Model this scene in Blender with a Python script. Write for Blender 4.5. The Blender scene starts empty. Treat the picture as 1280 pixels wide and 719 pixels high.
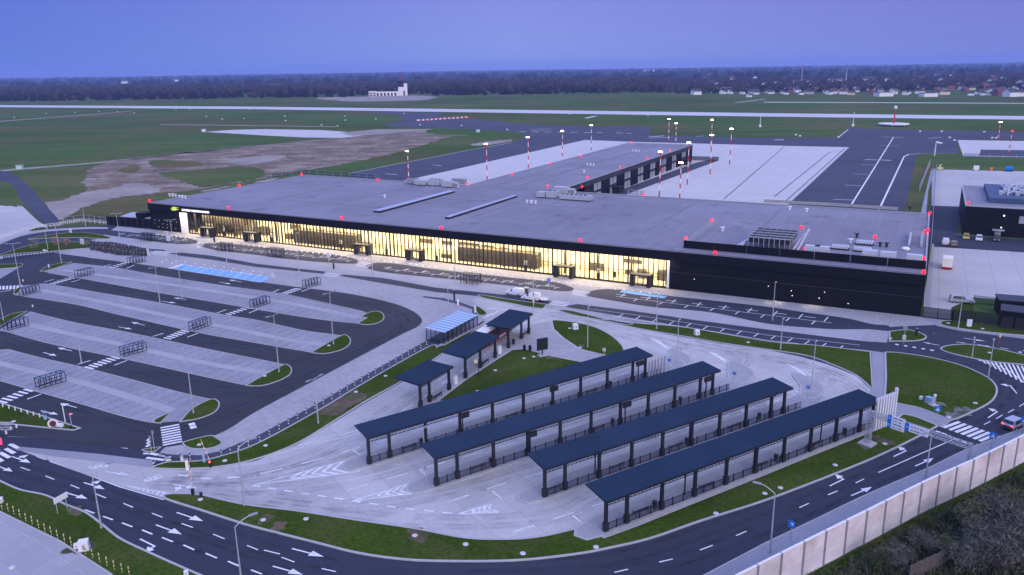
import bpy, math, random
from mathutils import Vector, Matrix
from mathutils.geometry import tessellate_polygon
random.seed(7)
SC = bpy.context.scene
COL = SC.collection
# ------------------------------------------------------------------ camera
H = 52.0
FPX = 990.0
PITCH = math.atan(275.3 / 990)
ROLL = math.atan(.0151)
_U = Vector((0, math.sin(PITCH), math.cos(PITCH)))
FWD = Vector((0, math.cos(PITCH), -math.sin(PITCH)))
RGT = math.cos(ROLL) * Vector((1, 0, 0)) - math.sin(ROLL) * _U
UPV = math.sin(ROLL) * Vector((1, 0, 0)) + math.cos(ROLL) * _U
cam = bpy.data.cameras.new('camera')
cam_o = bpy.data.objects.new('camera', cam)
COL.objects.link(cam_o)
SC.camera = cam_o
cam.sensor_width = 36
cam.lens = FPX / 1280 * 36
cam.clip_start = 1
cam.clip_end = 60000
cam_o.matrix_world = Matrix(((RGT.x, UPV.x, -FWD.x, 0), (RGT.y, UPV.y, -FWD.y, 0), (RGT.z, UPV.z, -FWD.z, H), (0, 0, 0, 1)))
# ------------------------------------------------------------------ twilight sky
SUN_EL, SUN_AZ = 26, 155
world = bpy.data.worlds.new('World')
SC.world = world
world.use_nodes = True
wn, wl = world.node_tree.nodes, world.node_tree.links
bg = wn['Background']
sky = wn.new('ShaderNodeTexSky')
sky.sky_type = 'NISHITA'
sky.sun_disc = False
sky.sun_elevation = math.radians(3)
sky.sun_rotation = math.radians(SUN_AZ)
sky.ozone_density = 4
tc = wn.new('ShaderNodeTexCoord')
sep = wn.new('ShaderNodeSeparateXYZ')
wl.new(tc.outputs['Generated'], sep.inputs[0])
ramp = wn.new('ShaderNodeValToRGB')
wl.new(sep.outputs['Z'], ramp.inputs[0])
e = ramp.color_ramp.elements
e[0].position = 0.0
e[0].color = (.245, .335, .78, 1)
e[1].position = 1.0
e[1].color = (.80, 1.0, 1.9, 1)
for p, c in ((.03, (.24, .31, .77, 1)), (.085, (.228, .262, .74, 1)), (.18, (.25, .28, .78, 1)), (.42, (.68, .85, 1.66, 1))):
    k = e.new(p)
    k.color = c
# the western half (behind the viewer) still holds the pink afterglow
mr = wn.new('ShaderNodeMapRange')
wl.new(sep.outputs['Y'], mr.inputs[0])
mr.inputs[1].default_value = .35
mr.inputs[2].default_value = -.9
mixw = wn.new('ShaderNodeMix')
mixw.data_type = 'RGBA'
wl.new(mr.outputs[0], mixw.inputs[0])
wl.new(ramp.outputs[0], mixw.inputs[6])
mixw.inputs[7].default_value = (1.18, 1.14, 1.62, 1)
# slightly pinker to the right
mrx = wn.new('ShaderNodeMapRange')
wl.new(sep.outputs['X'], mrx.inputs[0])
mrx.inputs[1].default_value = -.62
mrx.inputs[2].default_value = .62
tint = wn.new('ShaderNodeValToRGB')
wl.new(mrx.outputs[0], tint.inputs[0])
te = tint.color_ramp.elements
te[0].color = (.40, .57, .84, 1)
te[1].color = (.74, .67, .80, 1)
te.new(.5).color = (1, 1, 1, 1)
mul = wn.new('ShaderNodeMix')
mul.data_type = 'RGBA'
mul.blend_type = 'MULTIPLY'
mul.inputs[0].default_value = 1
wl.new(mixw.outputs[2], mul.inputs[6])
wl.new(tint.outputs[0], mul.inputs[7])
sc_ = wn.new('ShaderNodeMix')
sc_.data_type = 'RGBA'
sc_.blend_type = 'ADD'
sc_.inputs[0].default_value = .012
wl.new(mul.outputs[2], sc_.inputs[6])
wl.new(sky.outputs[0], sc_.inputs[7])
wl.new(sc_.outputs[2], bg.inputs[0])
bg.inputs[1].default_value = 1.03
sun = bpy.data.lights.new('sun', 'SUN')
sun.energy = 1.35
sun.angle = math.radians(35)
sun.color = (1, .93, .95)
sun_o = bpy.data.objects.new('sun', sun)
COL.objects.link(sun_o)
sun_o.rotation_euler = (math.radians(90 - SUN_EL), 0, math.radians(25))
SC.view_settings.view_transform = 'Standard'
SC.view_settings.look = 'None'
SC.view_settings.exposure = 0
SC.view_settings.gamma = 1
SC.cycles.max_bounces = 5
SC.cycles.transparent_max_bounces = 8
SC.cycles.caustics_reflective = False
SC.cycles.caustics_refractive = False


def W(x, y, z=0.0):
    """Ground point (or point at height z) seen at photo pixel x, y (1280 x 719)."""
    d = FWD * FPX + RGT * (x - 640) - UPV * (y - 359.5)
    t = (z - H) / d.z
    return Vector((d.x * t, d.y * t, z))


def lerp(a, b, t):
    return tuple(a[i] + (b[i] - a[i]) * t for i in range(len(a)))


def hgt(b, ty):
    """height of an upright thing whose base is at pixel b and whose top is at pixel row ty"""
    p = W(*b)
    lo, hi = 0., 80.
    for _ in range(40):
        m = (lo + hi) / 2
        q = p + Vector((0, 0, m - H))
        zz = q.dot(FWD)
        if 359.5 - FPX * q.dot(UPV) / zz > ty:
            lo = m
        else:
            hi = m
    return lo


# ------------------------------------------------------------------ materials
MATS = {}


def mat(name, c, rough=.8, var=.0, scale=1., big=0., bigscale=.02, spec=.3, metal=0, bump=0., coord='Object', c2=None, c2scale=.05, c2lo=.5, c2hi=.6, streak=None):
    m = bpy.data.materials.new(name)
    m.use_nodes = True
    n, l = m.node_tree.nodes, m.node_tree.links
    b = n['Principled BSDF']
    b.inputs['Roughness'].default_value = rough
    b.inputs['Metallic'].default_value = metal
    b.inputs['Specular IOR Level'].default_value = spec
    t = n.new('ShaderNodeTexCoord')
    col = n.new('ShaderNodeRGB')
    col.outputs[0].default_value = (*c, 1)
    out = col.outputs[0]

    def noise(s, det=3):
        q = n.new('ShaderNodeTexNoise')
        q.inputs['Scale'].default_value = s
        q.inputs['Detail'].default_value = det
        l.new(t.outputs[coord], q.inputs['Vector'])
        return q
    if c2:
        q = noise(c2scale, 5)
        r = n.new('ShaderNodeMapRange')
        r.inputs[1].default_value = c2lo
        r.inputs[2].default_value = c2hi
        l.new(q.outputs[0], r.inputs[0])
        mx = n.new('ShaderNodeMix')
        mx.data_type = 'RGBA'
        l.new(r.outputs[0], mx.inputs[0])
        l.new(out, mx.inputs[6])
        mx.inputs[7].default_value = (*c2, 1)
        out = mx.outputs[2]
    for s, v in ((scale, var), (bigscale, big)):
        if v:
            q = noise(s, 4)
            r = n.new('ShaderNodeMapRange')
            r.inputs[1].default_value = .25
            r.inputs[2].default_value = .75
            r.inputs[3].default_value = 1 - v
            r.inputs[4].default_value = 1 + v
            l.new(q.outputs[0], r.inputs[0])
            vm = n.new('ShaderNodeVectorMath')
            vm.operation = 'SCALE'
            l.new(out, vm.inputs[0])
            l.new(r.outputs[0], vm.inputs['Scale'])
            out = vm.outputs[0]
    if streak:
        ang, sx, sy, v = streak
        mp = n.new('ShaderNodeMapping')
        mp.inputs['Rotation'].default_value = (0, 0, math.radians(ang))
        mp.inputs['Scale'].default_value = (sx, sy, 1)
        l.new(t.outputs[coord], mp.inputs[0])
        q = n.new('ShaderNodeTexNoise')
        q.inputs['Scale'].default_value = 1
        q.inputs['Detail'].default_value = 4
        l.new(mp.outputs[0], q.inputs['Vector'])
        r = n.new('ShaderNodeMapRange')
        r.inputs[1].default_value = .3
        r.inputs[2].default_value = .7
        r.inputs[3].default_value = 1 - v
        r.inputs[4].default_value = 1 + v
        l.new(q.outputs[0], r.inputs[0])
        vm = n.new('ShaderNodeVectorMath')
        vm.operation = 'SCALE'
        l.new(out, vm.inputs[0])
        l.new(r.outputs[0], vm.inputs['Scale'])
        out = vm.outputs[0]
    if bump:
        q = noise(scale * 2, 2)
        bp = n.new('ShaderNodeBump')
        bp.inputs['Strength'].default_value = bump
        bp.inputs['Distance'].default_value = .1
        l.new(q.outputs[0], bp.inputs['Height'])
        l.new(bp.outputs[0], b.inputs['Normal'])
    m['out'] = 1
    l.new(out, b.inputs['Base Color'])
    MATS[name] = m
    return m


def slabs(name, c, w, h, ang, mortar, jc, var=.08, rough=.85, big=.1, bigscale=.03, fine=.05):
    """paving slabs / concrete bays with joints, turned by ang degrees"""
    m = mat(name, c, rough, var=fine, scale=2., big=big, bigscale=bigscale)
    n, l = m.node_tree.nodes, m.node_tree.links
    b = n['Principled BSDF']
    src = b.inputs['Base Color'].links[0].from_socket
    t = n.new('ShaderNodeTexCoord')
    mp = n.new('ShaderNodeMapping')
    mp.inputs['Rotation'].default_value = (0, 0, math.radians(-ang))
    l.new(t.outputs['Object'], mp.inputs[0])
    br = n.new('ShaderNodeTexBrick')
    br.offset = 0
    br.inputs['Scale'].default_value = 1
    br.inputs['Brick Width'].default_value = w
    br.inputs['Row Height'].default_value = h
    br.inputs['Mortar Size'].default_value = mortar
    br.inputs['Color1'].default_value = (1 - var, 1 - var, 1 - var, 1)
    br.inputs['Color2'].default_value = (1 + var, 1 + var, 1 + var, 1)
    br.inputs['Mortar'].default_value = (jc, jc, jc, 1)
    l.new(mp.outputs[0], br.inputs['Vector'])
    mx = n.new('ShaderNodeMix')
    mx.data_type = 'RGBA'
    mx.blend_type = 'MULTIPLY'
    mx.inputs[0].default_value = 1
    l.new(src, mx.inputs[6])
    l.new(br.outputs[0], mx.inputs[7])
    l.new(mx.outputs[2], b.inputs['Base Color'])
    return m


def emit(name, c, s):
    m = bpy.data.materials.new(name)
    m.use_nodes = True
    b = m.node_tree.nodes['Principled BSDF']
    b.inputs['Base Color'].default_value = (*[min(1, v) for v in c], 1)
    b.inputs['Emission Color'].default_value = (*c, 1)
    b.inputs['Emission Strength'].default_value = s
    MATS[name] = m
    return m


def glassy(name, c, alpha, rough=.05):
    m = bpy.data.materials.new(name)
    m.use_nodes = True
    n, l = m.node_tree.nodes, m.node_tree.links
    n.remove(n['Principled BSDF'])
    tr = n.new('ShaderNodeBsdfTransparent')
    tr.inputs[0].default_value = (*c, 1)
    gl = n.new('ShaderNodeBsdfGlossy')
    gl.inputs['Roughness'].default_value = rough
    gl.inputs['Color'].default_value = (.8, .85, .9, 1)
    mx = n.new('ShaderNodeMixShader')
    mx.inputs[0].default_value = alpha
    l.new(tr.outputs[0], mx.inputs[1])
    l.new(gl.outputs[0], mx.inputs[2])
    l.new(mx.outputs[0], n['Material Output'].inputs[0])
    MATS[name] = m
    return m


# ------------------------------------------------------------------ mesh builder
ORG = {}


class MB:
    def __init__(s):
        s.v, s.f, s.cuts = [], [], []

    def add(s, vs, fs):
        o = len(s.v)
        s.cuts.append((o, len(s.f)))
        s.v += [Vector(p) for p in vs]
        s.f += [tuple(i + o for i in f) for f in fs]
        return s

    def quad(s, a, b, c, d):
        return s.add((a, b, c, d), ((0, 1, 2, 3),))

    def poly(s, pts, z):
        pts = [Vector((p[0], p[1], z)) for p in pts]
        tris = tessellate_polygon([pts])
        fs = []
        for a, b, c in tris:
            A, B, C_ = pts[a], pts[b], pts[c]
            if (B - A).cross(C_ - A).z < 0:
                a, c = c, a
            fs.append((a, b, c))
        return s.add(pts, fs)

    def prism(s, pts, z0, z1):
        ar = sum(pts[i - 1][0] * pts[i][1] - pts[i][0] * pts[i - 1][1] for i in range(len(pts)))
        if ar < 0:
            pts = pts[::-1]
        n = len(pts)
        s.poly(pts, z1)
        vs = [(p[0], p[1], z0) for p in pts] + [(p[0], p[1], z1) for p in pts]
        s.add(vs, [(i, (i + 1) % n, n + (i + 1) % n, n + i) for i in range(n)])
        return s

    def box(s, x, y, z0, z1, lx, ly, ang=0):
        c, n = math.cos(ang), math.sin(ang)
        q = [(x + c * a - n * b, y + n * a + c * b) for a, b in ((-lx / 2, -ly / 2), (lx / 2, -ly / 2), (lx / 2, ly / 2), (-lx / 2, ly / 2))]
        vs = [(*p, z0) for p in q] + [(*p, z1) for p in q]
        return s.add(vs, ((3, 2, 1, 0), (4, 5, 6, 7), (0, 1, 5, 4), (1, 2, 6, 5), (2, 3, 7, 6), (3, 0, 4, 7)))

    def bar(s, p, q, w, h=None):
        p, q = Vector(p), Vector(q)
        h = h or w
        d = (q - p).normalized()
        a = d.cross(Vector((0, 0, 1)))
        a = a.normalized() if a.length > 1e-4 else Vector((1, 0, 0))
        b = a.cross(d)
        vs = [P + a * i * w / 2 + b * j * h / 2 for P in (p, q) for i, j in ((-1, -1), (1, -1), (1, 1), (-1, 1))]
        return s.add(vs, ((0, 1, 2, 3), (7, 6, 5, 4), (0, 4, 5, 1), (1, 5, 6, 2), (2, 6, 7, 3), (3, 7, 4, 0)))

    def tube(s, p, q, r0, r1=None, n=8):
        p, q = Vector(p), Vector(q)
        r1 = r0 if r1 is None else r1
        d = (q - p).normalized()
        a = d.cross(Vector((0, 0, 1)))
        a = a.normalized() if a.length > 1e-4 else Vector((1, 0, 0))
        b = d.cross(a)
        vs = []
        for P, r in ((p, r0), (q, r1)):
            vs += [P + (a * math.cos(6.28319 * i / n) + b * math.sin(6.28319 * i / n)) * r for i in range(n)]
        return s.add(vs, [(i, (i + 1) % n, n + (i + 1) % n, n + i) for i in range(n)] + [tuple(range(n))[::-1], tuple(range(n, 2 * n))])

    def sph(s, c, r, n=8, m=5, sz=1., jit=0):
        c = Vector(c)
        vs = [c + Vector((0, 0, -r * sz))]
        for j in range(1, m):
            t = math.pi * j / m
            for i in range(n):
                k = 1 + random.uniform(-jit, jit)
                vs.append(c + Vector((math.sin(t) * math.cos(6.28319 * i / n), math.sin(t) * math.sin(6.28319 * i / n), -math.cos(t) * sz)) * r * k)
        vs.append(c + Vector((0, 0, r * sz)))
        fs = [(0, 1 + (i + 1) % n, 1 + i) for i in range(n)]
        for j in range(m - 2):
            o = 1 + j * n
            fs += [(o + i, o + (i + 1) % n, o + n + (i + 1) % n, o + n + i) for i in range(n)]
        o = 1 + (m - 2) * n
        fs += [(o + i, o + (i + 1) % n, len(vs) - 1) for i in range(n)]
        return s.add(vs, fs)

    def ribbon(s, pts, w, z0, z1, closed=False):
        """kerb / raised strip along a path"""
        P = [Vector((p[0], p[1])) for p in pts]
        n = len(P)
        L, R = [], []
        for i in range(n):
            a = P[i - 1] if (i or closed) else P[i]
            b = P[(i + 1) % n] if (i < n - 1 or closed) else P[i]
            d1 = (P[i] - a)
            d2 = (b - P[i])
            d1 = d1.normalized() if d1.length > 1e-6 else d2.normalized()
            d2 = d2.normalized() if d2.length > 1e-6 else d1
            t = d1 + d2
            t = t.normalized() if t.length > .2 else d1
            k = w / 2 / max(.55, t.dot(d1))
            nn = Vector((-t.y, t.x)) * k
            L.append(P[i] + nn)
            R.append(P[i] - nn)
        for i in range(n if closed else n - 1):
            j = (i + 1) % n
            a, b, c, d = R[i], R[j], L[j], L[i]
            vs = [(*q, z0) for q in (a, b, c, d)] + [(*q, z1) for q in (a, b, c, d)]
            s.add(vs, ((4, 5, 6, 7), (0, 1, 5, 4), (2, 3, 7, 6)))
        return s

    def build_each(s, name, m, parent=None, local=False, n=1):
        """every n added shapes become one part object of their own"""
        out = []
        cuts = s.cuts[::n] + [(len(s.v), len(s.f))]
        for (v0, f0), (v1, f1) in zip(cuts[:-1], cuts[1:]):
            q = MB()
            q.add(s.v[v0:v1], [tuple(i - v0 for i in f) for f in s.f[f0:f1]])
            out.append(q.build(name, m, parent, local))
        return out

    def build(s, name, m, parent=None, local=False, at=None, smooth=False):
        org = Vector((0, 0, 0))
        if parent is not None and not local:
            org = ORG.get(parent.name, org)
        if at is not None:
            org = Vector(at)
        me = bpy.data.meshes.new(name)
        me.from_pydata([tuple(p - org) for p in s.v], [], s.f)
        if smooth:
            for p in me.polygons:
                p.use_smooth = True
        me.materials.append(MATS[m] if isinstance(m, str) else m)
        me.update()
        o = bpy.data.objects.new(name, me)
        COL.objects.link(o)
        if at is not None:
            o.location = org
        if parent is not None:
            o.parent = parent
        ORG[o.name] = org
        return o


def tag(o, label, cat, group=None, kind=None):
    if label:
        o['label'] = label
    if cat:
        o['category'] = cat
    if group:
        o['group'] = group
    if kind:
        o['kind'] = kind
    return o


def thing(name, label, cat, loc, rz=0, group=None):
    o = bpy.data.objects.new(name, None)
    o.empty_display_size = .3
    COL.objects.link(o)
    o.location = loc
    o.rotation_euler = (0, 0, rz)
    ORG[o.name] = Vector(loc)
    return tag(o, label, cat, group)


def dup(root, loc, rz=0, label=None, group=None):
    def cp(o, par):
        c = o.copy()
        COL.objects.link(c)
        if par is not None:
            c.parent = par
        for ch in KIDS(o):
            cp(ch, c)
        return c
    r = cp(root, None)
    r.location = loc
    r.rotation_euler = (0, 0, rz)
    if label:
        r['label'] = label
    if group:
        r['group'] = group
    return r


def KIDS(o):
    return list(o.children)


def struct(o):
    o['kind'] = 'structure'
    return o


def sm(pts, closed=True, n=6):
    """Catmull-Rom through pixel points; a third value 1 keeps a sharp corner"""
    out = []
    N = len(pts)
    rng = range(N) if closed else range(N - 1)
    for i in rng:
        p1, p2 = pts[i], pts[(i + 1) % N]
        p0 = pts[i - 1] if (closed or i) else p1
        p3 = pts[(i + 2) % N] if (closed or i < N - 2) else p2
        if len(p1) > 2:
            p0 = p1
        if len(p2) > 2:
            p3 = p2
        if len(p1) > 2 and len(p2) > 2:
            out.append(p1[:2])
            continue
        for k in range(n):
            t = k / n
            out.append(tuple(.5 * (2 * p1[a] + (p2[a] - p0[a]) * t + (2 * p0[a] - 5 * p1[a] + 4 * p2[a] - p3[a]) * t * t + (3 * p1[a] - p0[a] - 3 * p2[a] + p3[a]) * t ** 3) for a in (0, 1)))
    if not closed:
        out.append(pts[-1][:2])
    return out


def path(pts, closed=True, smooth=True):
    q = sm(pts, closed) if smooth else [p[:2] for p in pts]
    return [W(*p) for p in q]


def area(name, pts, m, z, smooth=False, parent=None):
    o = MB().poly(path(pts, True, smooth), z).build(name, m, parent)
    if parent is None:
        struct(o)
    return o


def lawn(pts, smooth=True, kerb=.28, m='grass', name='lawn', z=.12):
    p = path(pts, True, smooth)
    o = struct(MB().poly(p, z).build(name, m))
    if kerb:
        MB().ribbon(p, kerb, 0, z + .03, True).build('kerb', 'kerb', o)
    return o


def kerbline(pts, parent, w=.25, h=.15, smooth=True, m='kerb'):
    return MB().ribbon(path(pts, False, smooth), w, 0, h).build('kerb', m, parent)


class Marks(MB):
    """thermoplastic road markings lying on a surface at height z"""

    def __init__(s, z):
        super().__init__()
        s.z0, s.k = z, 0

    @property
    def z(s):
        return s.z0 + (s.k % 19) * .0007

    def strip(s, p, q, w):
        d = (q - p)
        d.z = 0
        if d.length < 1e-6:
            return
        s.k += 7
        n = Vector((-d.y, d.x, 0)).normalized() * w / 2
        z = Vector((0, 0, s.z))
        p = Vector((p.x, p.y, 0)) + z
        q = Vector((q.x, q.y, 0)) + z
        s.quad(p - n, q - n, q + n, p + n)

    def line(s, pts, w=.15, smooth=False):
        P = path(pts, False, smooth)
        for i in range(len(P) - 1):
            s.strip(P[i], P[i + 1], w)

    def dashes(s, pts, dash, gap, w=.15, smooth=False, off=0):
        P = path(pts, False, smooth)
        pos = -off
        for i in range(len(P) - 1):
            L = (P[i + 1] - P[i]).length
            if L < 1e-6:
                continue
            k = math.floor(-pos / (dash + gap)) if pos < 0 else 0
            t = 0
            while t < L - 1e-6:
                ph = (pos + t) % (dash + gap)
                if ph < dash:
                    e_ = min(L, t + dash - ph)
                    if e_ - t > .05:
                        s.strip(P[i].lerp(P[i + 1], t / L), P[i].lerp(P[i + 1], e_ / L), w)
                    t = e_ + 1e-4
                else:
                    t += dash + gap - ph + 1e-4
            pos += L

    def zebra(s, a0, b0, a1, b1, n, w=.5):
        for i in range(n):
            t = i / (n - 1)
            s.strip(W(*lerp(a0, a1, t)), W(*lerp(b0, b1, t)), w)

    def arrow(s, a, b, kind='s', w=.2):
        A, B = W(*a), W(*b)
        d = (B - A).normalized()
        n = Vector((-d.y, d.x, 0))
        L = (B - A).length
        z = Vector((0, 0, s.z0 + .0145))
        hl = min(2.0, L * .42)
        hw = hl * .27
        if kind in 's' or kind in ('sr', 'sl'):
            s.strip(A, B - d * hl, w)
            s.add((B - d * hl - n * hw + z, B + z, B - d * hl + n * hw + z), ((0, 1, 2),))
        if kind in ('r', 'l', 'sr', 'sl'):
            g = -1 if kind.endswith('r') else 1
            if kind in ('r', 'l'):
                K = B
                s.strip(A, B, w)
            else:
                K = A + d * L * .35
            T = K + n * g * .45
            s.strip(K - d * w / 2 - n * g * .0, T - d * w / 2, w * 1.3)
            T = T - d * w / 2
            vs = (T - d * .62 + z, T + n * g * .95 + d * .25 + z, T + d * .62 + z)
            s.add(vs, ((0, 1, 2),) if g < 0 else ((2, 1, 0),))


# base colours
mat('grass', (.043, .073, .009), 1, var=.36, scale=1.9, big=.22, bigscale=.07, bump=.6, spec=0, c2=(.070, .079, .020), c2scale=.16, c2lo=.44, c2hi=.72)
mat('field', (.070, .118, .034), 1, var=.14, scale=.25, big=.22, bigscale=.006, spec=0, c2=(.125, .11, .05), c2scale=.008, c2lo=.46, c2hi=.66, streak=(8, .003, .05, .14))
mat('asphalt', (.031, .033, .049), .8, var=.1, scale=3, big=.12, bigscale=.05, spec=.3, bump=.1, streak=(28, .02, .35, .07))
mat('car_park_asphalt', (.037, .036, .042), .85, var=.13, scale=2.5, big=.16, bigscale=.06, spec=.25, bump=.1, streak=(28, .02, .35, .12))
mat('asphalt_old', (.058, .06, .08), .85, var=.1, scale=.6, big=.16, bigscale=.02, spec=.25, streak=(5, .006, .1, .1))
mat('runway_concrete', (.55, .53, .51), .85, var=.05, scale=.2, big=.1, bigscale=.01, spec=.2)
slabs('apron_concrete', (.52, .5, .47), 7.5, 7.5, -27.6, .09, .78, .03, big=.05, bigscale=.015)
slabs('yard_concrete', (.45, .43, .40), 6, 6, -27.6, .07, .75, .04, big=.12, bigscale=.03)
slabs('bus_concrete', (.43, .41, .385), 5.2, 4.2, 33, .035, .72, .06, big=.20, bigscale=.06, fine=.09)
slabs('paver', (.29, .285, .30), .4, .4, 32, .03, .85, .05, big=.12, bigscale=.08)
slabs('plaza_paver', (.345, .33, .325), 1.0, .5, -27.6, .03, .8, .1, big=.12, bigscale=.06)
slabs('stall_paver', (.29, .285, .30), .5, .5, -28, .035, .75, .12, big=.15, bigscale=.09)
slabs('walk_paver', (.35, .34, .345), 2.4, 2.4, -28, .03, .85, .04, big=.08, bigscale=.1)
mat('stall_line', (.155, .155, .17), .9, var=.1)
mat('kerb', (.40, .39, .37), .8, var=.1, scale=1)
mat('paint', (.72, .71, .68), .7, var=.14, scale=2.5, big=.1, bigscale=.3)
mat('worn_paint', (.66, .65, .63), .75, var=.22, scale=1.2, big=.15, bigscale=.2)
mat('yellow_paint', (.6, .4, .05), .7, var=.15, scale=2)
slabs('blue_paint', (.20, .40, .62), .5, .5, -28, .03, .85, .08, big=.15, bigscale=.15)
mat('dirt', (.19, .145, .105), 1, var=.35, scale=.3, big=.25, bigscale=.04, spec=0, c2=(.29, .24, .19), c2scale=.06, c2lo=.42, c2hi=.66, streak=(15, .015, .25, .35))
mat('pale_dirt', (.30, .26, .22), 1, var=.2, scale=.3, big=.2, bigscale=.04, spec=.1)
mat('bare_patch', (.12, .085, .05), 1, var=.25, scale=1.5, big=.3, bigscale=.3, c2=(.06, .075, .025), c2scale=.4, c2lo=.5, c2hi=.6)
mat('dark_metal', (.013, .014, .018), .45, var=.1, scale=4, spec=.5)
mat('shelter_roof', (.009, .027, .056), .55, var=.07, scale=1, big=.2, bigscale=.15, spec=.22)
mat('cladding', (.006, .006, .009), .6, var=.15, scale=.3, spec=.16, big=.12, bigscale=.15)
mat('ledge', (.022, .02, .026), .5)
mat('white_paint', (.75, .74, .72), .5, var=.04)
mat('grey_metal', (.35, .36, .37), .45, var=.08, scale=3, metal=.4)
mat('galv', (.46, .47, .48), .5, var=.06, scale=2, metal=.3)
mat('red_paint', (.55, .03, .03), .5, var=.06)
mat('orange_paint', (.75, .18, .06), .5, var=.06)
mat('yellow', (.70, .60, .28), .5, var=.06)
mat('sign_blue', (.01, .17, .55), .5)
mat('rubber', (.02, .02, .02), .8)
mat('hub', (.4, .4, .42), .4, metal=.6)
mat('car_glass', (.015, .018, .025), .08, spec=.6)
mat('wood', (.10, .085, .075), .9, var=.25, scale=2)
mat('bark', (.09, .065, .05), .95, var=.2, scale=3)
emit('red_light', (1, .003, .010), 5)
emit('white_light', (1, .84, .58), 20)
emit('tail_light', (1, .1, .08), 1.6)
emit('warm_light', (1, .93, .80), 2)
emit('red_sign', (1, .05, .12), 1.2)
# ------------------------------------------------------------------ terrain and airfield
def rough(pts, amp, seed=1, n=9):
    """outline of a natural patch: smooth curve with a ragged edge, jittered in metres"""
    rg_ = random.Random(seed)
    P = [W(*p) for p in sm(pts, True, n)]
    out = []
    for i, p in enumerate(P):
        k = amp * (.5 + .5 * math.sin(i * 1.7 + seed)) * rg_.uniform(-1, 1)
        t = P[(i + 1) % len(P)] - P[i - 1]
        nn = Vector((-t.y, t.x, 0))
        nn = nn.normalized() if nn.length else nn
        out.append(p + nn * k)
    return out


def patch(name, pts, m, z, amp, seed=1):
    return struct(MB().poly(rough(pts, amp, seed), z).build(name, m))


GR = MB()
GR.poly([(-14000, -600), (14000, -600), (14000, 12800), (-14000, 12800)], 0)
struct(GR.build('ground', 'field'))
K = 1
area('runway', [(-60, 131.2), (320, 133.5), (640, 137.4), (960, 141.6), (1340, 146), (1340, 150.4), (960, 145.9), (640, 141.3), (320, 136.6), (-60, 133.6)], 'runway_concrete', .06)
area('far_track', [(955, 127.4), (1340, 129.2), (1340, 130), (955, 128.2)], 'runway_concrete', .05)
area('far_track', [(917, 128.2), (935, 126), (955, 123.5), (958, 124.2), (938, 127), (922, 128.8)], 'pale_dirt', .05)
area('field_track', [(0, 151.3), (60, 147), (160, 139.3), (165, 139.5), (60, 147.7), (0, 152.2)], 'pale_dirt', .04)
area('field_track', [(200, 155.3), (420, 158.2), (420, 159), (200, 156)], 'pale_dirt', .04)
area('field_track', [(0, 212.8), (25, 210.3), (120, 203), (225, 191.2), (320, 181.3), (320, 182.6), (225, 192.6), (120, 204.6), (25, 212.5), (0, 215)], 'pale_dirt', .05)
patch('tower_forecourt', [(395, 122.5), (460, 120.8), (515, 119.5), (545, 121), (540, 123.2), (525, 125.5), (470, 126.8), (430, 126.5)], 'pale_dirt', .05, 5, 4)
tw = area('taxiway', [(455, 140.6, 1), (560, 141.2, 1), (545, 144, 1), (560, 146.5), (590, 148.5), (640, 154), (700, 157.3), (815, 159, 1), (811, 167, 1), (835, 170), (900, 171.5), (960, 172.3), (1047, 172, 1), (1060, 162, 1), (1072, 160), (1110, 162), (1290, 165, 1), (1290, 175, 1), (1197, 175, 1), (1199, 192, 1), (1149, 193.5), (1143, 205), (1137, 235, 1), (1130, 266, 1), (1110, 300, 1), (700, 300, 1), (437, 220, 1), (437, 216.5, 1), (510, 203.5, 1), (585, 188, 1), (640, 177.6, 1), (655, 173), (650, 171.5), (600, 170), (583, 169), (560, 164), (545, 160), (495, 159.2), (482, 155.5), (502, 151.5), (503, 148), (492, 144)], 'asphalt_old', .05, True)
lawn([(532, 164.5), (548, 161), (600, 162.5), (648, 166), (655, 170.5), (640, 171.6), (585, 169.2), (545, 168)], True, 0, 'field', 'grass_island', .08)
area('grass_strip', [(437, 214.5), (585, 171), (650, 172.5), (636, 176.8), (510, 202.5), (437, 215.6), (380, 217), (385, 213), (480, 195), (527, 182)], 'field', .045)
patch('bare_ground', [(588, 180.5), (618, 176), (640, 175), (630, 178.5), (600, 182)], 'pale_dirt', .055, 2.5, 4)
area('apron', [(505, 226), (560, 214), (640, 195.6), (731, 175.2), (790, 177.5), (860, 179.3), (960, 182), (1061.5, 184.3), (985, 256), (985, 300), (600, 300), (505, 232)], 'apron_concrete', .07)
area('apron', [(1197, 175.2), (1340, 177.5), (1340, 198), (1204, 195.5)], 'apron_concrete', .07)
area('apron_walkway', [(728, 249), (748, 250), (770, 243), (862, 207), (873, 205), (867, 202.5), (845, 207), (765, 238)], 'apron_concrete', .075)
area('apron_road', [(780, 244.5), (897, 201.5), (891, 199.5), (872, 203), (742, 250)], 'asphalt_old', .08)
area('inspection_pad', [(1226, 187.2), (1340, 189), (1340, 197), (1224, 194.6)], 'asphalt_old', .08)
patch('dirt_ground', [(103, 243), (107, 222), (112, 213), (126, 205), (150, 201), (225, 191.5), (320, 182), (415, 172.5), (470, 166.5), (520, 163), (560, 165), (586, 169.3), (560, 172), (527, 182), (480, 195), (430, 205), (380, 213), (335, 222), (300, 228), (240, 238), (190, 243), (150, 247), (112, 256), (92, 263), (78, 262)], 'dirt', .05, 3.0, 4)
patch('pale_ground', [(98, 242), (135, 237), (160, 230), (185, 231), (198, 240), (150, 246), (108, 258), (80, 265), (75, 258)], 'pale_dirt', .06, 2.2, 4)
patch('pale_ground', [(255, 238), (320, 227), (345, 222), (340, 226), (300, 231), (262, 239)], 'pale_dirt', .06, 2.2, 7)
patch('puddle', [(285, 201), (325, 195), (356, 194.5), (350, 199), (325, 204), (300, 206)], 'pale_dirt', .062, 2.0, 4)
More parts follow.
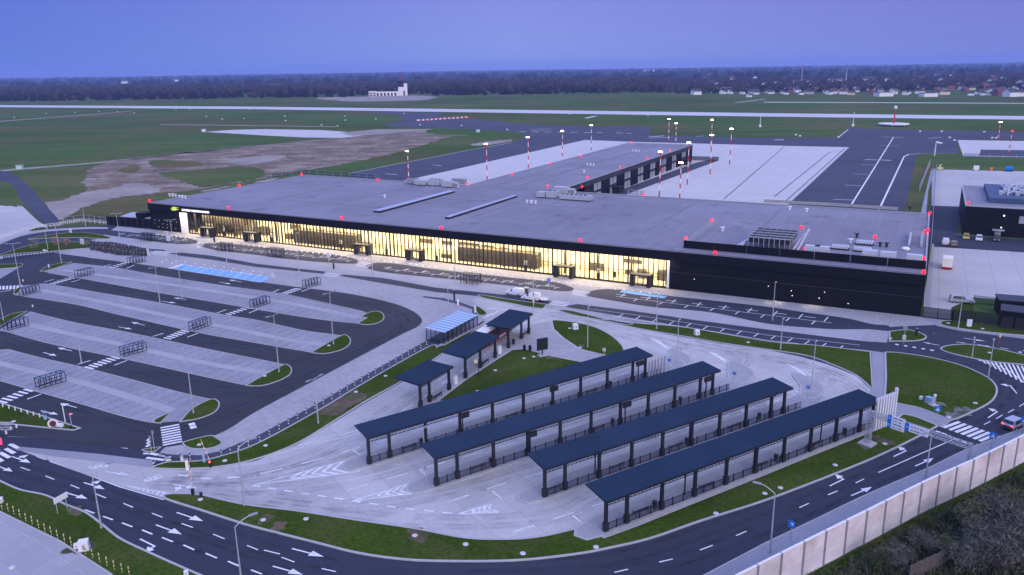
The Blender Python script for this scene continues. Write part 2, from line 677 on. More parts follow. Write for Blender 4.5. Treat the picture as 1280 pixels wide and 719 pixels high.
for q in ([(150, 211), (172, 206), (175, 211), (165, 216), (152, 215)], [(185, 203), (205, 200), (250, 204), (240, 208), (200, 210)], [(198, 217), (240, 213), (300, 208), (330, 213), (325, 222), (290, 229), (255, 234), (230, 228)], [(120, 258), (175, 247), (240, 240), (255, 243), (190, 252), (140, 262)]):
    patch('grass_patch', q, 'field', .066, 2.0, 4)
area('old_slab', [(255, 165), (290, 162.5), (330, 161.6), (400, 162.8), (432, 164.8), (452, 169.5), (427, 172.5), (380, 172), (330, 169.5)], 'apron_concrete', .055)
area('old_slab', [(425, 166), (470, 162), (548, 161.2), (530, 163.5), (470, 168), (440, 170)], 'pale_dirt', .057)
area('old_taxiway', [(-60, 205), (0, 213.5), (18, 219), (40, 237), (58, 258), (74, 277), (60, 281), (42, 268), (26, 250), (8, 228), (-60, 218)], 'asphalt_old', .06, True)
area('old_slab', [(-60, 252), (12, 255), (28, 258), (48, 277), (60, 284), (0, 302), (-60, 320)], 'yard_concrete', .05)
area('old_slab', [(56, 253), (90, 250), (100, 262), (78, 275), (70, 275)], 'pale_dirt', .055)
for q in ([(12, 244), (27, 258), (0, 257), (-40, 254), (-40, 238), (0, 241)],):
    patch('grass_patch', q, 'field', .062, 2.0, 7)
# airfield markings
ap = Marks(.10)
for a, b, w in (((1117, 171.5), (1063, 258), .65), ((1130, 196), (1099, 262), .7), ((1130, 196), (1136, 193.3), .9), ((1136, 193.3), (1150, 192.2), .9), ((1150, 192.2), (1196, 191.5), .5), ((437, 216.8), (585, 188.2), .6), ((585, 188.2), (640, 178.5), .6), ((1048, 172), (1060, 162.2), .7)):
    ap.line([a, b], w)
for a, b, w in (((1081, 199.8), (1097, 200.3), 1.6), ((1101, 200.3), (1114, 200.8), 1.6), ((1102, 171.4), (1116, 171.8), 1.3), ((1118, 171.6), (1129, 172), 1.3), ((1076, 206), (1094, 206.6), .6), ((1066, 217.6), (1085, 218.3), .6), ((1056, 231.6), (1076, 232.5), .6), ((1041, 249.5), (1066, 250.5), .6), ((1098, 182), (1126, 183), .5), ((541, 206.5), (552, 207.5), .8), ((482, 217.5), (497, 218.6), .8), ((811, 171.5), (830, 170), 2.2), ((812, 172.8), (838, 172.2), 1.5), ((968, 175), (980, 175.2), 3.5), ((662, 161.8), (688, 161.3), 1.2), ((664, 163.5), (690, 163), 1.2), ((870, 171), (880, 170), .8), ((1160, 173.2), (1177, 172), 1), ((732, 148), (745, 145.2), 4)):
    ap.line([a, b], w)
ap.dashes([(649, 165), (700, 165.6), (753, 166.2)], 6, 5, 2.2)
ap.dashes([(770, 166.3), (790, 167)], 6, 3, 2)
ap.build('taxi_markings', 'paint', tw)
dk = Marks(.085)
for a, b in (((1038, 190), (968, 246)), ((1056, 185.5), (982, 252)), ((980, 184), (905, 249))):
    dk.line([a, b], .6)
dk.build('drain_line', 'stall_line', tw)
mat('far_land', (.022, .028, .022), 1, var=.3, scale=.01, big=.35, bigscale=.002, spec=0)
struct(MB().poly([(-13000, 2500), (13000, 2500), (13000, 12700), (-13000, 12700)], .5).build('far_land', 'far_land'))
# hills along the horizon
hl = MB()
for (y, base, amp, st) in ((12600, 7, 9, 500), (9500, 3, 7, 420)):
    pts = []
    x = -13000
    while x <= 13000:
        pts.append((x, max(1, base + amp * (math.sin(x / 1700 + y) * .5 + math.sin(x / 640 + 2) * .3 + (x / 13000) * .5))))
        x += st
    for i in range(len(pts) - 1):
        a, b = pts[i], pts[i + 1]
        A, B = Vector((a[0], y, a[1])), Vector((b[0], y, b[1]))
        d = Vector((0, 500, 0))
        hl.quad(Vector((a[0], y - 500, -1)), Vector((b[0], y - 500, -1)), B, A)
        hl.quad(A, B, B + d - Vector((0, 0, b[1] + 1)), A + d - Vector((0, 0, a[1] + 1)))
mat('far_hill', (.03, .04, .028), 1, var=.25, scale=.02, big=.3, bigscale=.003, spec=0)
struct(hl.build('hills', 'far_hill'))

# ------------------------------------------------------------------ near ground: asphalt base, plaza, car park, bus station
road = area('road', [(-80, 330), (0, 302), (60, 285), (147, 281), (227, 290.5), (834.6, 361), (1152, 396), (1200, 402), (1345, 418), (1345, 520), (1280, 538), (1210, 565), (1085, 621), (960, 681), (879, 721), (800, 760), (-140, 760), (-140, 560)], 'asphalt', .02)
plaza = area('plaza', [(115, 303), (147, 283), (227, 290.8), (834.6, 361.5), (1152, 396.5), (1197, 402), (1178, 406), (1113, 409), (1106, 441), (1090, 441), (960, 429), (860, 412), (752, 402), (698, 390), (640, 381), (604, 375), (606, 402), (545, 435), (460, 478), (395, 517), (320, 556), (275, 571), (212, 572), (196, 570), (214, 552), (300, 470), (250, 400), (110, 322), (62, 315.5), (87, 312.5), (111, 310), (111, 303.5)], 'plaza_paver', .04)
carpark = area('car_park', [(62, 322, 1), (82, 320), (132, 325), (200, 334), (280, 346), (360, 357.5), (427, 366), (470, 374), (505, 384), (525, 396), (524, 407), (495, 422), (395, 475), (320, 515), (287, 536), (262, 547), (228, 556), (200, 559.5), (150, 560), (100, 554), (15, 546), (-90, 540, 1), (-90, 380, 1), (0, 362), (30, 342)], 'car_park_asphalt', .05, True)
blocks = []
BL = [
    [(54, 340), (92, 329), (140, 334), (200, 345), (280, 357.5), (360, 369), (420, 382.5), (459, 391), (451, 396), (459, 398), (447, 405), (395, 399), (320, 387), (280, 380), (200, 366.5), (110, 350)],
    [(17, 369), (27, 357.5), (56, 354.5), (120, 365.5), (200, 379), (280, 394), (320, 400.5), (382, 414), (430, 420), (389, 441), (320, 429), (250, 416.5), (150, 394), (95, 381), (30, 371)],
    [(-40, 404), (0, 412), (37, 390), (95, 404), (160, 416), (250, 435), (320, 449), (357, 456), (307, 482), (250, 470), (160, 450), (67, 431), (15, 417), (-40, 406)],
    [(-60, 440), (10, 437), (50, 447.5), (105, 460), (160, 474), (225, 491), (265, 500), (225, 527), (200, 529), (190, 529), (160, 522.5), (105, 506.5), (50, 491), (0, 476.5), (-60, 462)]]
# per block: far edge, middle walkway, near edge (pixel rows along the block)
BE = [([(140, 334), (200, 345), (280, 357.5), (360, 369), (455, 390)], [(80, 338), (150, 347.5), (220, 357), (290, 368), (360, 379), (447, 397)], [(60, 341.5), (110, 350), (200, 366.5), (280, 380), (320, 387), (395, 399), (445, 404.5)]),
      ([(58, 355), (120, 365.5), (200, 379), (280, 394), (320, 400.5), (382, 414), (428, 420)], [(45, 362), (110, 374), (200, 393), (290, 411), (360, 425), (405, 431)], [(30, 371), (95, 381), (150, 394), (250, 416.5), (320, 429), (387, 440.5)]),
      ([(37, 390), (95, 404), (160, 416), (250, 435), (320, 449), (355, 456)], [(20, 402), (80, 416), (160, 433), (250, 453), (335, 467)], [(15, 417), (67, 431), (160, 450), (250, 470), (305, 481.5)]),
      ([(10, 437), (50, 447.5), (105, 460), (160, 474), (225, 491), (262, 499.5)], [(-30, 448), (40, 464), (105, 479.5), (160, 496), (215, 514)], [(-60, 461), (0, 476.5), (50, 491), (105, 506.5), (160, 522.5), (192, 529)])]
for q, (fe, me_, ne) in zip(BL, BE):
    b = area('parking_bays', q, 'stall_paver', .07)
    MB().ribbon(path(me_, False, True), 1.7, .05, .078).build('walkway', 'walk_paver', b)
    ln = Marks(.076)
    for edge, other in ((fe, me_), (ne, me_)):
        E_, O_ = path(edge, False, True), path(me_, False, True)
        run = 0
        nxt = 1.0
        for i in range(len(E_) - 1):
            L = (E_[i + 1] - E_[i]).length
            d = (E_[i + 1] - E_[i]).normalized()
            while nxt < run + L:
                P = E_[i] + d * (nxt - run)
                Q = min(O_, key=lambda o: abs((o - P).dot(d)))
                ins = (Q - P)
                nn = Vector((-d.y, d.x, 0))
                if ins.dot(nn) < 0:
                    nn = -nn
                dep = min(5.2, max(2.0, ins.dot(nn) - .9))
                ln.strip(P + nn * .1, P + nn * dep, .13)
                nxt += 2.5
            run += L
    ln.build('bay_lines', 'stall_line', b)
    MB().ribbon(path(fe, False, True), .16, .05, .09).build('kerb', 'kerb', b)
    MB().ribbon(path(ne, False, True), .16, .05, .09).build('kerb', 'kerb', b)
area('parking_bays', [(-60, 336), (0, 337), (22, 331), (27, 333), (0, 349), (-60, 372)], 'stall_paver', .07)
bl = area('parking_bays', [(216, 336.5), (228, 331), (334, 346), (337, 348), (327, 353.5), (280, 346)], 'blue_paint', .072)
mk = Marks(.08)
for i in range(11):
    mk.line([lerp((217.5, 336.6), (325, 353), i / 10), lerp((228, 331.3), (334, 346.3), i / 10)], .16)
mk.line([(217, 336.7), (325, 353.3)], .2)
mk.line([(228, 331.2), (334, 346.2)], .2)
mk.line([(212, 336.2), (228, 331)], 1.1)
mk.build('bay_lines', 'paint', bl)
bus = area('bus_station', [(15, 560), (60, 568), (100, 571), (195, 577), (187, 586), (225, 588), (275, 585), (320, 576.5), (370, 557), (420, 527), (460, 502), (505, 477), (545, 449), (582, 424), (606, 404), (606, 392), (590, 375), (604, 371.5), (640, 379), (698, 388.5), (752, 401), (800, 412), (850, 421), (900, 430), (960, 438), (1000, 446), (1035, 456), (1070, 470), (1090, 488), (1106, 486), (1121, 506), (1190, 526), (1178, 535), (1150, 522), (1115, 531.5), (1092, 540), (1010, 573), (960, 593), (795, 659), (755, 674), (732, 660), (705, 667), (677, 673), (640, 676), (582, 675), (520, 663), (445, 652), (370, 640), (305, 632), (250, 622), (207, 624), (150, 608), (100, 591), (62, 576.5)], 'bus_concrete', .045)
area('footpath', [(1090, 440), (1106, 440.5), (1107, 472), (1105.5, 497), (1121, 505), (1150, 511), (1192, 526), (1172, 534), (1145, 521), (1128, 517), (1112, 529), (1075, 543), (1075, 505), (1090, 487)], 'paver', .055)
area('footpath', [(25, 559), (60, 562), (125, 568), (195, 576.5), (190, 585), (140, 579), (70, 571.5), (20, 563)], 'paver', .055)
jp = area('cycle_path', [(196, 566), (212, 568.5), (250, 569.5), (275, 564.5), (320, 546), (395, 506), (460, 467.5), (537, 424), (560, 412), (582, 399.5), (591, 395), (590, 387), (570, 380), (550, 375), (528, 372), (530, 370.5), (555, 373), (575, 378), (594, 385), (597, 396), (588, 403), (545, 434), (460, 476), (395, 515), (320, 555.5), (275, 571), (250, 576), (212, 573)], 'asphalt_old', .055)
area('pavement', [(879, 722), (940, 689.5), (960, 679), (1022, 649.5), (1085, 619), (1160, 586.5), (1210, 562.5), (1280, 536), (1345, 508), (1345, 530), (1280, 556), (1210, 588), (1160, 608), (1085, 648), (1005, 692), (905, 745)], 'paver', .10)
kerbline([(860, 731), (879, 721), (940, 689), (960, 678.5), (1022, 649), (1085, 618.6), (1160, 586.2), (1210, 562.2), (1280, 535.6), (1345, 507.6)], road, .2, .14)
area('pavement', [(-80, 590), (0, 642), (75, 679), (139, 720), (160, 740), (-80, 760)], 'walk_paver', .1)
kerbline([(-70, 612), (0, 653), (40, 675), (90, 708), (110, 722)], road, .15, .13)
area('pavement', [(1152, 396.8), (1197, 402), (1345, 419), (1345, 430), (1280, 424), (1200, 414), (1172, 408)], 'paver', .06)

# lawns
lawn([(-80, 560, 1), (0, 602, 1), (25, 613), (57, 620), (82, 631.5), (107, 641.5), (127, 656), (150, 674), (185, 691), (225, 709), (255, 722, 1), (150, 740, 1), (139, 719.5, 1), (75, 678, 1), (0, 641, 1), (-80, 592, 1)])
lawn([(207, 624), (212, 618.5), (250, 619.5), (305, 631.5), (370, 639.5), (445, 651), (520, 662), (582, 673.5), (640, 675), (677, 671.5), (705, 665.5), (732.5, 659, 1), (755, 673.2, 1), (795, 658.6, 1), (960, 592.5, 1), (1010, 572, 1), (1092, 539.5, 1), (1113, 531, 1), (1128, 518.5, 1), (1145, 522), (1172, 533, 1), (1152.5, 544, 1), (1110, 565), (1060, 586.5), (960, 625), (877, 651.5), (815, 673), (765, 685), (715, 694), (640, 701.5), (545, 702), (495, 699), (445, 691.5), (395, 679), (320, 660), (287, 650), (250, 638)])
lawn([(1106.5, 441, 1), (1122, 441.5), (1160, 447), (1197, 456), (1222, 466), (1240, 477), (1246, 490), (1237, 504), (1210, 518), (1193, 524.5), (1180, 522.3), (1150, 511), (1121, 504.5), (1106, 496.5, 1), (1107.5, 472, 1)])
lawn([(752, 400.5), (800, 405), (860, 410.5), (960, 427.5), (1020, 432.5), (1088, 440.5, 1), (1090, 487, 1), (1072, 471), (1047, 459), (1010, 445.5), (960, 437.5), (900, 429), (850, 420), (800, 411.5)])
lawn([(698, 388.2), (714, 389), (735, 394), (760, 400.5), (790, 405), (780, 405.8), (742, 399), (715, 394)])
lawn([(600, 369.3), (632, 374.2), (660, 378), (684, 381.2, 1), (679, 386.3, 1), (665, 385), (640, 380), (605, 373.2)])
lawn([(689, 402.5), (700, 401.2), (735, 407), (760, 417.5), (777, 432), (779, 442), (768, 446), (747, 442.5), (722, 435.5), (702, 422), (690, 411)])
lawn([(640, 438), (655, 436.5), (690, 446), (737, 455, 1), (745, 459, 1), (690, 474, 1), (600, 496, 1), (545, 503, 1), (582, 475, 1)])
ln_w = lawn([(188, 586, 1), (207, 579), (225, 578), (250, 576.8), (275, 571.5), (320, 556), (395, 515.5), (460, 476.5), (535, 434.5), (546, 435, 1), (572, 422, 1), (597, 406, 1), (604, 401, 1), (607, 402, 1), (582, 422.5), (545, 448), (505, 475.5), (460, 500.5), (420, 525.5), (370, 555.5), (320, 574.5), (275, 584), (225, 587)])
patch('bare_patch', [(397, 516), (412, 505), (430, 497), (450, 492), (458, 495), (452, 503), (438, 509), (425, 519), (408, 520)], 'bare_patch', .128, 0.35, 4)
lawn([(561, 403), (568, 399), (577, 397), (572, 401), (562, 405)], True, .15)
lawn([(593, 382), (603, 387), (608.5, 393), (600, 394.5), (596, 391)], True, .15)
# car-park islands
lawn([(447, 405, 1), (459, 398, 1), (451, 396.5, 1), (462, 391), (472, 389.8), (479, 393.5), (479, 400), (470, 405), (458, 406.5)], kerb=.2)
lawn([(389, 441.3, 1), (425, 421), (433, 420), (438, 425), (436, 432), (425, 438.5), (405, 442.8)], kerb=.2)
lawn([(307.5, 482.5, 1), (352, 458), (361, 458), (364.5, 463), (361, 470), (345, 478), (325, 483)], kerb=.2)
lawn([(225.5, 528, 1), (240, 512), (262, 500.5), (271, 501), (274, 507), (268, 516), (250, 523.5)], kerb=.2)
lawn([(192, 528.5), (196, 524), (214, 515.5, 1), (201, 529.5, 1)], kerb=.2)
lawn([(229, 555), (238, 551), (262, 545.5), (270, 548), (277.5, 554.5), (266, 560.5), (250, 562), (236, 560.5)], kerb=.2)
lawn([(178, 563, 1), (190, 561), (201, 559.5, 1), (193, 565.5, 1), (182, 565)], kerb=.15)
lawn([(-90, 492, 1), (0, 504, 1), (57, 522, 1), (100, 536, 1), (92, 538.5, 1), (55, 535), (0, 529.5), (-90, 524, 1)], False)
lawn([(17, 368, 1), (19, 363), (28, 358, 1), (22, 367)], kerb=.15)
lawn([(-30, 404, 1), (0, 399), (15, 393), (34, 389.5, 1), (8, 404), (0, 409, 1), (-30, 410, 1)], kerb=.15)
lawn([(50, 340, 1), (58, 334), (75, 329.5), (90, 328, 1), (68, 336)], kerb=.15)
lawn([(-40, 332, 1), (0, 331), (28, 330, 1), (25, 334), (0, 336.5), (-40, 340, 1)], kerb=.15)
# west loop
lawn([(35, 299.3), (62, 294.3), (87, 291.3), (110, 291.5), (137, 296.7), (131, 299), (100, 297.3), (62, 297.8)], kerb=.2)
lawn([(-30, 330, 1), (0, 319), (25, 310.5), (50, 304.5), (75, 302.5), (110, 304.5), (111, 310), (87, 312.2), (62, 314.6), (37, 316), (0, 320.6), (-30, 333, 1)], kerb=.2)
lawn([(36, 289.5), (46, 285.2), (56, 284.5), (59, 287), (46, 288.8)], kerb=.2)
area('pavement', [(-40, 319, 1), (0, 302), (25, 293.2), (50, 288.5), (75, 286), (110, 284.2), (135, 284.5, 1), (135, 286.5, 1), (110, 286.5), (75, 288.5), (50, 291), (25, 296), (0, 306), (-40, 325, 1)], 'walk_paver', .06, True)
area('pavement', [(-40, 337), (0, 321), (37, 316.6), (75, 313.6), (72, 315.5), (37, 319), (0, 324), (-40, 340)], 'walk_paver', .06)
# islands of the forecourt
area('pavement', [(112, 300.5), (136, 297.2), (160, 297.2), (177, 300.5), (215, 305.5), (242, 306.2), (206, 312), (188, 311.5), (150, 306)], 'walk_paver', .06)
area('pavement', [(248, 309), (270, 313.5), (320, 319), (350, 323.5), (395, 328.5), (440, 331.5), (470, 340), (495, 343.5), (570, 351), (640, 358.5), (702, 365), (734, 369), (765, 377), (815, 385), (890, 392), (960, 406), (1035, 412), (1085, 412.5), (1075, 425), (1072, 426.5), (960, 412), (865, 399), (790, 388.5), (722, 380), (640, 369.5), (545, 359.5), (480, 347), (425, 343), (407, 339.5), (320, 329.5), (265, 319.5), (227, 315.5)], 'walk_paver', .055)
fr = []
for q in ([(126, 287.6), (147, 289), (181, 292.5), (227.5, 297), (244, 300.5), (247, 302.5), (241, 305), (215, 305), (177, 300), (137, 294.5), (112, 291)],
          [(249, 307), (256, 304.5), (300, 306), (350, 312), (395, 316), (432, 321), (449, 327), (440, 330), (395, 327.5), (350, 323), (320, 319), (270, 313)],
          [(457, 332.5), (470, 329), (495, 330), (545, 337), (640, 347.5), (690, 352.5), (710, 357.5), (717, 362), (702, 364.3), (640, 357.7), (570, 350), (495, 342.5), (466, 338)],
          [(732, 367.5), (747, 362.5), (775, 362.5), (835, 370), (890, 376), (960, 384), (1000, 390), (1057, 398), (1090, 405.5), (1110, 407.5), (1112, 414), (1085, 412), (1035, 411.5), (960, 405), (890, 391), (815, 384), (765, 376), (737, 371)]):
    fr.append(area('drop_off_road', q, 'asphalt', .065, True))
for q in ([(187, 311.5), (206, 312.5), (207, 314), (190, 314)], [(211, 317), (227, 316), (265, 320), (320, 330), (407, 340), (404, 342.5), (320, 334), (265, 325), (225, 320)],
          [(424, 345), (430, 343.6), (480, 348), (545, 360), (640, 370), (680, 375), (692, 378), (685, 380.5), (640, 374.5), (545, 365.5), (470, 353)],
          [(705, 383), (722, 380.5), (790, 389), (865, 400), (960, 412.5), (1080, 427), (1113, 429), (1113, 442), (1082, 438), (960, 427), (865, 410.5), (790, 398), (715, 385.5)]):
    fr.append(area('service_road', q, 'asphalt', .065, False))
area('parking_bays', [(752, 393.5), (790, 398.2), (865, 410.7), (960, 427.2), (1070, 437.5), (1086, 440), (1020, 432), (960, 427.3), (860, 410.3), (800, 404.8)], 'paver', .07)
# upper right junction
lawn([(1176, 436), (1190, 432), (1215, 431.5), (1250, 437.5), (1285, 446, 1), (1330, 458, 1), (1282, 456.5, 1), (1240, 452.5), (1205, 446), (1185, 441)])
lawn([(1177, 406.5), (1187, 401.5), (1260, 409, 1), (1340, 416, 1), (1340, 424, 1), (1262, 418.5), (1205, 412)])
lawn([(1112, 415, 1), (1135, 413), (1153, 418), (1157, 423), (1145, 426.5), (1112, 427, 1)])
area('grass_strip', [(1189, 378), (1217, 380), (1218, 402), (1189, 400)], 'grass', .06)
area('grass_strip', [(1131, 266), (1141, 222), (1150, 196), (1205, 196.5), (1340, 199.5), (1340, 215.5), (1165, 212), (1160, 240), (1152, 266)], 'field', .075)
area('grass_strip', [(1200, 196), (1340, 198.5), (1340, 200), (1200, 197)], 'field', .08)
area('service_track', [(1151, 267), (1163, 215), (1167, 211), (1169, 211), (1160, 240), (1158, 267)], 'walk_paver', .085)
area('yard', [(1165, 212), (1345, 216), (1345, 262), (1201, 258.7), (1164.5, 257.5)], 'yard_concrete', .08)
area('yard_road', [(1164, 258), (1201.5, 259), (1196, 294), (1345, 305), (1345, 318), (1280, 316), (1167, 309), (1158, 309)], 'asphalt', .085)
area('yard', [(1166.5, 309), (1280, 316), (1345, 320), (1345, 384), (1277, 376.5), (1217, 372.5), (1189, 385), (1188, 400), (1154, 396), (1156, 360)], 'yard_concrete', .085)
area('yard_strip', [(1157, 367), (1165, 305), (1167.5, 305), (1164, 365), (1163, 385), (1156, 385)], 'walk_paver', .09)

# scrub ground behind the noise barrier
mat('scrub_ground', (.044, .064, .028), 1, var=.4, scale=1.2, big=.4, bigscale=.12, bump=.6, spec=.05, c2=(.082, .084, .082), c2scale=.15, c2lo=.45, c2hi=.6)
area('scrub_land', [(1005, 719), (1085, 676.5), (1155, 639), (1210, 613), (1280, 576.5), (1400, 520), (1700, 620), (1500, 900), (900, 900), (940, 755)], 'scrub_ground', .03)
area('grass_strip', [(1000, 724), (1085, 677), (1155, 639.5), (1210, 613.5), (1285, 575), (1285, 584), (1210, 623), (1155, 651), (1085, 692), (1030, 724)], 'grass', .05)

# tyre traces worn into the surfaces


def stain(name, c, a):
    m = mat(name, c, .85, var=.1, scale=1)
    n_, l_ = m.node_tree.nodes, m.node_tree.links
    t_ = n_.new('ShaderNodeTexCoord')
    z_ = n_.new('ShaderNodeTexNoise')
    z_.inputs['Scale'].default_value = .35
    z_.inputs['Detail'].default_value = 6
    l_.new(t_.outputs['Object'], z_.inputs['Vector'])
    r_ = n_.new('ShaderNodeMapRange')
    r_.inputs[1].default_value = .38
    r_.inputs[2].default_value = .68
    r_.inputs[3].default_value = 0
    r_.inputs[4].default_value = a
    l_.new(z_.outputs[0], r_.inputs[0])
    l_.new(r_.outputs[0], n_['Principled BSDF'].inputs['Alpha'])


stain('tyre_stain', (.22, .215, .21), .20)
stain('road_wear', (.062, .066, .082), .45)


def tracks(pts, m, z, parent, w=.5, gauge=1.9, side=(0,)):
    P = path(pts, False, True)
    q = MB()
    for off in side:
        for g_ in (-gauge / 2, gauge / 2):
            Q = []
            for i, p in enumerate(P):
                t = P[min(i + 1, len(P) - 1)] - P[max(i - 1, 0)]
                nn = Vector((-t.y, t.x, 0)).normalized()
                Q.append(p + nn * (off + g_))
            for i in range(len(Q) - 1):
                t = (Q[i + 1] - Q[i]).normalized()
                n1 = Vector((-t.y, t.x, 0)) * w / 2
                zz = Vector((0, 0, z))
                q.quad(Q[i] - n1 + zz, Q[i + 1] - n1 + zz, Q[i + 1] + n1 + zz, Q[i] + n1 + zz)
    q.build('tyre_traces', m, parent)


zt = .0464
for k_, pts in enumerate(([(195, 601), (300, 601), (420, 580), (480, 563), (600, 528), (800, 469), (850, 447), (850, 432), (800, 421)], [(195, 604), (320, 613), (440, 600), (560, 568), (720, 523), (890, 472), (930, 452), (918, 440), (860, 427)], [(250, 612), (420, 634), (560, 616), (690, 580), (985, 492), (1032, 478), (1020, 462), (960, 446)], [(330, 630), (520, 653), (690, 646), (770, 612), (1060, 508), (1086, 497), (1060, 474), (1000, 452)], [(200, 596), (320, 590), (400, 566), (470, 525), (560, 468), (640, 413), (690, 394), (760, 405), (880, 432), (960, 444)], [(215, 600), (330, 596), (420, 571), (500, 532), (600, 500)], [(640, 384), (720, 400), (800, 425), (900, 440), (1000, 456), (1060, 480), (1082, 503)])):
    tracks(pts, 'tyre_stain', zt + k_ * .0009, bus, .6, 2.0, (-.25, .5))
for k_, pts in enumerate(([(-20, 574), (110, 612), (230, 652), (340, 690), (420, 708)], [(-30, 587), (80, 619), (200, 664), (300, 702), (360, 720)], [(560, 710), (700, 706), (800, 692), (920, 650), (1060, 594), (1170, 550), (1240, 510), (1262, 480), (1235, 461), (1180, 446)], [(700, 722), (820, 708), (930, 672), (1070, 612), (1200, 556), (1290, 515)])):
    tracks(pts, 'road_wear', .0212 + k_ * .0009, road, .75, 1.8, (0, .3))
for k_, pts in enumerate(([(70, 345), (200, 372), (330, 396), (440, 412), (490, 404)], [(30, 378), (160, 404), (300, 433), (400, 447), (470, 428)], [(0, 425), (160, 461), (290, 489), (370, 476), (470, 430), (510, 405)], [(0, 487), (120, 516), (200, 541), (280, 520), (400, 465)], [(100, 324), (280, 351), (430, 376), (495, 392), (505, 410)])):
    tracks(pts, 'road_wear', .0512 + k_ * .0009, carpark, .7, 1.7, (0, .4))
# ------------------------------------------------------------------ painted markings
m1 = Marks(.03)
for q in ([(46, 571), (57, 575)], [(352, 697), (368, 703)], [(402, 711), (420, 715)], [(330, 688), (350, 693)], [(768, 716), (785, 712)], [(824, 703), (841, 699)], [(875, 688), (891, 682)], [(920, 670), (933, 664.5)], [(999, 635), (1011, 629.5)], [(1035, 619), (1047, 614)], [(1069.5, 604), (1080, 599)], [(1230, 531), (1238, 527)], [(1245, 524), (1253, 519)], [(1260, 516), (1267.5, 512)], [(1274, 508.5), (1283, 503)]):
    m1.line(q, .16)
for a, b in (((103, 182), (150, 198)), ((228, 225), (272, 243)), ((353, 270), (397, 288)), ((480, 315), (530, 335)), ((617, 362), (665, 382)), ((760, 412), (812, 432)), ((908, 463), (965, 483)), ((1065, 516), (1123, 540)), ((1235, 573), (1290, 595))):
    m1.line([(a[0] / 4, 539 + a[1] / 4), (b[0] / 4, 539 + b[1] / 4)], .16)
for a, b in (((422, 393), (472, 412)), ((515, 427), (565, 445)), ((610, 460), (662, 480)), ((710, 495), (763, 517)), ((810, 533), (865, 555)), ((917, 570), (972, 595)), ((1028, 612), (1085, 636)), ((1140, 652), (1195, 676)), ((1255, 695), (1310, 716))):
    m1.line([(a[0] / 4, 539 + a[1] / 4), (b[0] / 4, 539 + b[1] / 4)], .21)
m1.line([(1098, 591), (1195, 548)], .16)
m1.line([(62.5, 577), (110, 594), (150, 609), (205, 625)], .18)
m1.line([(10, 545.5), (80, 550.5), (160, 561)], .14)
m1.line([(80, 536.5), (100, 534), (120, 527.5)], .2)
for a, b, k in (((221, 641), (254, 652), 's'), ((195, 656.5), (227.5, 668.5), 's'), ((-5, 582), (16, 590), 's'), ((15, 571), (38, 579), 'sl'), ((105, 603.5), (131, 612), 'sl'), ((82, 616), (109.5, 624), 's'), ((175, 674), (194, 683.5), 'r'), ((365, 686), (405, 696.5), 's'), ((341, 708), (379, 719), 's'), ((1037, 608), (1055, 599), 'l'), ((1064, 620), (1090, 609), 's'), ((1117, 571), (1133, 563.5), 'l'), ((1144, 583), (1167, 573), 's'), ((1235, 522.5), (1247, 514.5), 'l'), ((1271, 492), (1262.5, 482), 'l'), ((1174, 432), (1153, 428), 's'), ((1205, 423), (1232, 427), 's'), ((1195, 427.5), (1208, 429.5), 's'), ((1222, 431), (1240, 434), 's'), ((1250, 435), (1262, 437), 's')):
    m1.arrow(a, b, k)
m1.zebra((1179.5, 535), (1199.5, 527.5), (1232, 554.5), (1252, 546), 8, .55)
for q in ([(1169.5, 539), (1175.5, 541)], [(1177, 541.5), (1183, 544)], [(1184.5, 544.6), (1190, 547)], [(1192, 547.5), (1199, 550.5)], [(1203, 552), (1208, 554)]):
    m1.line(q, .5)
m1.zebra((0, 566), (12, 572.5), (14, 556), (24, 561.5), 3, .6)
m1.line([(-5, 572), (3, 577)], .6)
m1.line([(10, 557), (15, 554.8)], .3)
m1.zebra((187.5, 567), (209.5, 571), (183, 572.5), (206, 575.5), 2, .55)
m1.line([(179, 567.2), (186, 567.4)], .4)
# junction hatching
for i in range(11):
    t = i / 10
    m1.line([lerp((1222, 449.5), (1277, 457.5), t), lerp((1226, 451.5), (1290, 485), t)], .3)
m1.line([(1219, 449), (1240, 454), (1262, 464), (1282, 480), (1290, 490)], .2)
m1.dashes([(1119, 430.6), (1135, 433), (1152, 436), (1171, 439)], .6, .9, .6)
m1.dashes([(1262, 444.5), (1285, 437.5)], .6, .9, .5)
m1.dashes([(1128, 424), (1168, 417)], 2, 2, .14)
for i in range(4):
    m1.line([(1113, 409.5 + i * 1.7), (1089, 406.2 + i * 1.8)], .45)
    m1.line([(1112, 430 + i * 2.5), (1087, 427 + i * 2.7)], .5)
m1.build('road_markings', 'paint', road)
m2 = Marks(.062)
for a, b, c, d, n in (((106, 459), (117, 461.5), (139, 446), (149.5, 449), 7), ((205, 422.5), (214.5, 424.5), (226, 413), (236, 415.5), 6), ((-4, 501), (9, 504), (30, 487), (41, 489.8), 6), ((282.5, 392.5), (289.5, 394), (305.6, 384.4), (313, 386), 6), ((349, 367.5), (357, 369), (367, 361), (377, 362), 6), ((137, 333.7), (144, 335), (160, 326.5), (166, 327.5), 6), ((62.5, 354.5), (70, 355.5), (85, 347.5), (93, 348.5), 6), ((0, 362.5), (0, 358), (26, 361.5), (27, 357), 7)):
    m2.zebra(a, b, c, d, n, .5)
m2.zebra((200.6, 535.6), (224, 531.2), (203.7, 557), (228, 552.2), 8, .5)
for q in ([(34, 499.5), (52, 493)], [(97, 456), (113, 451)], [(143, 457), (159, 451)], [(191, 421), (204.5, 417)], [(234, 422), (247.5, 417)], [(271, 391.8), (283, 387.5)], [(311, 391.8), (322, 387.5)], [(340, 366), (349, 362.3)], [(377, 365), (387, 361)], [(55, 353), (67, 349.6)], [(89, 353), (100, 350)], [(129, 333.4), (139, 331)], [(158, 336), (168, 331.5)], [(-5, 366.5), (14, 363)]):
    m2.line(q, .3)
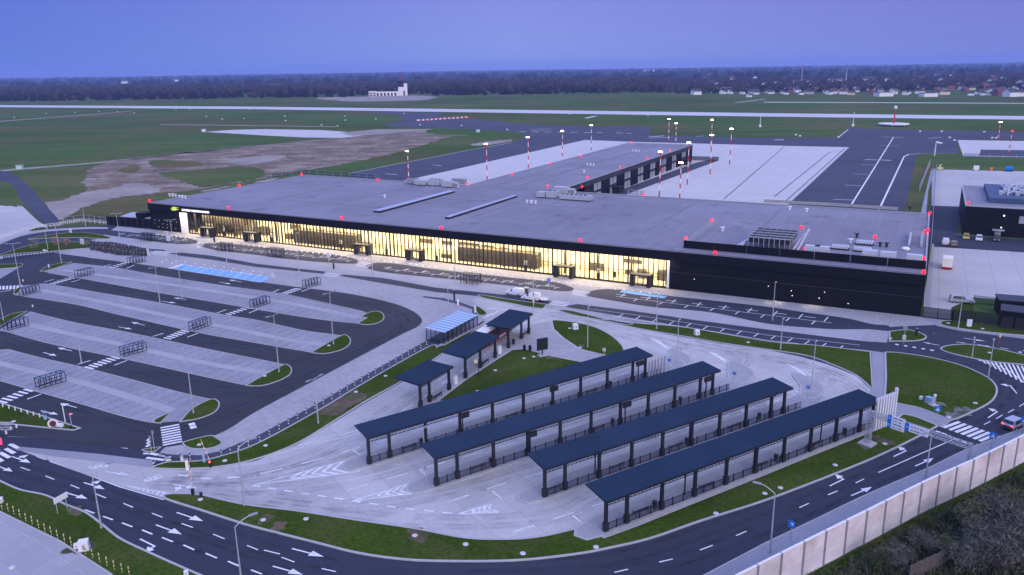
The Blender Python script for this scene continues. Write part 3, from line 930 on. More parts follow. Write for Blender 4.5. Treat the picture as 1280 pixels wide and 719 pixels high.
for q in ([(239, 529.5), (241, 532.2)], [(240.6, 533), (242.5, 536)], [(184, 550), (187.5, 550)], [(184, 553.5), (187.5, 553.5)], [(183, 557.5), (187, 557.5)]):
    m2.line(q, .9)
for a, b in (((54, 441), (71, 445.5)), ((90, 439), (72, 435)), ((51, 514), (73, 519)), ((96, 510), (75, 504.5)), ((148, 409), (165, 412)), ((181, 407), (164, 403)), ((202.5, 377), (220, 379.4)), ((233, 375), (217, 372.5)), ((274, 353), (289, 355.6)), ((302, 353), (286, 350))):
    m2.arrow(a, b)
m2.build('car_park_markings', 'paint', carpark)
# drop-off road lines
m3 = Marks(.075)
m3.dashes([(150, 292), (240, 301)], 2, 2, .2)
for top, bot, n, q in ((((262, 306.5), (440, 323)), ((268, 311), (440, 328)), 16, 0), (((480, 332.5), (700, 357)), ((480, 338.5), (700, 362)), 20, 0), (((770, 366), (1040, 396.5)), ((770, 374), (1040, 409)), 17, 0), (((150, 290.5), (235, 299)), ((145, 295), (235, 303.5)), 9, 0)):
    mid = [lerp(top[0], bot[0], .62), lerp(top[1], bot[1], .62)]
    m3.dashes([lerp(top[0], bot[0], .3), lerp(top[1], bot[1], .3)], 2.5, 3.5, .22)
    m3.line(mid, .15)
    for i in range(n):
        t = (i + .5) / n
        a = lerp(*top, t)
        b = lerp(*bot, t)
        if i % 2 == 0:
            p0 = lerp(a, b, .1)
            p1 = lerp(a, b, .55)
        else:
            p0 = lerp(a, b, .66)
            p1 = lerp(a, b, .98)
        m3.line([(p0[0] + 3, p0[1]), (p1[0] - 2, p1[1])], .22)
for (x0, y0, x1, y1) in ((247, 303.5, 256, 305.5), (446, 327.5, 466, 330.5), (716, 363, 738, 366.5)):
    for k in range(4):
        m3.line([(x0 + 1 - k * .8, y0 + k * 1.6), (x1 - k * 2, y1 + k * 1.6)], .4)
for (x0, y0, x1, y1) in ((408, 341.5, 425, 343.5), (690, 376.5, 712, 379.5), (193, 314, 212, 316.2)):
    for k in range(3):
        m3.line([(x0 - k * 1.8, y0 + k * 1.8), (x1 - k * 1.8, y1 + k * 1.8)], .45)
m3.line([(765, 396), (860, 409.8), (960, 426), (1060, 437)], .15)
for i in range(14):
    t = i / 13
    a = lerp((775, 392.5), (1050, 432.5), t)
    m3.line([(a[0] + 4, a[1] + .2), (a[0] - 2, a[1] + 4.2)], .2)
m3.line([(735, 386.5), (790, 393.5), (865, 405), (960, 419.5), (1075, 432)], .13)
m3.build('lane_markings', 'paint', fr[0])
wb = area('parking_bays', [(774, 365.5), (778, 363), (834, 371), (830, 373.5)], 'blue_paint', .073)
# bus station markings
m4 = Marks(.055)
m4.dashes([(315, 607.5), (395, 619.5), (437, 626), (500, 635.5), (573, 643)], 1.2, 1.2, .3)
m4.dashes([(325, 592.5), (360, 585), (410, 571), (440, 562.5), (500, 545), (600, 517), (800, 462)], 3, 2.6, .22)
m4.dashes([(320, 570), (400, 551), (452, 537), (485, 523), (520, 504), (560, 475), (630, 430)], 3, 3, .2)
m4.dashes([(432, 613.5), (500, 595), (525, 587), (560, 577), (700, 539), (885, 482)], 3, 2.6, .2)
m4.dashes([(560, 628), (600, 614.5), (640, 602), (700, 585), (975, 500)], 3, 2.6, .2)
m4.dashes([(640, 666), (690, 650), (745, 632), (1060, 518)], 3, 2.6, .2)
m4.dashes([(222, 594), (260, 599), (320, 596)], 1.6, 2, .3)
for a, b, k in (((132, 590), (162, 594.5), 's'), ((217, 606), (247, 611), 'sr')):
    m4.arrow(a, b, k)
for p0, p1 in (((115, 586.5), (135, 583.5)), ((184, 602.5), (203, 597))):
    for t in (0, .33, .66, 1):
        q = lerp(p0, p1, t)
        m4.line([q, (q[0] - 4, q[1] - 2.2)], .25)
    m4.line([p0, p1], .25)
    m4.line([(p0[0] - 4, p0[1] - 2.2), (p1[0] - 4, p1[1] - 2.2)], .25)
for i in range(9):
    t = i / 8
    q = lerp((163, 609), (206, 623), t)
    r = lerp((160, 608), (212, 618), t)
    m4.line([q, r], .28)
m4.line([(160, 608), (212, 617.5)], .2)


def hatch(tip, a, b, n, nose):
    m4.line([tip, a], .2)
    m4.line([tip, b], .2)
    for i in range(1, n + 1):
        t = .38 + .62 * i / n
        pa, pb = lerp(tip, a, t), lerp(tip, b, t)
        mid = lerp(lerp(tip, a, t - nose), lerp(tip, b, t - nose), .5)
        m4.line([pa, mid, pb], .38)


hatch((318, 606.5), (442, 574), (450, 589.5), 6, .13)
hatch((441, 626.5), (527, 600), (533, 615.5), 6, .13)
hatch((573, 643), (614, 630), (623, 641), 4, .16)
for q in ([(441, 563), (452, 570.5)], [(525, 587), (534, 597)], [(615, 614), (627, 624)], [(716, 645), (731, 657)], [(575, 522), (583, 532)], [(690, 494), (700, 503)], [(815, 535), (826, 545)], [(850, 597), (865, 607)], [(960, 566), (972, 576)]):
    m4.line(q, .25)
m4.line([(322, 574), (372, 561), (452, 541.5)], .12)
for (x, y) in ((815, 424), (888, 441), (985, 456)):
    for i in range(6):
        m4.line([(x + i * 3.4, y + i * 2.2), (x + 10 + i * 2.6, y + 3 + i * 2.2)], .35)
    m4.line([(x - 2, y - 1), (x + 24, y + 15)], .2)
    m4.line([(x - 2, y - 1), (x + 30, y + 14)], .2)
for i in range(6):
    m4.line([(810 + i * 2.6, 468 - i * 3.2), (821 + i * 2.6, 470 - i * 3.2)], .4)
    m4.line([(901 + i * 3, 484 - i * 3.5), (911 + i * 3, 487 - i * 3.5)], .4)
    m4.line([(986 + i * 3, 500 - i * 3.5), (996 + i * 3, 503 - i * 3.5)], .4)
for (a, b) in (((604, 398), (616, 392)), ((615, 394), (623, 389)), ((608, 386), (640, 388)), ((655, 392), (668, 393.5))):
    m4.line([a, b], .4)
m4.build('bus_lane_markings', 'worn_paint', bus)
# ------------------------------------------------------------------ terminal building (local axes: x along the front, y into the depth)
FL, FR_ = W(227, 291), W(1152, 396.6)
TA = math.atan2(FR_.y - FL.y, FR_.x - FL.x)
TL = (FR_ - FL).length
tu, tv = Vector((math.cos(TA), math.sin(TA), 0)), Vector((-math.sin(TA), math.cos(TA), 0))
HT = 9.0


def T(x, y, z=0.):
    q = W(x, y, z) - FL
    return q.dot(tu), q.dot(tv)


def TW(a, b, z=0.):
    return FL + tu * a + tv * b + Vector((0, 0, z))


slabs('roof_membrane', (.225, .215, .245), 12, 1.9, 90, .05, .82, .05, big=.16, bigscale=.035, fine=.06)
_rm = MATS['roof_membrane'].node_tree
_b = _rm.nodes['Principled BSDF']
_src = _b.inputs['Base Color'].links[0].from_socket
_tc = _rm.nodes.new('ShaderNodeTexCoord')
_nz = _rm.nodes.new('ShaderNodeTexNoise')
_nz.inputs['Scale'].default_value = .11
_nz.inputs['Detail'].default_value = 7
_nz.inputs['Roughness'].default_value = .65
_rm.links.new(_tc.outputs['Object'], _nz.inputs['Vector'])
_mr = _rm.nodes.new('ShaderNodeMapRange')
_mr.inputs[1].default_value = .56
_mr.inputs[2].default_value = .66
_mr.inputs[3].default_value = 1
_mr.inputs[4].default_value = .74
_rm.links.new(_nz.outputs[0], _mr.inputs[0])
_vm = _rm.nodes.new('ShaderNodeVectorMath')
_vm.operation = 'SCALE'
_rm.links.new(_src, _vm.inputs[0])
_rm.links.new(_mr.outputs[0], _vm.inputs['Scale'])
_rm.links.new(_vm.outputs[0], _b.inputs['Base Color'])
_n = MATS['roof_membrane'].node_tree.nodes
mat('interior', (.82, .74, .55), .8)
mat('interior_dark', (.09, .075, .05), .7)
mat('interior_floor', (.5, .42, .28), .5)
mat('panel_white', (.82, .78, .66), .6)
glassy('facade_glass', (.95, .94, .88), .06)
mat('pier_glass', (.34, .34, .36), .35, var=.2, scale=.6, spec=.5)
term = thing('terminal_building', 'long low black airport terminal with lit glass front and a pier behind', 'terminal', FL, TA)
XR = 222.3      # right end
XG = 167.9      # right end of the glass
XL = -14.5      # left end
DB = 76.5       # depth
HG = 7.0        # top of glass


def tb(name, mb, m, parent=term, **k):
    return mb.build(name, m, parent, local=True, **k)


# walls
w = MB()
w.box((XL + 0) / 2, .6, 0, HG, -XL, 1.2)
w.box(XL + .3, DB / 2, 0, HG, .6, DB - 1)
tb('wall', w, 'cladding')
w = MB()
w.box((XG + XR) / 2, .6, 0, HG, XR - XG, 1.2)
w.box(XR - .3, DB / 2, 0, HG, .6, DB - 1)
sidew = tb('wall', w, 'cladding')
le = MB().box((XG + XR) / 2, -.06, 4.1, 4.3, XR - XG, .12)
tb('ledge', le, 'ledge', sidew)
w = MB().box((XL + 66.5) / 2, DB - .3, 0, HG, 66.5 - XL, .6).box((103 + XR) / 2, DB - .3, 0, HG, XR - 103, .6)
tb('rear_wall', w, 'cladding')
f = MB().box((XL + XR) / 2, .0, HG, HT + .25, XR - XL, 1.0)
tb('fascia', f, 'cladding')
r = MB().prism([(XL, .5), (XR, .5), (XR, DB), (XL, DB)], HG + .6, HT)
roof = tb('roof', r, 'roof_membrane')
pa = MB()
pa.bar((XL + .2, .5, HT + .15), (XL + .2, DB, HT + .15), .4, .3)
pa.bar((XR - .2, 7.6, HT + .15), (XR - .2, DB, HT + .15), .4, .3)
pa.bar((XL, DB, HT + .2), (66.2, DB, HT + .2), .5, .4)
pa.bar((103.2, DB, HT + .2), (XR, DB, HT + .2), .5, .4)
pa.bar((XL, -.45, HT + .29), (XR, -.45, HT + .29), .12, .08)
tb('parapet', pa, 'grey_metal', roof)
# roof seams, gutters and mats
sm_ = MB()
for x in (20, 47, 74, 101, 128, 155, 182):
    sm_.box(x, 41 + (x % 7), HT, HT + .04, .26, 46 + (x % 11))
for y in (24, 48):
    sm_.box(70, y, HT, HT + .035, 130, .14)
tb('roof_seam', sm_, 'stall_line', roof)
# interior hall behind the glass
tb('floor', MB().box(XG / 2, 5.2, 0, .12, XG, 9.6), 'interior_floor')
inn = MB().box(XG / 2, 10.2, 0, HG, XG, .4).box(XG / 2, 5.2, HG - .12, HG - .02, XG, 9.6)
tb('inner_wall', inn, 'interior')
dk_ = MB()
for a, b, z0, z1, y in ((46.5, 71, 0, 4.3, 3.2), (106.5, 131, 0, 4.2, 3.2), (6.5, 24, 3.3, 6.2, 3.4)):
    dk_.box((a + b) / 2, y + 1.5, z0, z1, b - a, 3)
rng = random.Random(3)
for i in range(20):
    x = rng.uniform(3, XG - 3)
    dk_.box(x, rng.uniform(4, 9), .12, rng.uniform(1.1, 2.9), rng.uniform(.8, 3.5), rng.uniform(.6, 2))
for i in range(9):
    x = rng.uniform(3, XG - 3)
    dk_.box(x, 9.7, rng.uniform(2.6, 3.2), rng.uniform(3.5, 4.2), rng.uniform(2, 6), .5)
dk_.build_each('hall_furniture', 'interior_dark', term, True)
cl = MB()
for i in range(19):
    cl.tube((4.5 + i * 9, 2.4, 0), (4.5 + i * 9, 2.4, HG), .26, n=10)
cl.build_each('hall_column', 'interior_dark', term, True)
tb('white_panel', MB().box(1.85, .3, .05, HG, 3.7, .5), 'panel_white')
tb('glass_front', MB().quad((3.7, .25, .1), (XG, .25, .1), (XG, .25, HG), (3.7, .25, HG)), 'facade_glass')
mu = MB()
x = 3.9
i = 0
while x < XG:
    wd = .30 if i % 8 == 0 else .12
    mu.box(x, .1, .1, HG, wd, .42)
    x += 1.28
    i += 1
mu.box((3.7 + XG) / 2, .12, 3.3, 3.42, XG - 3.7, .2)
mu.box((3.7 + XG) / 2, .12, .05, .35, XG - 3.7, .3)
tb('mullions', mu, 'dark_metal')
tb('end_panel', MB().box(XG - .25, .0, .05, HG, .5, .62), 'panel_white')
for a in (11.2, 30.6, 74.2, 92.6, 138.2, 158.6):
    wx = 5.2
    q = MB()
    q.box(a + .45, -1.0, 0, 2.95, .9, 2.0).box(a + wx - .45, -1.0, 0, 2.95, .9, 2.0).box(a + wx / 2, -1.0, 2.8, 3.15, wx, 2.1)
    en = tb('entrance', q, 'dark_metal')
    tb('door', MB().quad((a + .9, -1.6, .05), (a + wx - .9, -1.6, .05), (a + wx - .9, -1.6, 2.8), (a + .9, -1.6, 2.8)), 'facade_glass', en)
    tb('door_frame', MB().box(a + wx / 2, -1.62, .05, 2.8, .14, .1).box(a + 1.75, -1.62, .05, 2.8, .1, .1).box(a + wx - 1.75, -1.62, .05, 2.8, .1, .1), 'grey_metal', en)
# lamps of the hall
for k in range(4):
    li = bpy.data.lights.new('hall_lamp', 'AREA')
    li.shape = 'RECTANGLE'
    li.size = 40
    li.size_y = 3.5
    li.energy = 14500
    li.color = (1, .83, .56)
    lo = bpy.data.objects.new('hall_lamp', li)
    COL.objects.link(lo)
    lo.parent = term
    lo.location = (22 + k * 41.5, 3.6, HG - .3)
    lo.rotation_euler = (math.radians(12), 0, 0)
for k in range(4):
    li = bpy.data.lights.new('canopy_lamp', 'AREA')
    li.shape = 'RECTANGLE'
    li.size = 40
    li.size_y = .3
    li.energy = 2600
    li.color = (1, .80, .48)
    lo = bpy.data.objects.new('canopy_lamp', li)
    COL.objects.link(lo)
    lo.parent = term
    lo.location = (22 + k * 41.5, -.42, HG - .25)
    lo.rotation_euler = (math.radians(-38), 0, 0)
for x, wd_ in ((1.85, 3.2), (XG - .25, .5)):  # added fill lights without fittings, only to brighten the two pale end panels
    li = bpy.data.lights.new('panel_fill', 'AREA')
    li.shape = 'RECTANGLE'
    li.size = wd_
    li.size_y = .4
    li.energy = 330 if x < 5 else 70
    li.color = (1, .82, .55)
    lo = bpy.data.objects.new('panel_fill', li)
    COL.objects.link(lo)
    lo.parent = term
    lo.location = (x, -1.5, 6.8)
    lo.rotation_euler = (math.radians(28), 0, 0)
# small facade lamps left and right
q = MB()
for i in range(6):
    for j in range(3):
        if (i * 7 + j * 5) % 4:
            q.sph((-13 + i * 2.1 + j * .35, -.08, 1.2 + j * 1.15), .06, 6, 4)
for x, z in ((174, 3.0), (191, 3.2), (196, 2.7), (196.3, 1.6), (203, 3.2), (202, 1.7), (208, 1.2), (178, 7.6), (219, 7.4)):
    q.sph((x, -.1, z), .10, 6, 4)
q.build_each('facade_lamp', 'warm_light', term, True)
for x in (193, 201):
    li = bpy.data.lights.new('wall_lamp', 'SPOT')
    li.energy = 350
    li.spot_size = 1.5
    li.spot_blend = .6
    li.color = (1, .85, .5)
    lo = bpy.data.objects.new('wall_lamp', li)
    COL.objects.link(lo)
    lo.parent = term
    lo.location = (x, -.9, 3.2)
    lo.rotation_euler = (math.radians(-18), 0, 0)
# lettering
cu = bpy.data.curves.new('txt', 'FONT')
cu.body = 'LOTNISKO WARSZAWA-RADOM'
cu.size = .95
cu.extrude = .06
cu.offset = .02
to = bpy.data.objects.new('txt', cu)
COL.objects.link(to)
bpy.context.view_layer.update()
me = bpy.data.meshes.new_from_object(to.evaluated_get(bpy.context.evaluated_depsgraph_get()))
bpy.data.objects.remove(to)
mat('letters', (.85, .85, .85), .5)
emit('letters_lit', (1, .97, .95), .75)
me.materials.clear()
me.materials.append(MATS['letters_lit'])
let = bpy.data.objects.new('lettering', me)
COL.objects.link(let)
let.parent = term
wd = max(v.co.x for v in me.vertices)
let.scale = (12.6 / wd, 1.0, 1)
let.rotation_euler = (math.radians(90), 0, 0)
let.location = (2.2, -.58, HG + .7)
emit('logo_yellow', (.75, .85, .10), .38)
lg = MB()
for (dx, dz, s) in ((-.1, 1.0, 1), (.1, .35, -1)):
    pts = [(-3.4 + dx, dz - .5), (-1.0 + dx, dz - .45), (1.5 + dx, dz + .25), (.1 + dx, dz + .2), (-1.4 + dx, dz + .35), (-2.1 + dx, dz + .1)]
    pts = [(a * .85 - .3, HG + .65 + b * .85) for a, b in pts]
    n = len(pts)
    vs = [(a, -.62, b) for a, b in pts] + [(a, -.52, b) for a, b in pts]
    lg.add(vs, [tuple(range(n)), tuple(range(n, 2 * n))[::-1]] + [(i, n + i, n + (i + 1) % n, (i + 1) % n) for i in range(n)])
tb('logo', lg, 'logo_yellow')
# pier
PX0, PX1, PY1 = 66.4, 103.6, 259
p = MB().prism([(PX0, DB + .3), (PX1, DB + .3), (PX1, PY1), (PX0, PY1)], 8.0, HT + .02)
pr = tb('pier_roof', p, 'roof_membrane')
pp = MB()
for x in (PX0 + .2, PX1 - .2):
    pp.bar((x, DB + 2, HT + .16), (x, PY1, HT + .16), .4, .28)
pp.bar((PX0, PY1 - .2, HT + .16), (PX1, PY1 - .2, HT + .16), .4, .28)
tb('parapet', pp, 'grey_metal', pr)
tb('roof_seam', MB().box(85, 168, HT + .02, HT + .08, .5, 178).box(76, 168, HT + .02, HT + .06, .25, 178), 'stall_line', pr)
tb('pier_fascia', MB().box(PX1 - .1, (DB + PY1) / 2, 7.0, HT - .05, .5, PY1 - DB).box(PX0 + .1, (DB + PY1) / 2, 0, HT - .05, .5, PY1 - DB).box((PX0 + PX1) / 2, PY1 - .1, 0, HT - .05, PX1 - PX0, .5), 'ledge')
wl_ = MB()
gl_ = []
y = PY1 - 7
k = 0
while y > DB + 6:
    wl_.box(PX1 - .3, y, 0, 7.0, .6, 9.2)
    gl_.append(y - 9)
    y -= 18
wl_.build_each('pier_wall', 'cladding', term, True)
for y in gl_[:8]:
    g = tb('window', MB().box(PX1 - .5, y, .1, 7, .2, 8.8), 'pier_glass')
    fr_ = MB()
    fr_.box(PX1 - .34, y, .1, 7, .12, .14)
    fr_.box(PX1 - .34, y, 2.9, 4.0, .14, 8.8)
    tb('frame', fr_, 'dark_metal', g)
    bl_ = MB()
    bl_.box(PX1 - .37, y - 2.2, 4.6, 6.5, .05, 3.4)
    bl_.box(PX1 - .37, y + 2.3, 5.2, 6.7, .05, 3.2)
    tb('blind', bl_, 'grey_metal', g)
po = MB()
for y in (136, 243):
    po.box(PX1 + 1.5, y, 2.6, 2.9, 4, 5).box(PX1 + 3, y - 2.2, 0, 2.6, .3, .3).box(PX1 + 3, y + 2.2, 0, 2.6, .3, .3).box(PX1 + 1.2, y, 0, 2.5, 2.4, 3.6)
po.build_each('pier_porch', 'dark_metal', term, True, 4)

# skylights on the main roof
for a, n in (((471, 266, 570, 241), 'pale skylight strip on the terminal roof, the left and wider one'), ((559, 274, 650, 247), 'narrow pale skylight strip on the terminal roof, right of the wider one')):
    p0, p1 = T(a[0], a[1], HT), T(a[2], a[3], HT)
    wd = 2.6 if a[0] < 500 else 1.5
    o = thing('skylight', n, 'skylight', TW(p0[0], p0[1], HT), TA)
    L = p1[1] - p0[1]
    MB().box(0, L / 2, 0, .55, wd, L).build('curb', 'dark_metal', o, local=True)
    mat('skylight_pane' + str(a[0]), (.42, .46, .55), .25, var=.05, scale=.5, spec=.5)
    c_ = MB().box(0, L / 2, .56, .75, wd - .25, L - .3)
    pn = c_.build('pane', 'skylight_pane' + str(a[0]), o, local=True)
    b_ = MB()
    for i in range(int(L // 3)):
        b_.box(0, 1.5 + i * 3, .75, .8, wd - .25, .08)
    b_.build_each('glazing_bar', 'grey_metal', pn, True)
# plant screen on the right of the roof
s0 = 169.7
scr = thing('plant_screen', 'low black louvre screen set back above the dark right part of the terminal roof', 'roof screen', TW(s0, 5, HT), TA)
q = MB()
for i in range(7):
    q.box(3.7 + i * 7.5, 0, .15, 2.0, 7.4, .12)
q.build_each('screen_panel', 'cladding', scr, True)
q = MB()
for i in range(15):
    q.bar((i * 3.7, .3, 0), (i * 3.7, .3, 1.9), .1)
    q.bar((i * 3.7, .3, 1.6), (i * 3.7, 1.6, 0), .07)
q.build('brace', 'grey_metal', scr, local=True)
rl = thing('roof_railing', 'slanting steel railing running back across the terminal roof from the black screen', 'railing', TW(s0, 5.8, HT), TA)
q = MB()
for z in (.7, 1.3, 1.9):
    q.bar((0, 0, z), (0, 28, z), .08)
q.build('rail', 'galv', rl, local=True)
q = MB()
for i in range(15):
    q.bar((0, i * 2, 0), (0, i * 2, 1.95), .1)
q.build_each('post', 'galv', rl, True)

# rooftop units
mat('duct_white', (.50, .52, .56), .5, var=.08, scale=2)


def unit(px, py, lx, ly, h, label, m='galv', kind='box', rz=0):
    a, b = T(px, py, HT)
    o = thing('rooftop_unit', label, 'rooftop unit', TW(a, b, HT), TA + rz, 'ventilation plant on the terminal roof')
    MB().box(0, 0, .35, h, lx, ly).build('casing', m, o, local=True)
    q = MB()
    for sx in (-1, 1):
        for sy in (-1, 1):
            q.box(sx * (lx / 2 - .2), sy * (ly / 2 - .2), 0, .35, .2, .2)
    q.build_each('foot', 'dark_metal', o, True)
    q = MB()
    if kind == 'box':
        for i in range(max(1, int(lx / 1.6))):
            q.tube((-lx / 2 + .8 + i * 1.6, 0, h), (-lx / 2 + .8 + i * 1.6, 0, h + .18), .55, n=10)
        q.build_each('fan', 'dark_metal', o, True)
    elif kind == 'duct':
        q.tube((lx / 2, 0, h * .7), (lx / 2 + 2.5, 0, h * .7), .5, n=10)
        q.tube((lx / 2 + 2.5, 0, h * .7), (lx / 2 + 2.5, 0, 0), .5, n=10)
        q.build('duct', 'galv', o, local=True)
    return o


for a in ((516, 230, 4, 3, 2.2, 'boxy grey ventilation unit at the left end of the cluster beside the pier', 'grey_metal', 'box'),
          (527, 231.5, 5, 3, 2.0, 'bright ducted ventilation unit second from the left by the pier', 'galv', 'duct'),
          (545, 232, 5, 3.6, 2.4, 'pale blue ventilation box with round fans in the cluster left of the pier', 'galv', 'box'),
          (560, 234, 4, 3, 2.4, 'silver ventilation box with a bent duct in the cluster left of the pier', 'galv', 'duct'),
          (574, 230.5, 5.5, 2.2, 2.2, 'long brownish grey plant box at the right end of the cluster left of the pier', 'grey_metal', 'none'),
          (678, 247, 3, 3, 2.0, 'small pale ventilation box at the left of the cluster by the pier corner', 'galv', 'duct'),
          (691, 247.5, 3.6, 3.4, 2.4, 'blue grey ventilation box in the middle of the cluster by the pier corner', 'galv', 'box'),
          (702, 243.5, 5, 3.0, 2.8, 'tall silver air handling unit with a duct by the pier corner', 'galv', 'duct'),
          (720, 250.5, 11, 2.6, 1.8, 'long low silver air handling unit on the roof by the pier corner', 'galv', 'box')):
    unit(*a)
for i, (x, y, l) in enumerate(((1015, 313.6, 'white roof duct box left of centre behind the black screen'), (1027, 314.6, 'white roof duct box right beside the red lamp behind the black screen'), (1087, 319.5, 'white roof duct box behind the black screen near the wavy housings'), (1110, 321.8, 'white roof duct box second from the right corner behind the black screen'), (1143, 325.3, 'white roof duct box nearest the right corner of the terminal roof'))):
    a, b = T(x, y, HT + 1.0)
    o = thing('roof_duct', l, 'duct', TW(a, b + .6, HT), TA, 'white ducts behind the roof screen')
    MB().box(0, 0, .2, 2.15, 3.2, 1.6).build('casing', 'duct_white', o, local=True)
    MB().box(0, -.83, .5, 1.2, 2.8, .05).build('grille', 'galv', o, local=True)
for i, (x, y, l) in enumerate(((1050, 308.7, 'white ribbed roof housing, leftmost of the three on the right of the roof'), (1078, 311.5, 'white ribbed roof housing, nearest of the three to the black screen'), (1081, 303, 'white ribbed roof housing below the red lamp, the rear one of three'))):
    a, b = T(x, y, HT + .6)
    o = thing('ribbed_housing', l, 'rooftop unit', TW(a, b, HT), TA, 'white ribbed housings on the roof')
    q = MB()
    for k in range(6):
        q.tube((-1.6 + k * .64, -.9, .7), (-1.6 + k * .64, .9, .7), .37, n=8)
    q.build('ribs', 'duct_white', o, local=True)
    MB().box(0, 0, 0, .55, 4.1, 1.5).build('base', 'dark_metal', o, local=True)
# dry cooler rack
a, b = T(966, 300, HT + 1.5)
rk = thing('cooler_rack', 'black stepped dry cooler rack with pale rails and pipes on the terminal roof', 'cooler', TW(a, b, HT), TA)
q = MB()
for r_ in range(4):
    y0 = -4 + r_ * 3.1
    q.box(0, y0, 1.6, 2.9, 9.5, 2.2)
q.build_each('coil_block', 'dark_metal', rk, True)
q = MB()
for r_ in range(4):
    y0 = -4 + r_ * 3.1
    q.bar((-5, y0 - 1.25, 2.95), (5, y0 - 1.25, 2.95), .22)
    for i in range(9):
        q.bar((-4.8 + i * 1.2, y0 - 1.2, 0), (-4.8 + i * 1.2, y0 - 1.2, 2.9), .13)
q.build('rack_frame', 'galv', rk, local=True)
q = MB()
for r_ in range(4):
    y0 = -4 + r_ * 3.1
    for i in range(6):
        q.tube((-4 + i * 1.6, y0, 2.9), (-4 + i * 1.6, y0, 3.15), .62, n=10)
q.build_each('fan', 'dark_metal', rk, True)
q = MB()
q.tube((-6, -8, 1.0), (-5.6, 4, 1.6), .3)
q.tube((-7.5, -8.5, .5), (-6, -2, 1.2), .3)
q.tube((5.8, -6.5, 1.0), (6.3, 8, 2.0), .3)
q.tube((6.6, -6.0, .6), (7.2, 8, 3.2), .28)
q.tube((5.8, -6.5, .4), (8, -6.5, .4), .3)
q.build_each('pipe', 'galv', rk, True)
# pipework near the right edge
a, b = T(1137, 303, HT)
pw = thing('roof_pipework', 'pair of bright pipe runs with valves near the right edge of the terminal roof', 'pipes', TW(a, b, HT), TA)
q = MB()
q.bar((0, -7, .8), (0, 8, .8), .5, .5)
q.bar((2.6, -6, .7), (2.6, 8, .7), .25, .25)
for i in range(7):
    q.bar((0, -6.5 + i * 2.3, 0), (0, -6.5 + i * 2.3, .8), .2)
    q.box(2.6, -5.5 + i * 2.1, .2, 1.2, .6, .5)
q.build('pipe', 'galv', pw, local=True)
MB().sph((-.6, -9.5, .3), 1.0, 10, 6, .5).build('dome', 'white_paint', pw, local=True)
for x, y, l in ((1137, 262, 'low dark roof hatch close to the far right corner of the terminal roof'), (1071, 297, 'small black roof vent behind the wavy white housing'), (1100, 308.5, 'small black roof vent, left one of a pair near the right of the roof'), (1108, 309, 'small black roof vent, right one of a pair near the right of the roof'), (987, 262.5, 'small pale roof vent with a cross arm on the far part of the roof'), (1008, 265, 'tall pale roof vent by the far edge of the roof'), (664, 254.5, 'row of little white cowls between the skylight and the pier corner'), (481, 247.5, 'small white roof cowl above the wide skylight'), (216, 246, 'white roof frame near the left tip of the terminal roof'), (228, 248, 'second white roof frame near the left tip of the terminal roof'), (730, 216, 'white vent pipe on the pier roof near the terminal'), (795, 190, 'pale vent cluster on the outer pier roof'), (738, 207.5, 'grey vent cluster in the middle of the pier roof'), (903, 289, 'small pale roof vent beside the slanting railing'), (1063, 304, 'thin white aerial on the right of the roof')):
    a, b = T(x, y, HT)
    o = thing('roof_vent', l, 'roof vent', TW(a, b, HT), TA, 'vents on the terminal roof')
    mm = 'dark_metal' if 'black' in l or 'dark' in l else 'white_paint'
    q = MB().tube((0, 0, 0), (0, 0, .9), .3)
    q.build('pipe', mm, o, local=True)
    q = MB().tube((0, 0, .9), (0, 0, 1.1), .6)
    if 'row' in l or 'cluster' in l or 'frame' in l:
        for d in (-1.6, 1.6):
            q.tube((d, 0, 0), (d, 0, .9), .25).tube((d, 0, .9), (d, 0, 1.05), .45)
        q.bar((-1.6, 0, .5), (1.6, 0, .5), .12)
    q.build('cap', mm, o, local=True)

# red obstruction lights
RED = [(187, 251.5, 'at the left tip of the terminal roof'), (286, 260, 'on the front roof edge above the lettering'), (299, 232, 'on the left rear roof edge'), (377, 218, 'at the rear left corner of the roof'), (472.5, 224.5, 'on the rear roof edge left of the plant cluster'), (427, 273, 'on the front roof edge above the left half of the glass'), (551, 285, 'on the front roof edge in the middle of the glass'), (725, 300.5, 'on the front roof edge above the right half of the glass'),
       (857.5, 298.5, 'on the left end of the black roof screen'), (890, 276, 'at the rear end of the slanting roof railing'), (894, 316, 'on the roof edge in front of the black screen'), (1002, 284.5, 'on the pipe above the cooler rack'), (989.5, 299.5, 'beside the lower pipes of the cooler rack'), (1007, 311, 'on the black screen near the cooler rack'), (1094, 296.5, 'among the white ribbed housings'), (1160, 288, 'on the right roof edge half way back'), (1156.5, 290, 'just inside the right roof edge half way back'), (1162.5, 266.5, 'at the rear right corner of the roof'), (1154.5, 323.5, 'on the right end of the black screen'), (1154.5, 340.5, 'at the front right corner of the roof'),
       (789, 178.5, 'at the far left corner of the pier roof'), (726, 195, 'on the left edge of the pier roof near its far end'), (687, 204, 'on the left edge of the pier roof half way'), (640, 218.5, 'on the left edge of the pier roof near the terminal'), (684.5, 233, 'where the pier meets the main roof'), (727.5, 234, 'behind the plant by the pier corner'), (734, 222, 'on the right edge of the pier roof near the terminal'), (775, 209, 'on the right edge of the pier roof, second from the terminal'), (809, 198, 'on the right edge of the pier roof, third from the terminal'), (837.5, 189, 'on the right edge of the pier roof, fourth from the terminal'), (585, 230, 'by the plant cluster left of the pier'), (804, 243.5, 'on the rear roof edge right of the pier')]
rp = None
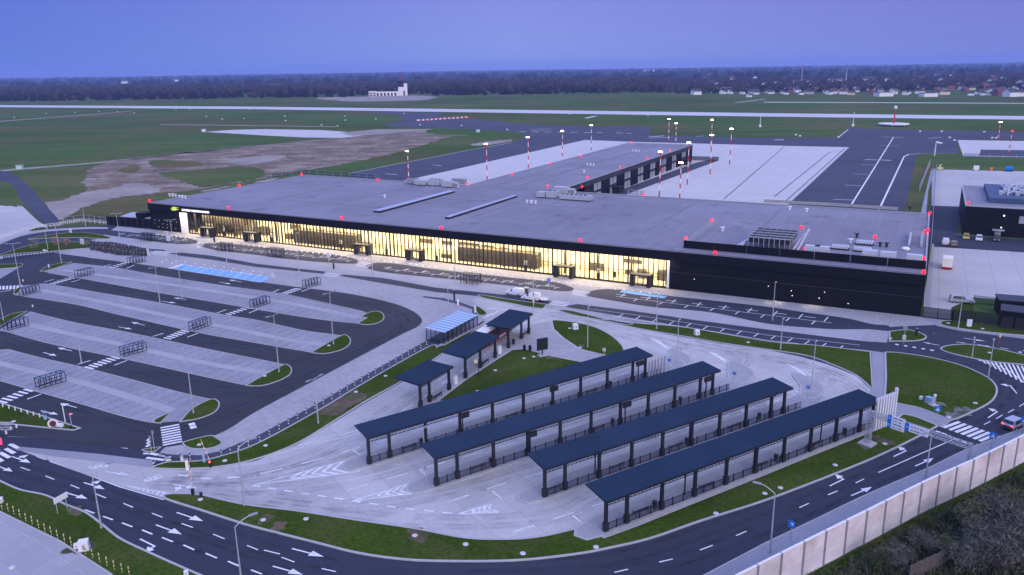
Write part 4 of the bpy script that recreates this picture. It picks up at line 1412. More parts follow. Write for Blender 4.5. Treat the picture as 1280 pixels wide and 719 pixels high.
for x, y, l in RED:
    a, b = T(x, y, HT + .5)
    lab = 'red light ' + l
    if rp is None:
        rp = thing('obstruction_light', lab, 'warning light', TW(a, b, HT), TA, 'red lights on the terminal roof')
        MB().tube((0, 0, 0), (0, 0, .45), .12).build('stem', 'dark_metal', rp, local=True)
        MB().sph((0, 0, .62), .38, 10, 6).build('lens', 'red_light', rp, local=True)
        rl_ = bpy.data.lights.new('glow', 'POINT')
        rl_.energy = 45
        rl_.color = (1, .04, .06)
        rl_.shadow_soft_size = .3
        go = bpy.data.objects.new('glow', rl_)
        COL.objects.link(go)
        go.parent = rp
        go.location = (0, 0, 1.1)
    else:
        dup(rp, TW(a, b, HT), TA, lab)

# annex wall left of the terminal
an = thing('annex_wall', 'low dark screen wall running left from the black end of the terminal', 'wall', W(190, 286.5))
pts = [W(190, 285.6), W(160, 280.5), W(133, 282.3)]
q = MB().ribbon([W(196, 286), W(165, 283.2), W(134, 280.8)], .25, 0, 3.0)
q.build('wall_panel', 'cladding', an)
q = MB()
for i in range(9):
    p = W(*lerp((194, 285.8), (136, 281), i / 8))
    q.bar(p, p + Vector((0, 0, 3.1)), .3)
q.build_each('post', 'dark_metal', an)
an = thing('annex_building', 'flat pale roofed annex with dark walls tucked behind the left end of the terminal', 'annex', W(170, 279))
base = [W(150, 279.5), W(190, 282.5), W(192, 275.5), W(166, 273.5)]
MB().prism(base, 0, 2.4).build('wall', 'cladding', an)
MB().prism([p.lerp(W(175, 277.5), .06) for p in base], 2.4, 2.6).build('roof', 'galv', an)
MB().box(W(185, 279.5).x, W(185, 279.5).y, 0, 4.2, 4, 6, TA).build('stair_tower', 'cladding', an)

# ------------------------------------------------------------------ fire station
fx, fy = T(1202, 292.5)
HF = 8.6
fs = thing('fire_station', 'black flat roofed block with roof plant beyond the parked cars', 'building', TW(fx, fy), TA)
MB().box(27, 23, 0, HF, 54, 46).build('wall', 'cladding', fs, local=True)
MB().box(27, 23, HF, HF + .25, 53.6, 45.6).build('roof', 'roof_membrane', fs, local=True)
MB().bar((0, .1, HF + .35), (54, .1, HF + .35), .35, .35).bar((.1, 0, HF + .35), (.1, 46, HF + .35), .35, .35).bar((0, 45.9, HF + .35), (54, 45.9, HF + .35), .35, .35).build('parapet', 'galv', fs, local=True)
mat('blue_roof', (.05, .085, .15), .6, var=.2, scale=.4)
MB().box(17, 25, HF + .2, HF + 1.9, 21, 33).build('roof_block', 'blue_roof', fs, local=True)
q = MB()
rg = random.Random(5)
for i in range(12):
    q.tube((11 + rg.uniform(0, 6), 14 + rg.uniform(0, 22), HF + 1.9), (11 + rg.uniform(0, 6), 14 + rg.uniform(0, 22), HF + 2.6), .35)
for i in range(8):
    q.box(10 + i * 1.5, 17 + (i % 3) * 6, HF + 1.9, HF + 3, 1.1, 3)
for x in (19, 23):
    q.box(x, 22, HF + 1.9, HF + 2.5, .9, 16)
q.box(21, 31, HF + 1.9, HF + 2.6, 7, .8)
q.build('plant', 'galv', fs, local=True)
for i in range(4):
    MB().box(15.5 + i * 3.6, -.03, 4.4, 6.6, 2.0, .1).build('window', 'pier_glass', fs, local=True)
MB().box(9.5, -.9, 2.0, 2.25, 3.2, 1.8).box(9.5, -.05, .1, 1.95, 1.6, .1).build('canopy', 'galv', fs, local=True)
MB().sph((10.5, -.1, 6.5), .25, 6, 4).sph((10.2, -.5, 2.9), .2, 6, 4).build('wall_lamp', 'warm_light', fs, local=True)
x, y = T(1210, 256.5, HF)
dup(rp, TW(x, y, HF + .2), TA, 'small red obstruction light on the near left corner of the fire station roof', 'red lights on the fire station')
# dark sheds at the right edge
for (a, b, dz, lab) in (((1247, 393.5), (1300, 398), 3.2, 'dark blue black flat shed behind the nearer shed at the right edge'), ((1249, 409.5), (1310, 417.5), 3.6, 'dark flat roofed shed with pale roof edge standing in the grass at the right edge')):
    A, B = W(*a), W(*b)
    L = (B - A).length
    ang = math.atan2(B.y - A.y, B.x - A.x)
    o = thing('shed', lab, 'shed', A, ang)
    MB().box(L / 2, 2.2, 0, dz, L, 4.4).build('wall', 'cladding', o, local=True)
    MB().box(L / 2, 2.2, dz, dz + .2, L + .4, 4.8).build('roof', 'asphalt_old', o, local=True)
    q = MB()
    for i in range(4):
        q.box(1.2 + i * 2.4, -.05, .1, 2.4, 2.0, .08)
    q.build_each('door', 'ledge', o, True)

# ------------------------------------------------------------------ control tower on the far side of the runway
ca, cb = W(461, 120.6), W(510, 119.6)
ct = thing('control_tower', 'white airfield control tower with black cab and long low wing by the forest', 'control tower', ca, math.atan2(cb.y - ca.y, cb.x - ca.x))
L = (cb - ca).length
mat('tower_white', (.72, .70, .66), .7, var=.05)
q = MB().box(L * .39, 8, 0, 8.5, L * .78, 14).box(L * .86, 8, 0, 17, L * .20, 14).box(L * .95, 7, 0, 24, L * .085, 8)
q.box(L * .1, 8, 8.5, 9.5, L * .2, 14)
q.build('wall', 'tower_white', ct, local=True)
q = MB()
for i in range(8):
    x = L * (.05 + .09 * i)
    q.box(x, .95, 1.0 if i < 2 else .4, 3 if i < 2 else 6.0, 6 if i < 2 else 3.4, .2)
    if i < 2:
        q.box(x, .95, 5, 7, 6, .2)
q.box(L * .905, .95, 0, 9.5, 3, .3)
q.build_each('window', 'cladding', ct, True)
q = MB()
q.tube((L * .83, 8, 17), (L * .83, 8, 22.5), 4.6, 5.0, n=8)
cbn = q.build('cab', 'dark_metal', ct, local=True)
q = MB().tube((L * .83, 8, 22.5), (L * .83, 8, 28.5), 5.6, 8.0, n=8)
q.build('cab_glass', 'car_glass', cbn, local=True)
MB().tube((L * .83, 8, 28.5), (L * .83, 8, 29.6), 9.2, 9.0, n=8).build('roof', 'dark_metal', ct, local=True)
q = MB()
for d, hh in ((0, 9), (-3, 4), (4, 4)):
    q.bar((L * .83 + d, 8, 29.5), (L * .83 + d, 8, 29.5 + hh), .5)
q.bar((L * .27, 8, 8.5), (L * .27, 8, 18), .5)
q.build('aerial', 'red_paint', ct, local=True)
# ------------------------------------------------------------------ bus shelters and platforms
glassy('rail_glass', (.55, .57, .62), .12, .2)


def bench_proto(label, loc, rz, group):
    o = thing('bench', label, 'bench', loc, rz, group)
    q = MB()
    for i in range(4):
        q.box(0, -.2 + i * .13, .42, .46, 2.2, .1)
    q.build('seat', 'dark_metal', o, local=True)
    q = MB()
    for i in range(2):
        q.bar((-1.1, .3, .62 + i * .16), (1.1, .3, .62 + i * .16), .04, .1)
    q.build('backrest', 'dark_metal', o, local=True)
    for s in (-1, 1):
        q = MB()
        q.bar((s * .95, -.25, 0), (s * .95, -.2, .44), .07).bar((s * .95, .3, 0), (s * .95, .3, .85), .07).bar((s * .95, -.25, .43), (s * .95, .3, .43), .06).bar((s * 1.05, -.25, .66), (s * 1.05, .3, .66), .05)
        q.build('leg', 'dark_metal', o, local=True)
    return o


def bin_proto(label, loc, rz, group):
    o = thing('litter_bin', label, 'litter bin', loc, rz, group)
    MB().tube((0, 0, .12), (0, 0, 1.0), .27, .3, 10).build('body', 'dark_metal', o, local=True)
    MB().tube((0, 0, 1.03), (0, 0, 1.12), .33, .2, 10).build('lid', 'dark_metal', o, local=True)
    MB().box(0, 0, 0, .14, .35, .35).build('foot', 'dark_metal', o, local=True)
    return o


def board_proto(label, loc, rz, group):
    o = thing('departure_board', label, 'display board', loc, rz, group)
    MB().bar((0, 0, 0), (0, 0, 3.7), .14).build('post', 'dark_metal', o, local=True)
    MB().box(.35, 0, 2.9, 3.7, 1.5, .3).build('display', 'dark_metal', o, local=True)
    return o


PROTO = {}


def put(kind, fn, label, loc, rz, group):
    if kind not in PROTO:
        PROTO[kind] = fn(label, loc, rz, group)
        return PROTO[kind]
    return dup(PROTO[kind], loc, rz, label, group)


def shelter(A, B, xs, label, roofy=(-.45, 3.55), ends=(.35, 1.2), hh=(4.15, 4.5), ribs=True):
    d = B - A
    L = d.length
    ang = math.atan2(d.y, d.x)
    o = thing('bus_shelter', label, 'bus shelter', A, ang, 'dark roofed shelters of the bus station')
    x0, x1 = -ends[0], L + ends[1]
    y0, y1 = roofy
    q = MB()
    vs = [(x0, y0, hh[0]), (x1, y0, hh[0]), (x1, y1, hh[1]), (x0, y1, hh[1])]
    q.add(vs + [(a, b, c + .14) for a, b, c in vs], ((3, 2, 1, 0), (4, 5, 6, 7), (0, 1, 5, 4), (1, 2, 6, 5), (2, 3, 7, 6), (3, 0, 4, 7)))
    rf = q.build('roof', 'shelter_roof', o, local=True)
    if ribs:
        q = MB()
        n = int((x1 - x0) / .42)
        for i in range(n + 1):
            x = x0 + .06 + i * (x1 - x0 - .12) / n
            q.add([(x - .035, y0, hh[0] + .141), (x + .035, y0, hh[0] + .141), (x + .035, y1, hh[1] + .141), (x - .035, y1, hh[1] + .141), (x - .02, y0, hh[0] + .2), (x + .02, y0, hh[0] + .2), (x + .02, y1, hh[1] + .2), (x - .02, y1, hh[1] + .2)], ((4, 5, 6, 7), (0, 1, 5, 4), (1, 2, 6, 5), (2, 3, 7, 6), (3, 0, 4, 7)))
        q.build('roof_ribs', 'shelter_roof', rf, local=True)
    q = MB()
    q.bar((x0, y0 - .05, hh[0] - .02), (x1, y0 - .05, hh[0] - .02), .07, .24)
    q.build('gutter', 'dark_metal', rf, local=True)
    for x in xs:
        q = MB()
        q.box(x, 0, 0, 1.25, .62, .5)
        q.box(x, 0, 1.25, hh[0], .36, .36)
        q.bar((x, 0, hh[0] - .25), (x, y1 - .3, hh[1] - .12), .2, .3)
        q.build('column', 'dark_metal', o, local=True)
    q = MB()
    zt, zb = hh[0] - .32, hh[0] - .78
    q.bar((xs[0], 0, zt), (xs[-1], 0, zt), .07)
    q.bar((xs[0], 0, zb), (xs[-1], 0, zb), .07)
    n = int((xs[-1] - xs[0]) / .3)
    for i in range(n):
        a = xs[0] + (xs[-1] - xs[0]) * i / n
        b = xs[0] + (xs[-1] - xs[0]) * (i + 1) / n
        q.bar((a, 0, zt if i % 2 else zb), (b, 0, zb if i % 2 else zt), .045)
    q.build('truss', 'dark_metal', o, local=True)
    return o, ang


SH = {1: ((462, 581), (806, 474), 11), 2: ((546, 608), (890, 494.5), 11), 3: ((681, 622), (979, 518), 10), 4: ((757, 665), (1089, 535), 11)}
NM = {1: 'rearmost of four, next to the triangular lawn', 2: 'second of four from the triangular lawn', 3: 'third of four and the shortest', 4: 'nearest of four, along the main road grass verge'}
ORD = {1: 'rearmost platform', 2: 'second platform from the rear', 3: 'third platform from the rear', 4: 'nearest platform'}
mat('platform_paver', (.32, .31, .315), .9, var=.08, scale=2, big=.1, bigscale=.1)
for k, (a, b, n) in SH.items():
    A, B = W(*a), W(*b)
    L = (B - A).length
    xs = [0, 3.1] + [3.1 + (L - 6.0) * i / (n - 3) for i in range(1, n - 2)] + [L]
    o, ang = shelter(A, B, xs, 'long dark blue bus shelter, ' + NM[k])
    d = (B - A).normalized()
    nn = Vector((-d.y, d.x, 0))

    def LP(x, y, z=0., A=A, d=d, nn=nn):
        return A + d * x + nn * y + Vector((0, 0, z))
    # platform
    ex = 11.5 if k < 4 else 4.5
    tip = {1: -3.6, 2: -3.8, 3: -3.2, 4: -3.5}[k]
    pts = [(tip, 1.2), (tip + .6, -.2), (-.6, -.62), (L + 2, -.62), (L + ex * .7, -.5), (L + ex * .9, .4), (L + ex, 2.2), (L + ex * .83, 3.8), (L + ex * .35, 3.3), (6, 3.3), (1, 3.1), (tip + 1, 2.4)]
    P = [LP(*p) for p in pts]
    pl = struct(MB().prism(P, 0, .17).build('platform', 'platform_paver'))
    MB().ribbon(P, .3, 0, .185, True).build('kerb', 'kerb', pl)
    # railing
    r = thing('railing', 'low dark railing with posts between the columns of the ' + ORD[k], 'railing', LP(0, 0, .17), ang, 'railings of the bus platforms')
    q = MB()
    x = 1.5
    while x < L + 4:
        q.box(x, -.12, 0, 1.15, .11, .11)
        x += 1.75
    q.build_each('post', 'dark_metal', r, True)
    MB().bar((0, -.12, .12), (L + 4, -.12, .12), .06).bar((0, -.12, .98), (L + 4, -.12, .98), .06).build_each('rail', 'dark_metal', r, True)
    MB().quad((0, -.12, .15), (L + 4, -.12, .15), (L + 4, -.12, .95), (0, -.12, .95)).build('panel', 'rail_glass', r, local=True)
    bx = {1: (6.3, 24, 40), 2: (6.6, 27, 43), 3: (1.6, 12, 22.5, 34), 4: (5.7, 16.5, 26.5, 37.2)}[k]
    wd_ = ['first', 'second', 'third', 'fourth']
    for i, x in enumerate(bx):
        put('bench', bench_proto, 'dark bench on the %s, %s from its left end' % (ORD[k], wd_[i]), LP(x, .55, .17), ang + math.pi, 'benches on the bus platforms')
    for i, x in enumerate({1: (8.3, 44), 2: (8.6, 30, 44), 3: (24.6, 39.5), 4: (7.9, 29.5, 44)}[k]):
        put('bin', bin_proto, 'dark litter bin on the %s, %s from its left end' % (ORD[k], wd_[i]), LP(x, .5, .17), ang, 'litter bins on the bus platforms')
    for i, x in enumerate({1: (14.6, 31, 49.3), 2: (14.3, 31.5, 48.6), 3: (8.6, 25.5, 42.2), 4: (13.2, 25.6, 39.2)}[k]):
        put('board', board_proto, 'dark departure board at the %s, %s from its left end' % (ORD[k], wd_[i]), LP(x, -.55 if k in (1, 2) else .9, .17), ang, 'departure boards of the bus platforms')
# grey island ends of the turning loops
for q in ([(838, 437), (850, 440), (860, 446), (863, 452), (858, 458), (848, 462), (838, 458), (834, 450), (837, 443)], [(912, 453), (925, 456), (938, 463), (942, 470), (936, 477), (924, 480), (912, 474), (910, 464)], [(991, 468), (1006, 471), (1022, 478), (1029, 487), (1026, 494), (1014, 499), (1000, 495), (1001, 484)]):
    p = path(q)
    o = struct(MB().prism(p, 0, .16).build('traffic_island', 'platform_paver'))
    MB().ribbon(p, .3, 0, .19, True).build('kerb', 'kerb', o)
# small shelters by the bus
for base, lab, e_ in ((((526, 510), (539.7, 503.7), (561.6, 488)), 'small dark bus shelter, leftmost of the three small ones', .5), (((582, 473.5), (601, 460.6), (619, 447.7)), 'small dark bus shelter, middle one, in front of the bus', .6), (((635.6, 435.6), (651.5, 424), (661, 417.5)), 'small dark bus shelter, nearest the terminal of the three small ones', .6)):
    P = [W(*p) for p in base]
    L = (P[-1] - P[0]).length
    shelter(P[0], P[-1], [0, (P[1] - P[0]).length, L], lab, (-.6, 4.6), (.5, e_), (4.1, 4.35))
    a = math.atan2(P[-1].y - P[0].y, P[-1].x - P[0].x)
    d = (P[-1] - P[0]).normalized()
    nn = Vector((-d.y, d.x, 0))
    put('bench', bench_proto, 'dark bench under the small shelter, ' + lab.split(',')[1].strip(), P[1] + d * 1.8 + nn * .2 + Vector((0, 0, .16)), a + math.pi, 'benches on the bus platforms')
pts = [(512, 514), (526, 503), (560, 478), (600, 450), (634, 425), (658, 408), (690, 402.5), (692, 412), (705, 424), (725, 437), (747, 444), (768, 447), (752, 460), (737, 455), (690, 446), (655, 437), (640, 438), (582, 475.5), (546, 503.5), (535, 511)]
ppl = area('platform', pts, 'plaza_paver', .14)
MB().ribbon(path(pts, True, False), .25, 0, .16, True).build('kerb', 'kerb', ppl)
for x, y, l in ((774.5, 0, ''),):
    pass
for (x, y), l in (((655.5, 438), 'dark blue litter bin at the tip of the triangular lawn, the left one'), ((662.5, 438.5), 'dark blue litter bin at the tip of the triangular lawn, the right one'), ((642, 430.5), 'dark litter bin beside a post of the small shelter nearest the terminal')):
    put('bin', bin_proto, l, W(x, y, .14), 0, 'litter bins by the lawn')
for (x, y), l in (((569.5, 479.5), 'squat white ticket pillar between the left and middle small shelters'), ((624.5, 441.5), 'squat white ticket pillar between the middle small shelter and the one nearest the terminal')):
    p = W(x, y, .14)
    o = thing('ticket_pillar', l, 'ticket pillar', p, 0, 'white ticket pillars')
    MB().tube((0, 0, 0), (0, 0, 1.5), .38, n=12).build('body', 'white_paint', o, local=True)
    MB().tube((0, 0, 1.5), (0, 0, 1.62), .42, .3, n=12).build('cap', 'grey_metal', o, local=True)
p = W(678, 445, .12)
o = thing('notice_board', 'black square notice board standing on a post at the edge of the triangular lawn', 'notice board', p, .4)
MB().box(0, 0, 0, .25, 1.6, 1.0).build('base', 'kerb', o, local=True)
MB().bar((0, 0, .25), (0, 0, 1.3), .16).build('post', 'dark_metal', o, local=True)
MB().box(0, 0, 1.2, 3.5, 2.2, .2).build('board', 'dark_metal', o, local=True)

# slat screens of upright posts at the platform ends
for pts, hh, lab, m in ((((1093, 537), (1116, 527.5)), 4.9, 'white screen of tall upright slats at the end of the nearest bus platform', 'white_paint'), (((811, 476.5), (830, 469)), 3.6, 'grey screen of upright slats at the end of the rearmost bus platform', 'galv')):
    A, B = W(*pts[0]), W(*pts[1])
    o = thing('slat_screen', lab, 'screen', A, math.atan2(B.y - A.y, B.x - A.x))
    L = (B - A).length
    n = 8 if m == 'white_paint' else 6
    for i in range(n):
        MB().box(L * i / (n - 1), 0, 0, hh + (.6 if i == n - 1 and n == 8 else 0), .16 if n == 6 else .24, .4 if n == 8 else .25).build('slat', m, o, local=True)
    MB().box(L / 2, 0, 0, .1, L + .4, .6).build('base', 'kerb', o, local=True)

# ------------------------------------------------------------------ trolley shelter with striped translucent roof
A, B = W(555, 431), W(597, 408)
d = (B - A).normalized()
L = (B - A).length
rzz = math.atan2(d.y, d.x)
o = thing('cycle_shelter', 'glazed cycle shelter with pale blue striped roof beside the car park path', 'cycle shelter', A, rzz)
mat('roof_stripe_pale', (.42, .50, .58), .4, spec=.4)
mat('roof_stripe_blue', (.13, .27, .40), .3, spec=.5, var=.05)
q = MB()
n = 10
q2 = MB()
w_ = 4.4
for i in range(n * 2):
    x0, x1 = L * i / (n * 2), L * (i + 1) / (n * 2)
    (q if i % 2 else q2).add([(x0, -.3, 2.5), (x1, -.3, 2.5), (x1, w_, 2.85), (x0, w_, 2.85), (x0, -.3, 2.58), (x1, -.3, 2.58), (x1, w_, 2.93), (x0, w_, 2.93)], ((3, 2, 1, 0), (4, 5, 6, 7), (0, 1, 5, 4), (1, 2, 6, 5), (2, 3, 7, 6), (3, 0, 4, 7)))
r1 = q.build('roof', 'roof_stripe_blue', o, local=True)
q2.build_each('roof_stripe', 'roof_stripe_pale', r1, True)
q = MB()
for i in range(9):
    for y in (0, w_ - .3):
        q.box(L * i / 8, y, 0, 2.55, .12, .12)
q.bar((0, 0, 2.45), (L, 0, 2.45), .12).bar((0, w_ - .3, 2.7), (L, w_ - .3, 2.7), .12)
q.build('frame', 'dark_metal', o, local=True)
MB().quad((0, .05, .2), (L, .05, .2), (L, .05, 2.4), (0, .05, 2.4)).quad((0, 0, .2), (0, w_ - .3, .2), (0, w_ - .3, 2.5), (0, 0, 2.4)).build('glazing', 'rail_glass', o, local=True)
q = MB()
for i in range(14):
    x = .8 + i * (L - 1.6) / 13
    q.tube((x, 1.2, .35), (x, 3.0, .35), .05).tube((x, 1.2, 0), (x, 1.2, .8), .04).tube((x, 3.0, 0), (x, 3.0, .8), .04).tube((x, 1.2, .8), (x, 3.0, .8), .04)
q.build_each('cycle_stand', 'grey_metal', o, True, 4)
area('pavement', [(545, 434), (556, 432.5), (600, 409), (594, 404)], 'walk_paver', .13)

# ------------------------------------------------------------------ trolley bays in the car park
glassy('bay_roof', (.72, .78, .88), .10, .3)
BAYS = [((163, 331), (185, 326.5), 'in the plaza corner beyond the blue bays'), ((98, 347.5), (119, 342.5), 'at the left end of the first paved row'), ((30, 370.5), (49, 365), 'at the left end of the second paved row'), ((10, 414), (35, 407), 'at the left end of the third paved row'), ((383, 360.5), (402, 355.5), 'on the plaza near the right end of the blue bays'), ((318, 385.5), (340, 379), 'at the right of the first paved row'), ((243, 414), (267, 405.5), 'in the middle of the second paved row'), ((155, 446.5), (183, 439), 'in the middle of the third paved row'), ((50, 487), (81, 477.5), 'in the nearest paved row')]
bp = None
for a, b, l in BAYS:
    A, B = W(*a), W(*b)
    ang = math.atan2(B.y - A.y, B.x - A.x)
    lab = 'open dark framed trolley bay ' + l
    if bp is None:
        L = 4.4
        bp = thing('trolley_bay', lab, 'trolley shelter', A, ang, 'trolley bays of the car park')
        q = MB()
        for i in range(6):
            for y in (0, 1.5):
                q.box(L * i / 5, y, 0, 1.8, .10, .10)
            q.bar((L * i / 5, 0, 1.8), (L * i / 5, 1.5, 1.8), .07)
        q.build('posts_frame', 'dark_metal', bp, local=True)
        q = MB()
        for y in (0, 1.5):
            for z in (.12, 1.8):
                q.bar((0, y, z), (L, y, z), .09)
            q.bar((0, y, .75), (L, y, .75), .08)
        q.build('rail', 'dark_metal', bp, local=True)
        MB().quad((0, -.1, 1.87), (L, -.1, 1.87), (L, 1.6, 1.87), (0, 1.6, 1.87)).build('roof', 'bay_roof', bp, local=True)
    else:
        dup(bp, A, ang, lab)

# ------------------------------------------------------------------ street lamps
LAMPS = [
    ((102, 454), 411, 'tall grey lamp post in the third paved parking row', 1, 200), ((242, 517), 440, 'tall grey lamp post on the lawn tip of the nearest parking row', 1, 200), ((349, 466), 394, 'double headed lamp post on the lawn tip of the third parking row', 2, 60), ((417, 431), 366, 'double headed lamp post on the lawn tip of the second parking row', 2, 60),
    ((200, 378), 334, 'lamp post with twin arms in the first parking row', 2, 60), ((228, 374), 336, 'slim lamp post in the first parking row by the blue bays', 1, 60), ((25.5, 357), 304, 'lamp post with a broad double arm by the car park entrance', 2, 20), ((77, 329), 282, 'tall lamp post on the small lawn at the top left of the car park', 2, 20), ((107, 283), 256, 'thin lamp post beside the railing at the left loop', 1, 20), ((149.5, 297), 267, 'lamp post with two arms left of the dark annex wall', 2, 20), ((216, 301), 275, 'lamp post with two arms in front of the black end of the terminal', 2, 20), ((60, 312), 287, 'lamp post among the young trees on the left lawn', 1, 20), ((221, 324), 303.5, 'lamp post on the drop off island left of the first crossing', 2, 60),
    ((374, 341), 292, 'lamp post on the drop off island in front of the left half of the glass', 1, 60), ((466, 343), 305, 'lamp post beside the second crossing of the drop off road', 1, 60), ((569, 352), 311, 'lamp post on the drop off island by the waiting shelter', 1, 60), ((560.5, 384), 349.5, 'lamp post by the barrier gate at the curved dark path', 1, 60),
    ((4.5, 401), 377, 'lamp post on the lawn at the left edge of the photo', 1, 200), ((283.5, 329), 316, 'short lamp post behind the blue parking bays', 1, 60), ((734.5, 434.5), 384, 'tall thin lamp post on the oval lawn', 1, 60), ((820.5, 412), 365, 'tall thin lamp post in front of the right end of the glass', 1, 60), ((846, 454), 401, 'tall thin lamp post on the grey loop island of the rearmost platform', 1, 60), ((965.5, 401), 354, 'lamp post near the middle of the black wall', 1, 60), ((975.5, 437.5), 400, 'lamp post on the long lawn between road and turning loop', 1, 60), ((1014.5, 483), 428, 'tall lamp post on the grey loop island of the third platform', 1, 60), ((1197.5, 412), 369, 'lamp post in the grass in front of the silver car', 1, 60), ((1215, 446), 426, 'lamp post at the left of the lens shaped lawn', 2, 60), ((1235, 473), 426, 'lamp post at the edge of the lens shaped lawn by the hatching', 1, 60),
    ((127, 661), 591, 'curved arm lamp post at the main road kerb, lower left', 3, 35), ((303, 736), 658, 'curved arm lamp post at the bottom edge beside the main road', 3, 35), ((305.5, 633), 560, 'curved arm lamp post on the verge by the bus entrance', 3, 35), ((398, 530), 473, 'double armed lamp post on the grass by the bollard path', 2, 60), ((962.5, 692), 616, 'curved arm lamp post on the sidewalk by the noise barrier', 3, 150), ((1156.5, 601), 543, 'straight lamp post rising from behind the noise barrier by the gantry', 1, 150), ((530.5, 566), 536, 'short lamp post at the left end of the platform kerb below the rearmost shelter', 1, 60)]
# (the first lamp's parts are built to 8 m; every post keeps its own height)
for b, t, lab, kind, az in LAMPS:
    p = W(*b)
    h = max(3.2, min(11, hgt(b, t)))
    o = thing('street_lamp', lab, 'street lamp', p, math.radians(az), 'grey street lamps')
    MB().tube((0, 0, 0), (0, 0, h * .5), .11, .085).tube((0, 0, h * .5), (0, 0, h - .05), .075, .055).tube((0, 0, 0), (0, 0, .5), .15, .13).build('pole', 'galv', o, local=True)
    q = MB()
    hd = MB()
    if kind == 3:
        prev = Vector((0, 0, h - .1))
        for i in range(1, 5):
            c = Vector((1.6 * i / 4, 0, h - .1 + .75 * math.sin(i / 4 * 1.5)))
            q.tube(prev, c, .05)
            prev = c
        hd.box(prev.x + .35, 0, prev.z - .05, prev.z + .08, .9, .28)
    else:
        for s in ((1, -1) if kind == 2 else (1,)):
            q.tube((0, 0, h - .1), (s * (1.1 if kind == 2 else .35), 0, h + .05), .045)
            hd.box(s * (1.4 if kind == 2 else .6), 0, h, h + .12, .75, .3)
    q.build('arm', 'galv', o, local=True)
    hd.build('lamp_head', 'grey_metal', o, local=True)

# ------------------------------------------------------------------ red and white apron masts
MASTS = [((511, 225), 190, 'left of the pier, nearest the plant cluster'), ((609, 226), 181, 'left of the pier, second from the terminal'), ((660.5, 210.5), 172.5, 'left of the pier, third from the terminal'), ((703, 195.5), 164.5, 'left of the pier, fourth from the terminal'), ((739, 188), 157.5, 'left of the pier, farthest from the terminal'), ((835.5, 178), 149.5, 'beyond the pier end, the left one of a pair'), ((844.5, 179.5), 155, 'beyond the pier end, the right and shorter one of a pair'), ((888.5, 186), 150.5, 'on the right apron, the farthest one behind another'), ((887.5, 218), 170, 'on the right apron, nearer one in front of another'), ((912, 206), 162, 'on the right apron, rightmost'), ((859, 231), 179.5, 'close to the end of the pier wall'), ((824, 246), 191, 'standing in front of the middle of the pier wall'), ((849.6, 248), 204.5, 'at the roof edge right of the pier, shortest looking'), ((1247.5, 175), 153.5, 'at the far right beyond the small concrete apron'), ((1261, 193), 165, 'at the far right with a red lamp on top')]
for b, t, l in MASTS:
    p = W(*b)
    h = hgt(b, t)
    redtop = 'red lamp' in l
    o = thing('apron_mast', 'red and white mast ' + l, 'floodlight mast', p, TA, 'red and white apron masts')
    n = 7
    q, r_ = MB(), MB()
    for i in range(n):
        z0, z1 = h * i / n, h * (i + 1) / n
        if i % 2 == 0:
            r_.tube((0, 0, z0), (0, 0, z1), .31 - .02 * i, .29 - .02 * i)
    q.tube((0, 0, 0), (0, 0, h), .29, .15)
    pole = q.build('pole', 'white_paint', o, local=True)
    r_.build_each('red_band', 'red_paint', pole, True)
    MB().box(0, 0, h, h + .12, 1.9, .25).box(0, 0, h + .1, h + .18, 1.4, 1.0).build('head_frame', 'grey_metal', o, local=True)
    q = MB()
    if redtop:
        q.sph((0, 0, h + .5), .45, 8, 6)
        q.build('lamp', 'red_light', o, local=True)
    else:
        for dx in (-.55, .55):
            q.box(dx, -.5, h + .2, h + .62, .6, .2)
        q.box(0, .4, h + .2, h + .62, .6, .2)
        q.build_each('floodlight', 'white_light', o, True)

# ------------------------------------------------------------------ bollards
bo = None
pos = [(12, 385), (43, 395), (72, 408), (102, 425), (132, 445), (163, 458), (195, 478), (227, 497), (258, 512), (290, 530), (325, 550), (358, 565), (395, 590), (430, 610), (465, 627), (500, 647), (537, 666), (573, 685), (612, 700), (648, 715)]
for x, y in pos:
    p = W(x / 4, 539 + y / 4 + 2.5)
    if bo is None:
        bo = thing('delineator_post', 'yellow and black banded flexible post in the row on the lower left lawn', 'bollard', p, 0, 'yellow and black posts on the lower left lawn')
        q, r_ = MB(), MB()
        for i in range(5):
            if i % 2:
                r_.tube((0, 0, i * .24), (0, 0, i * .24 + .16), .058)
        q.tube((0, 0, 0), (0, 0, 1.2), .055)
        pp_ = q.build('post', 'yellow', bo, local=True)
        r_.build_each('black_band', 'rubber', pp_, True)
    else:
        dup(bo, p)
bw = None
row = sm([(325, 553), (395, 512), (430, 492.5), (460, 474), (500, 451.5), (535, 432)], False, 8)
P = [W(*p) for p in row]
run, nxt = 0, 0
spots = []
for i in range(len(P) - 1):
    L = (P[i + 1] - P[i]).length
    while nxt < run + L:
        spots.append(P[i].lerp(P[i + 1], (nxt - run) / L))
        nxt += 2.05
    run += L
low = [W(x, y) for x, y in ((311, 559), (299, 564.5), (288.5, 569), (277, 572), (238, 576.5), (226.5, 577), (214, 578), (206, 577), (193, 586))]
for grp, lst, lab in (('striped posts along the curved dark path', spots, 'slim banded white post in the row along the curved dark path'), ('striped posts at the car park exit', low, 'slim banded white post by the red and white gate at the car park exit')):
    for p in lst:
        if bw is None:
            bw = thing('path_post', lab, 'bollard', p, 0, grp)
            q, r_ = MB(), MB()
            for i in range(5):
                if i % 2 == 0:
                    r_.tube((0, 0, i * .25), (0, 0, i * .25 + .25), .078)
            q.tube((0, 0, 0), (0, 0, 1.24), .075)
            pp_ = q.build('post', 'white_paint', bw, local=True)
            r_.build_each('dark_band', 'dark_metal', pp_, True)
        else:
            dup(bw, p, 0, lab, grp)
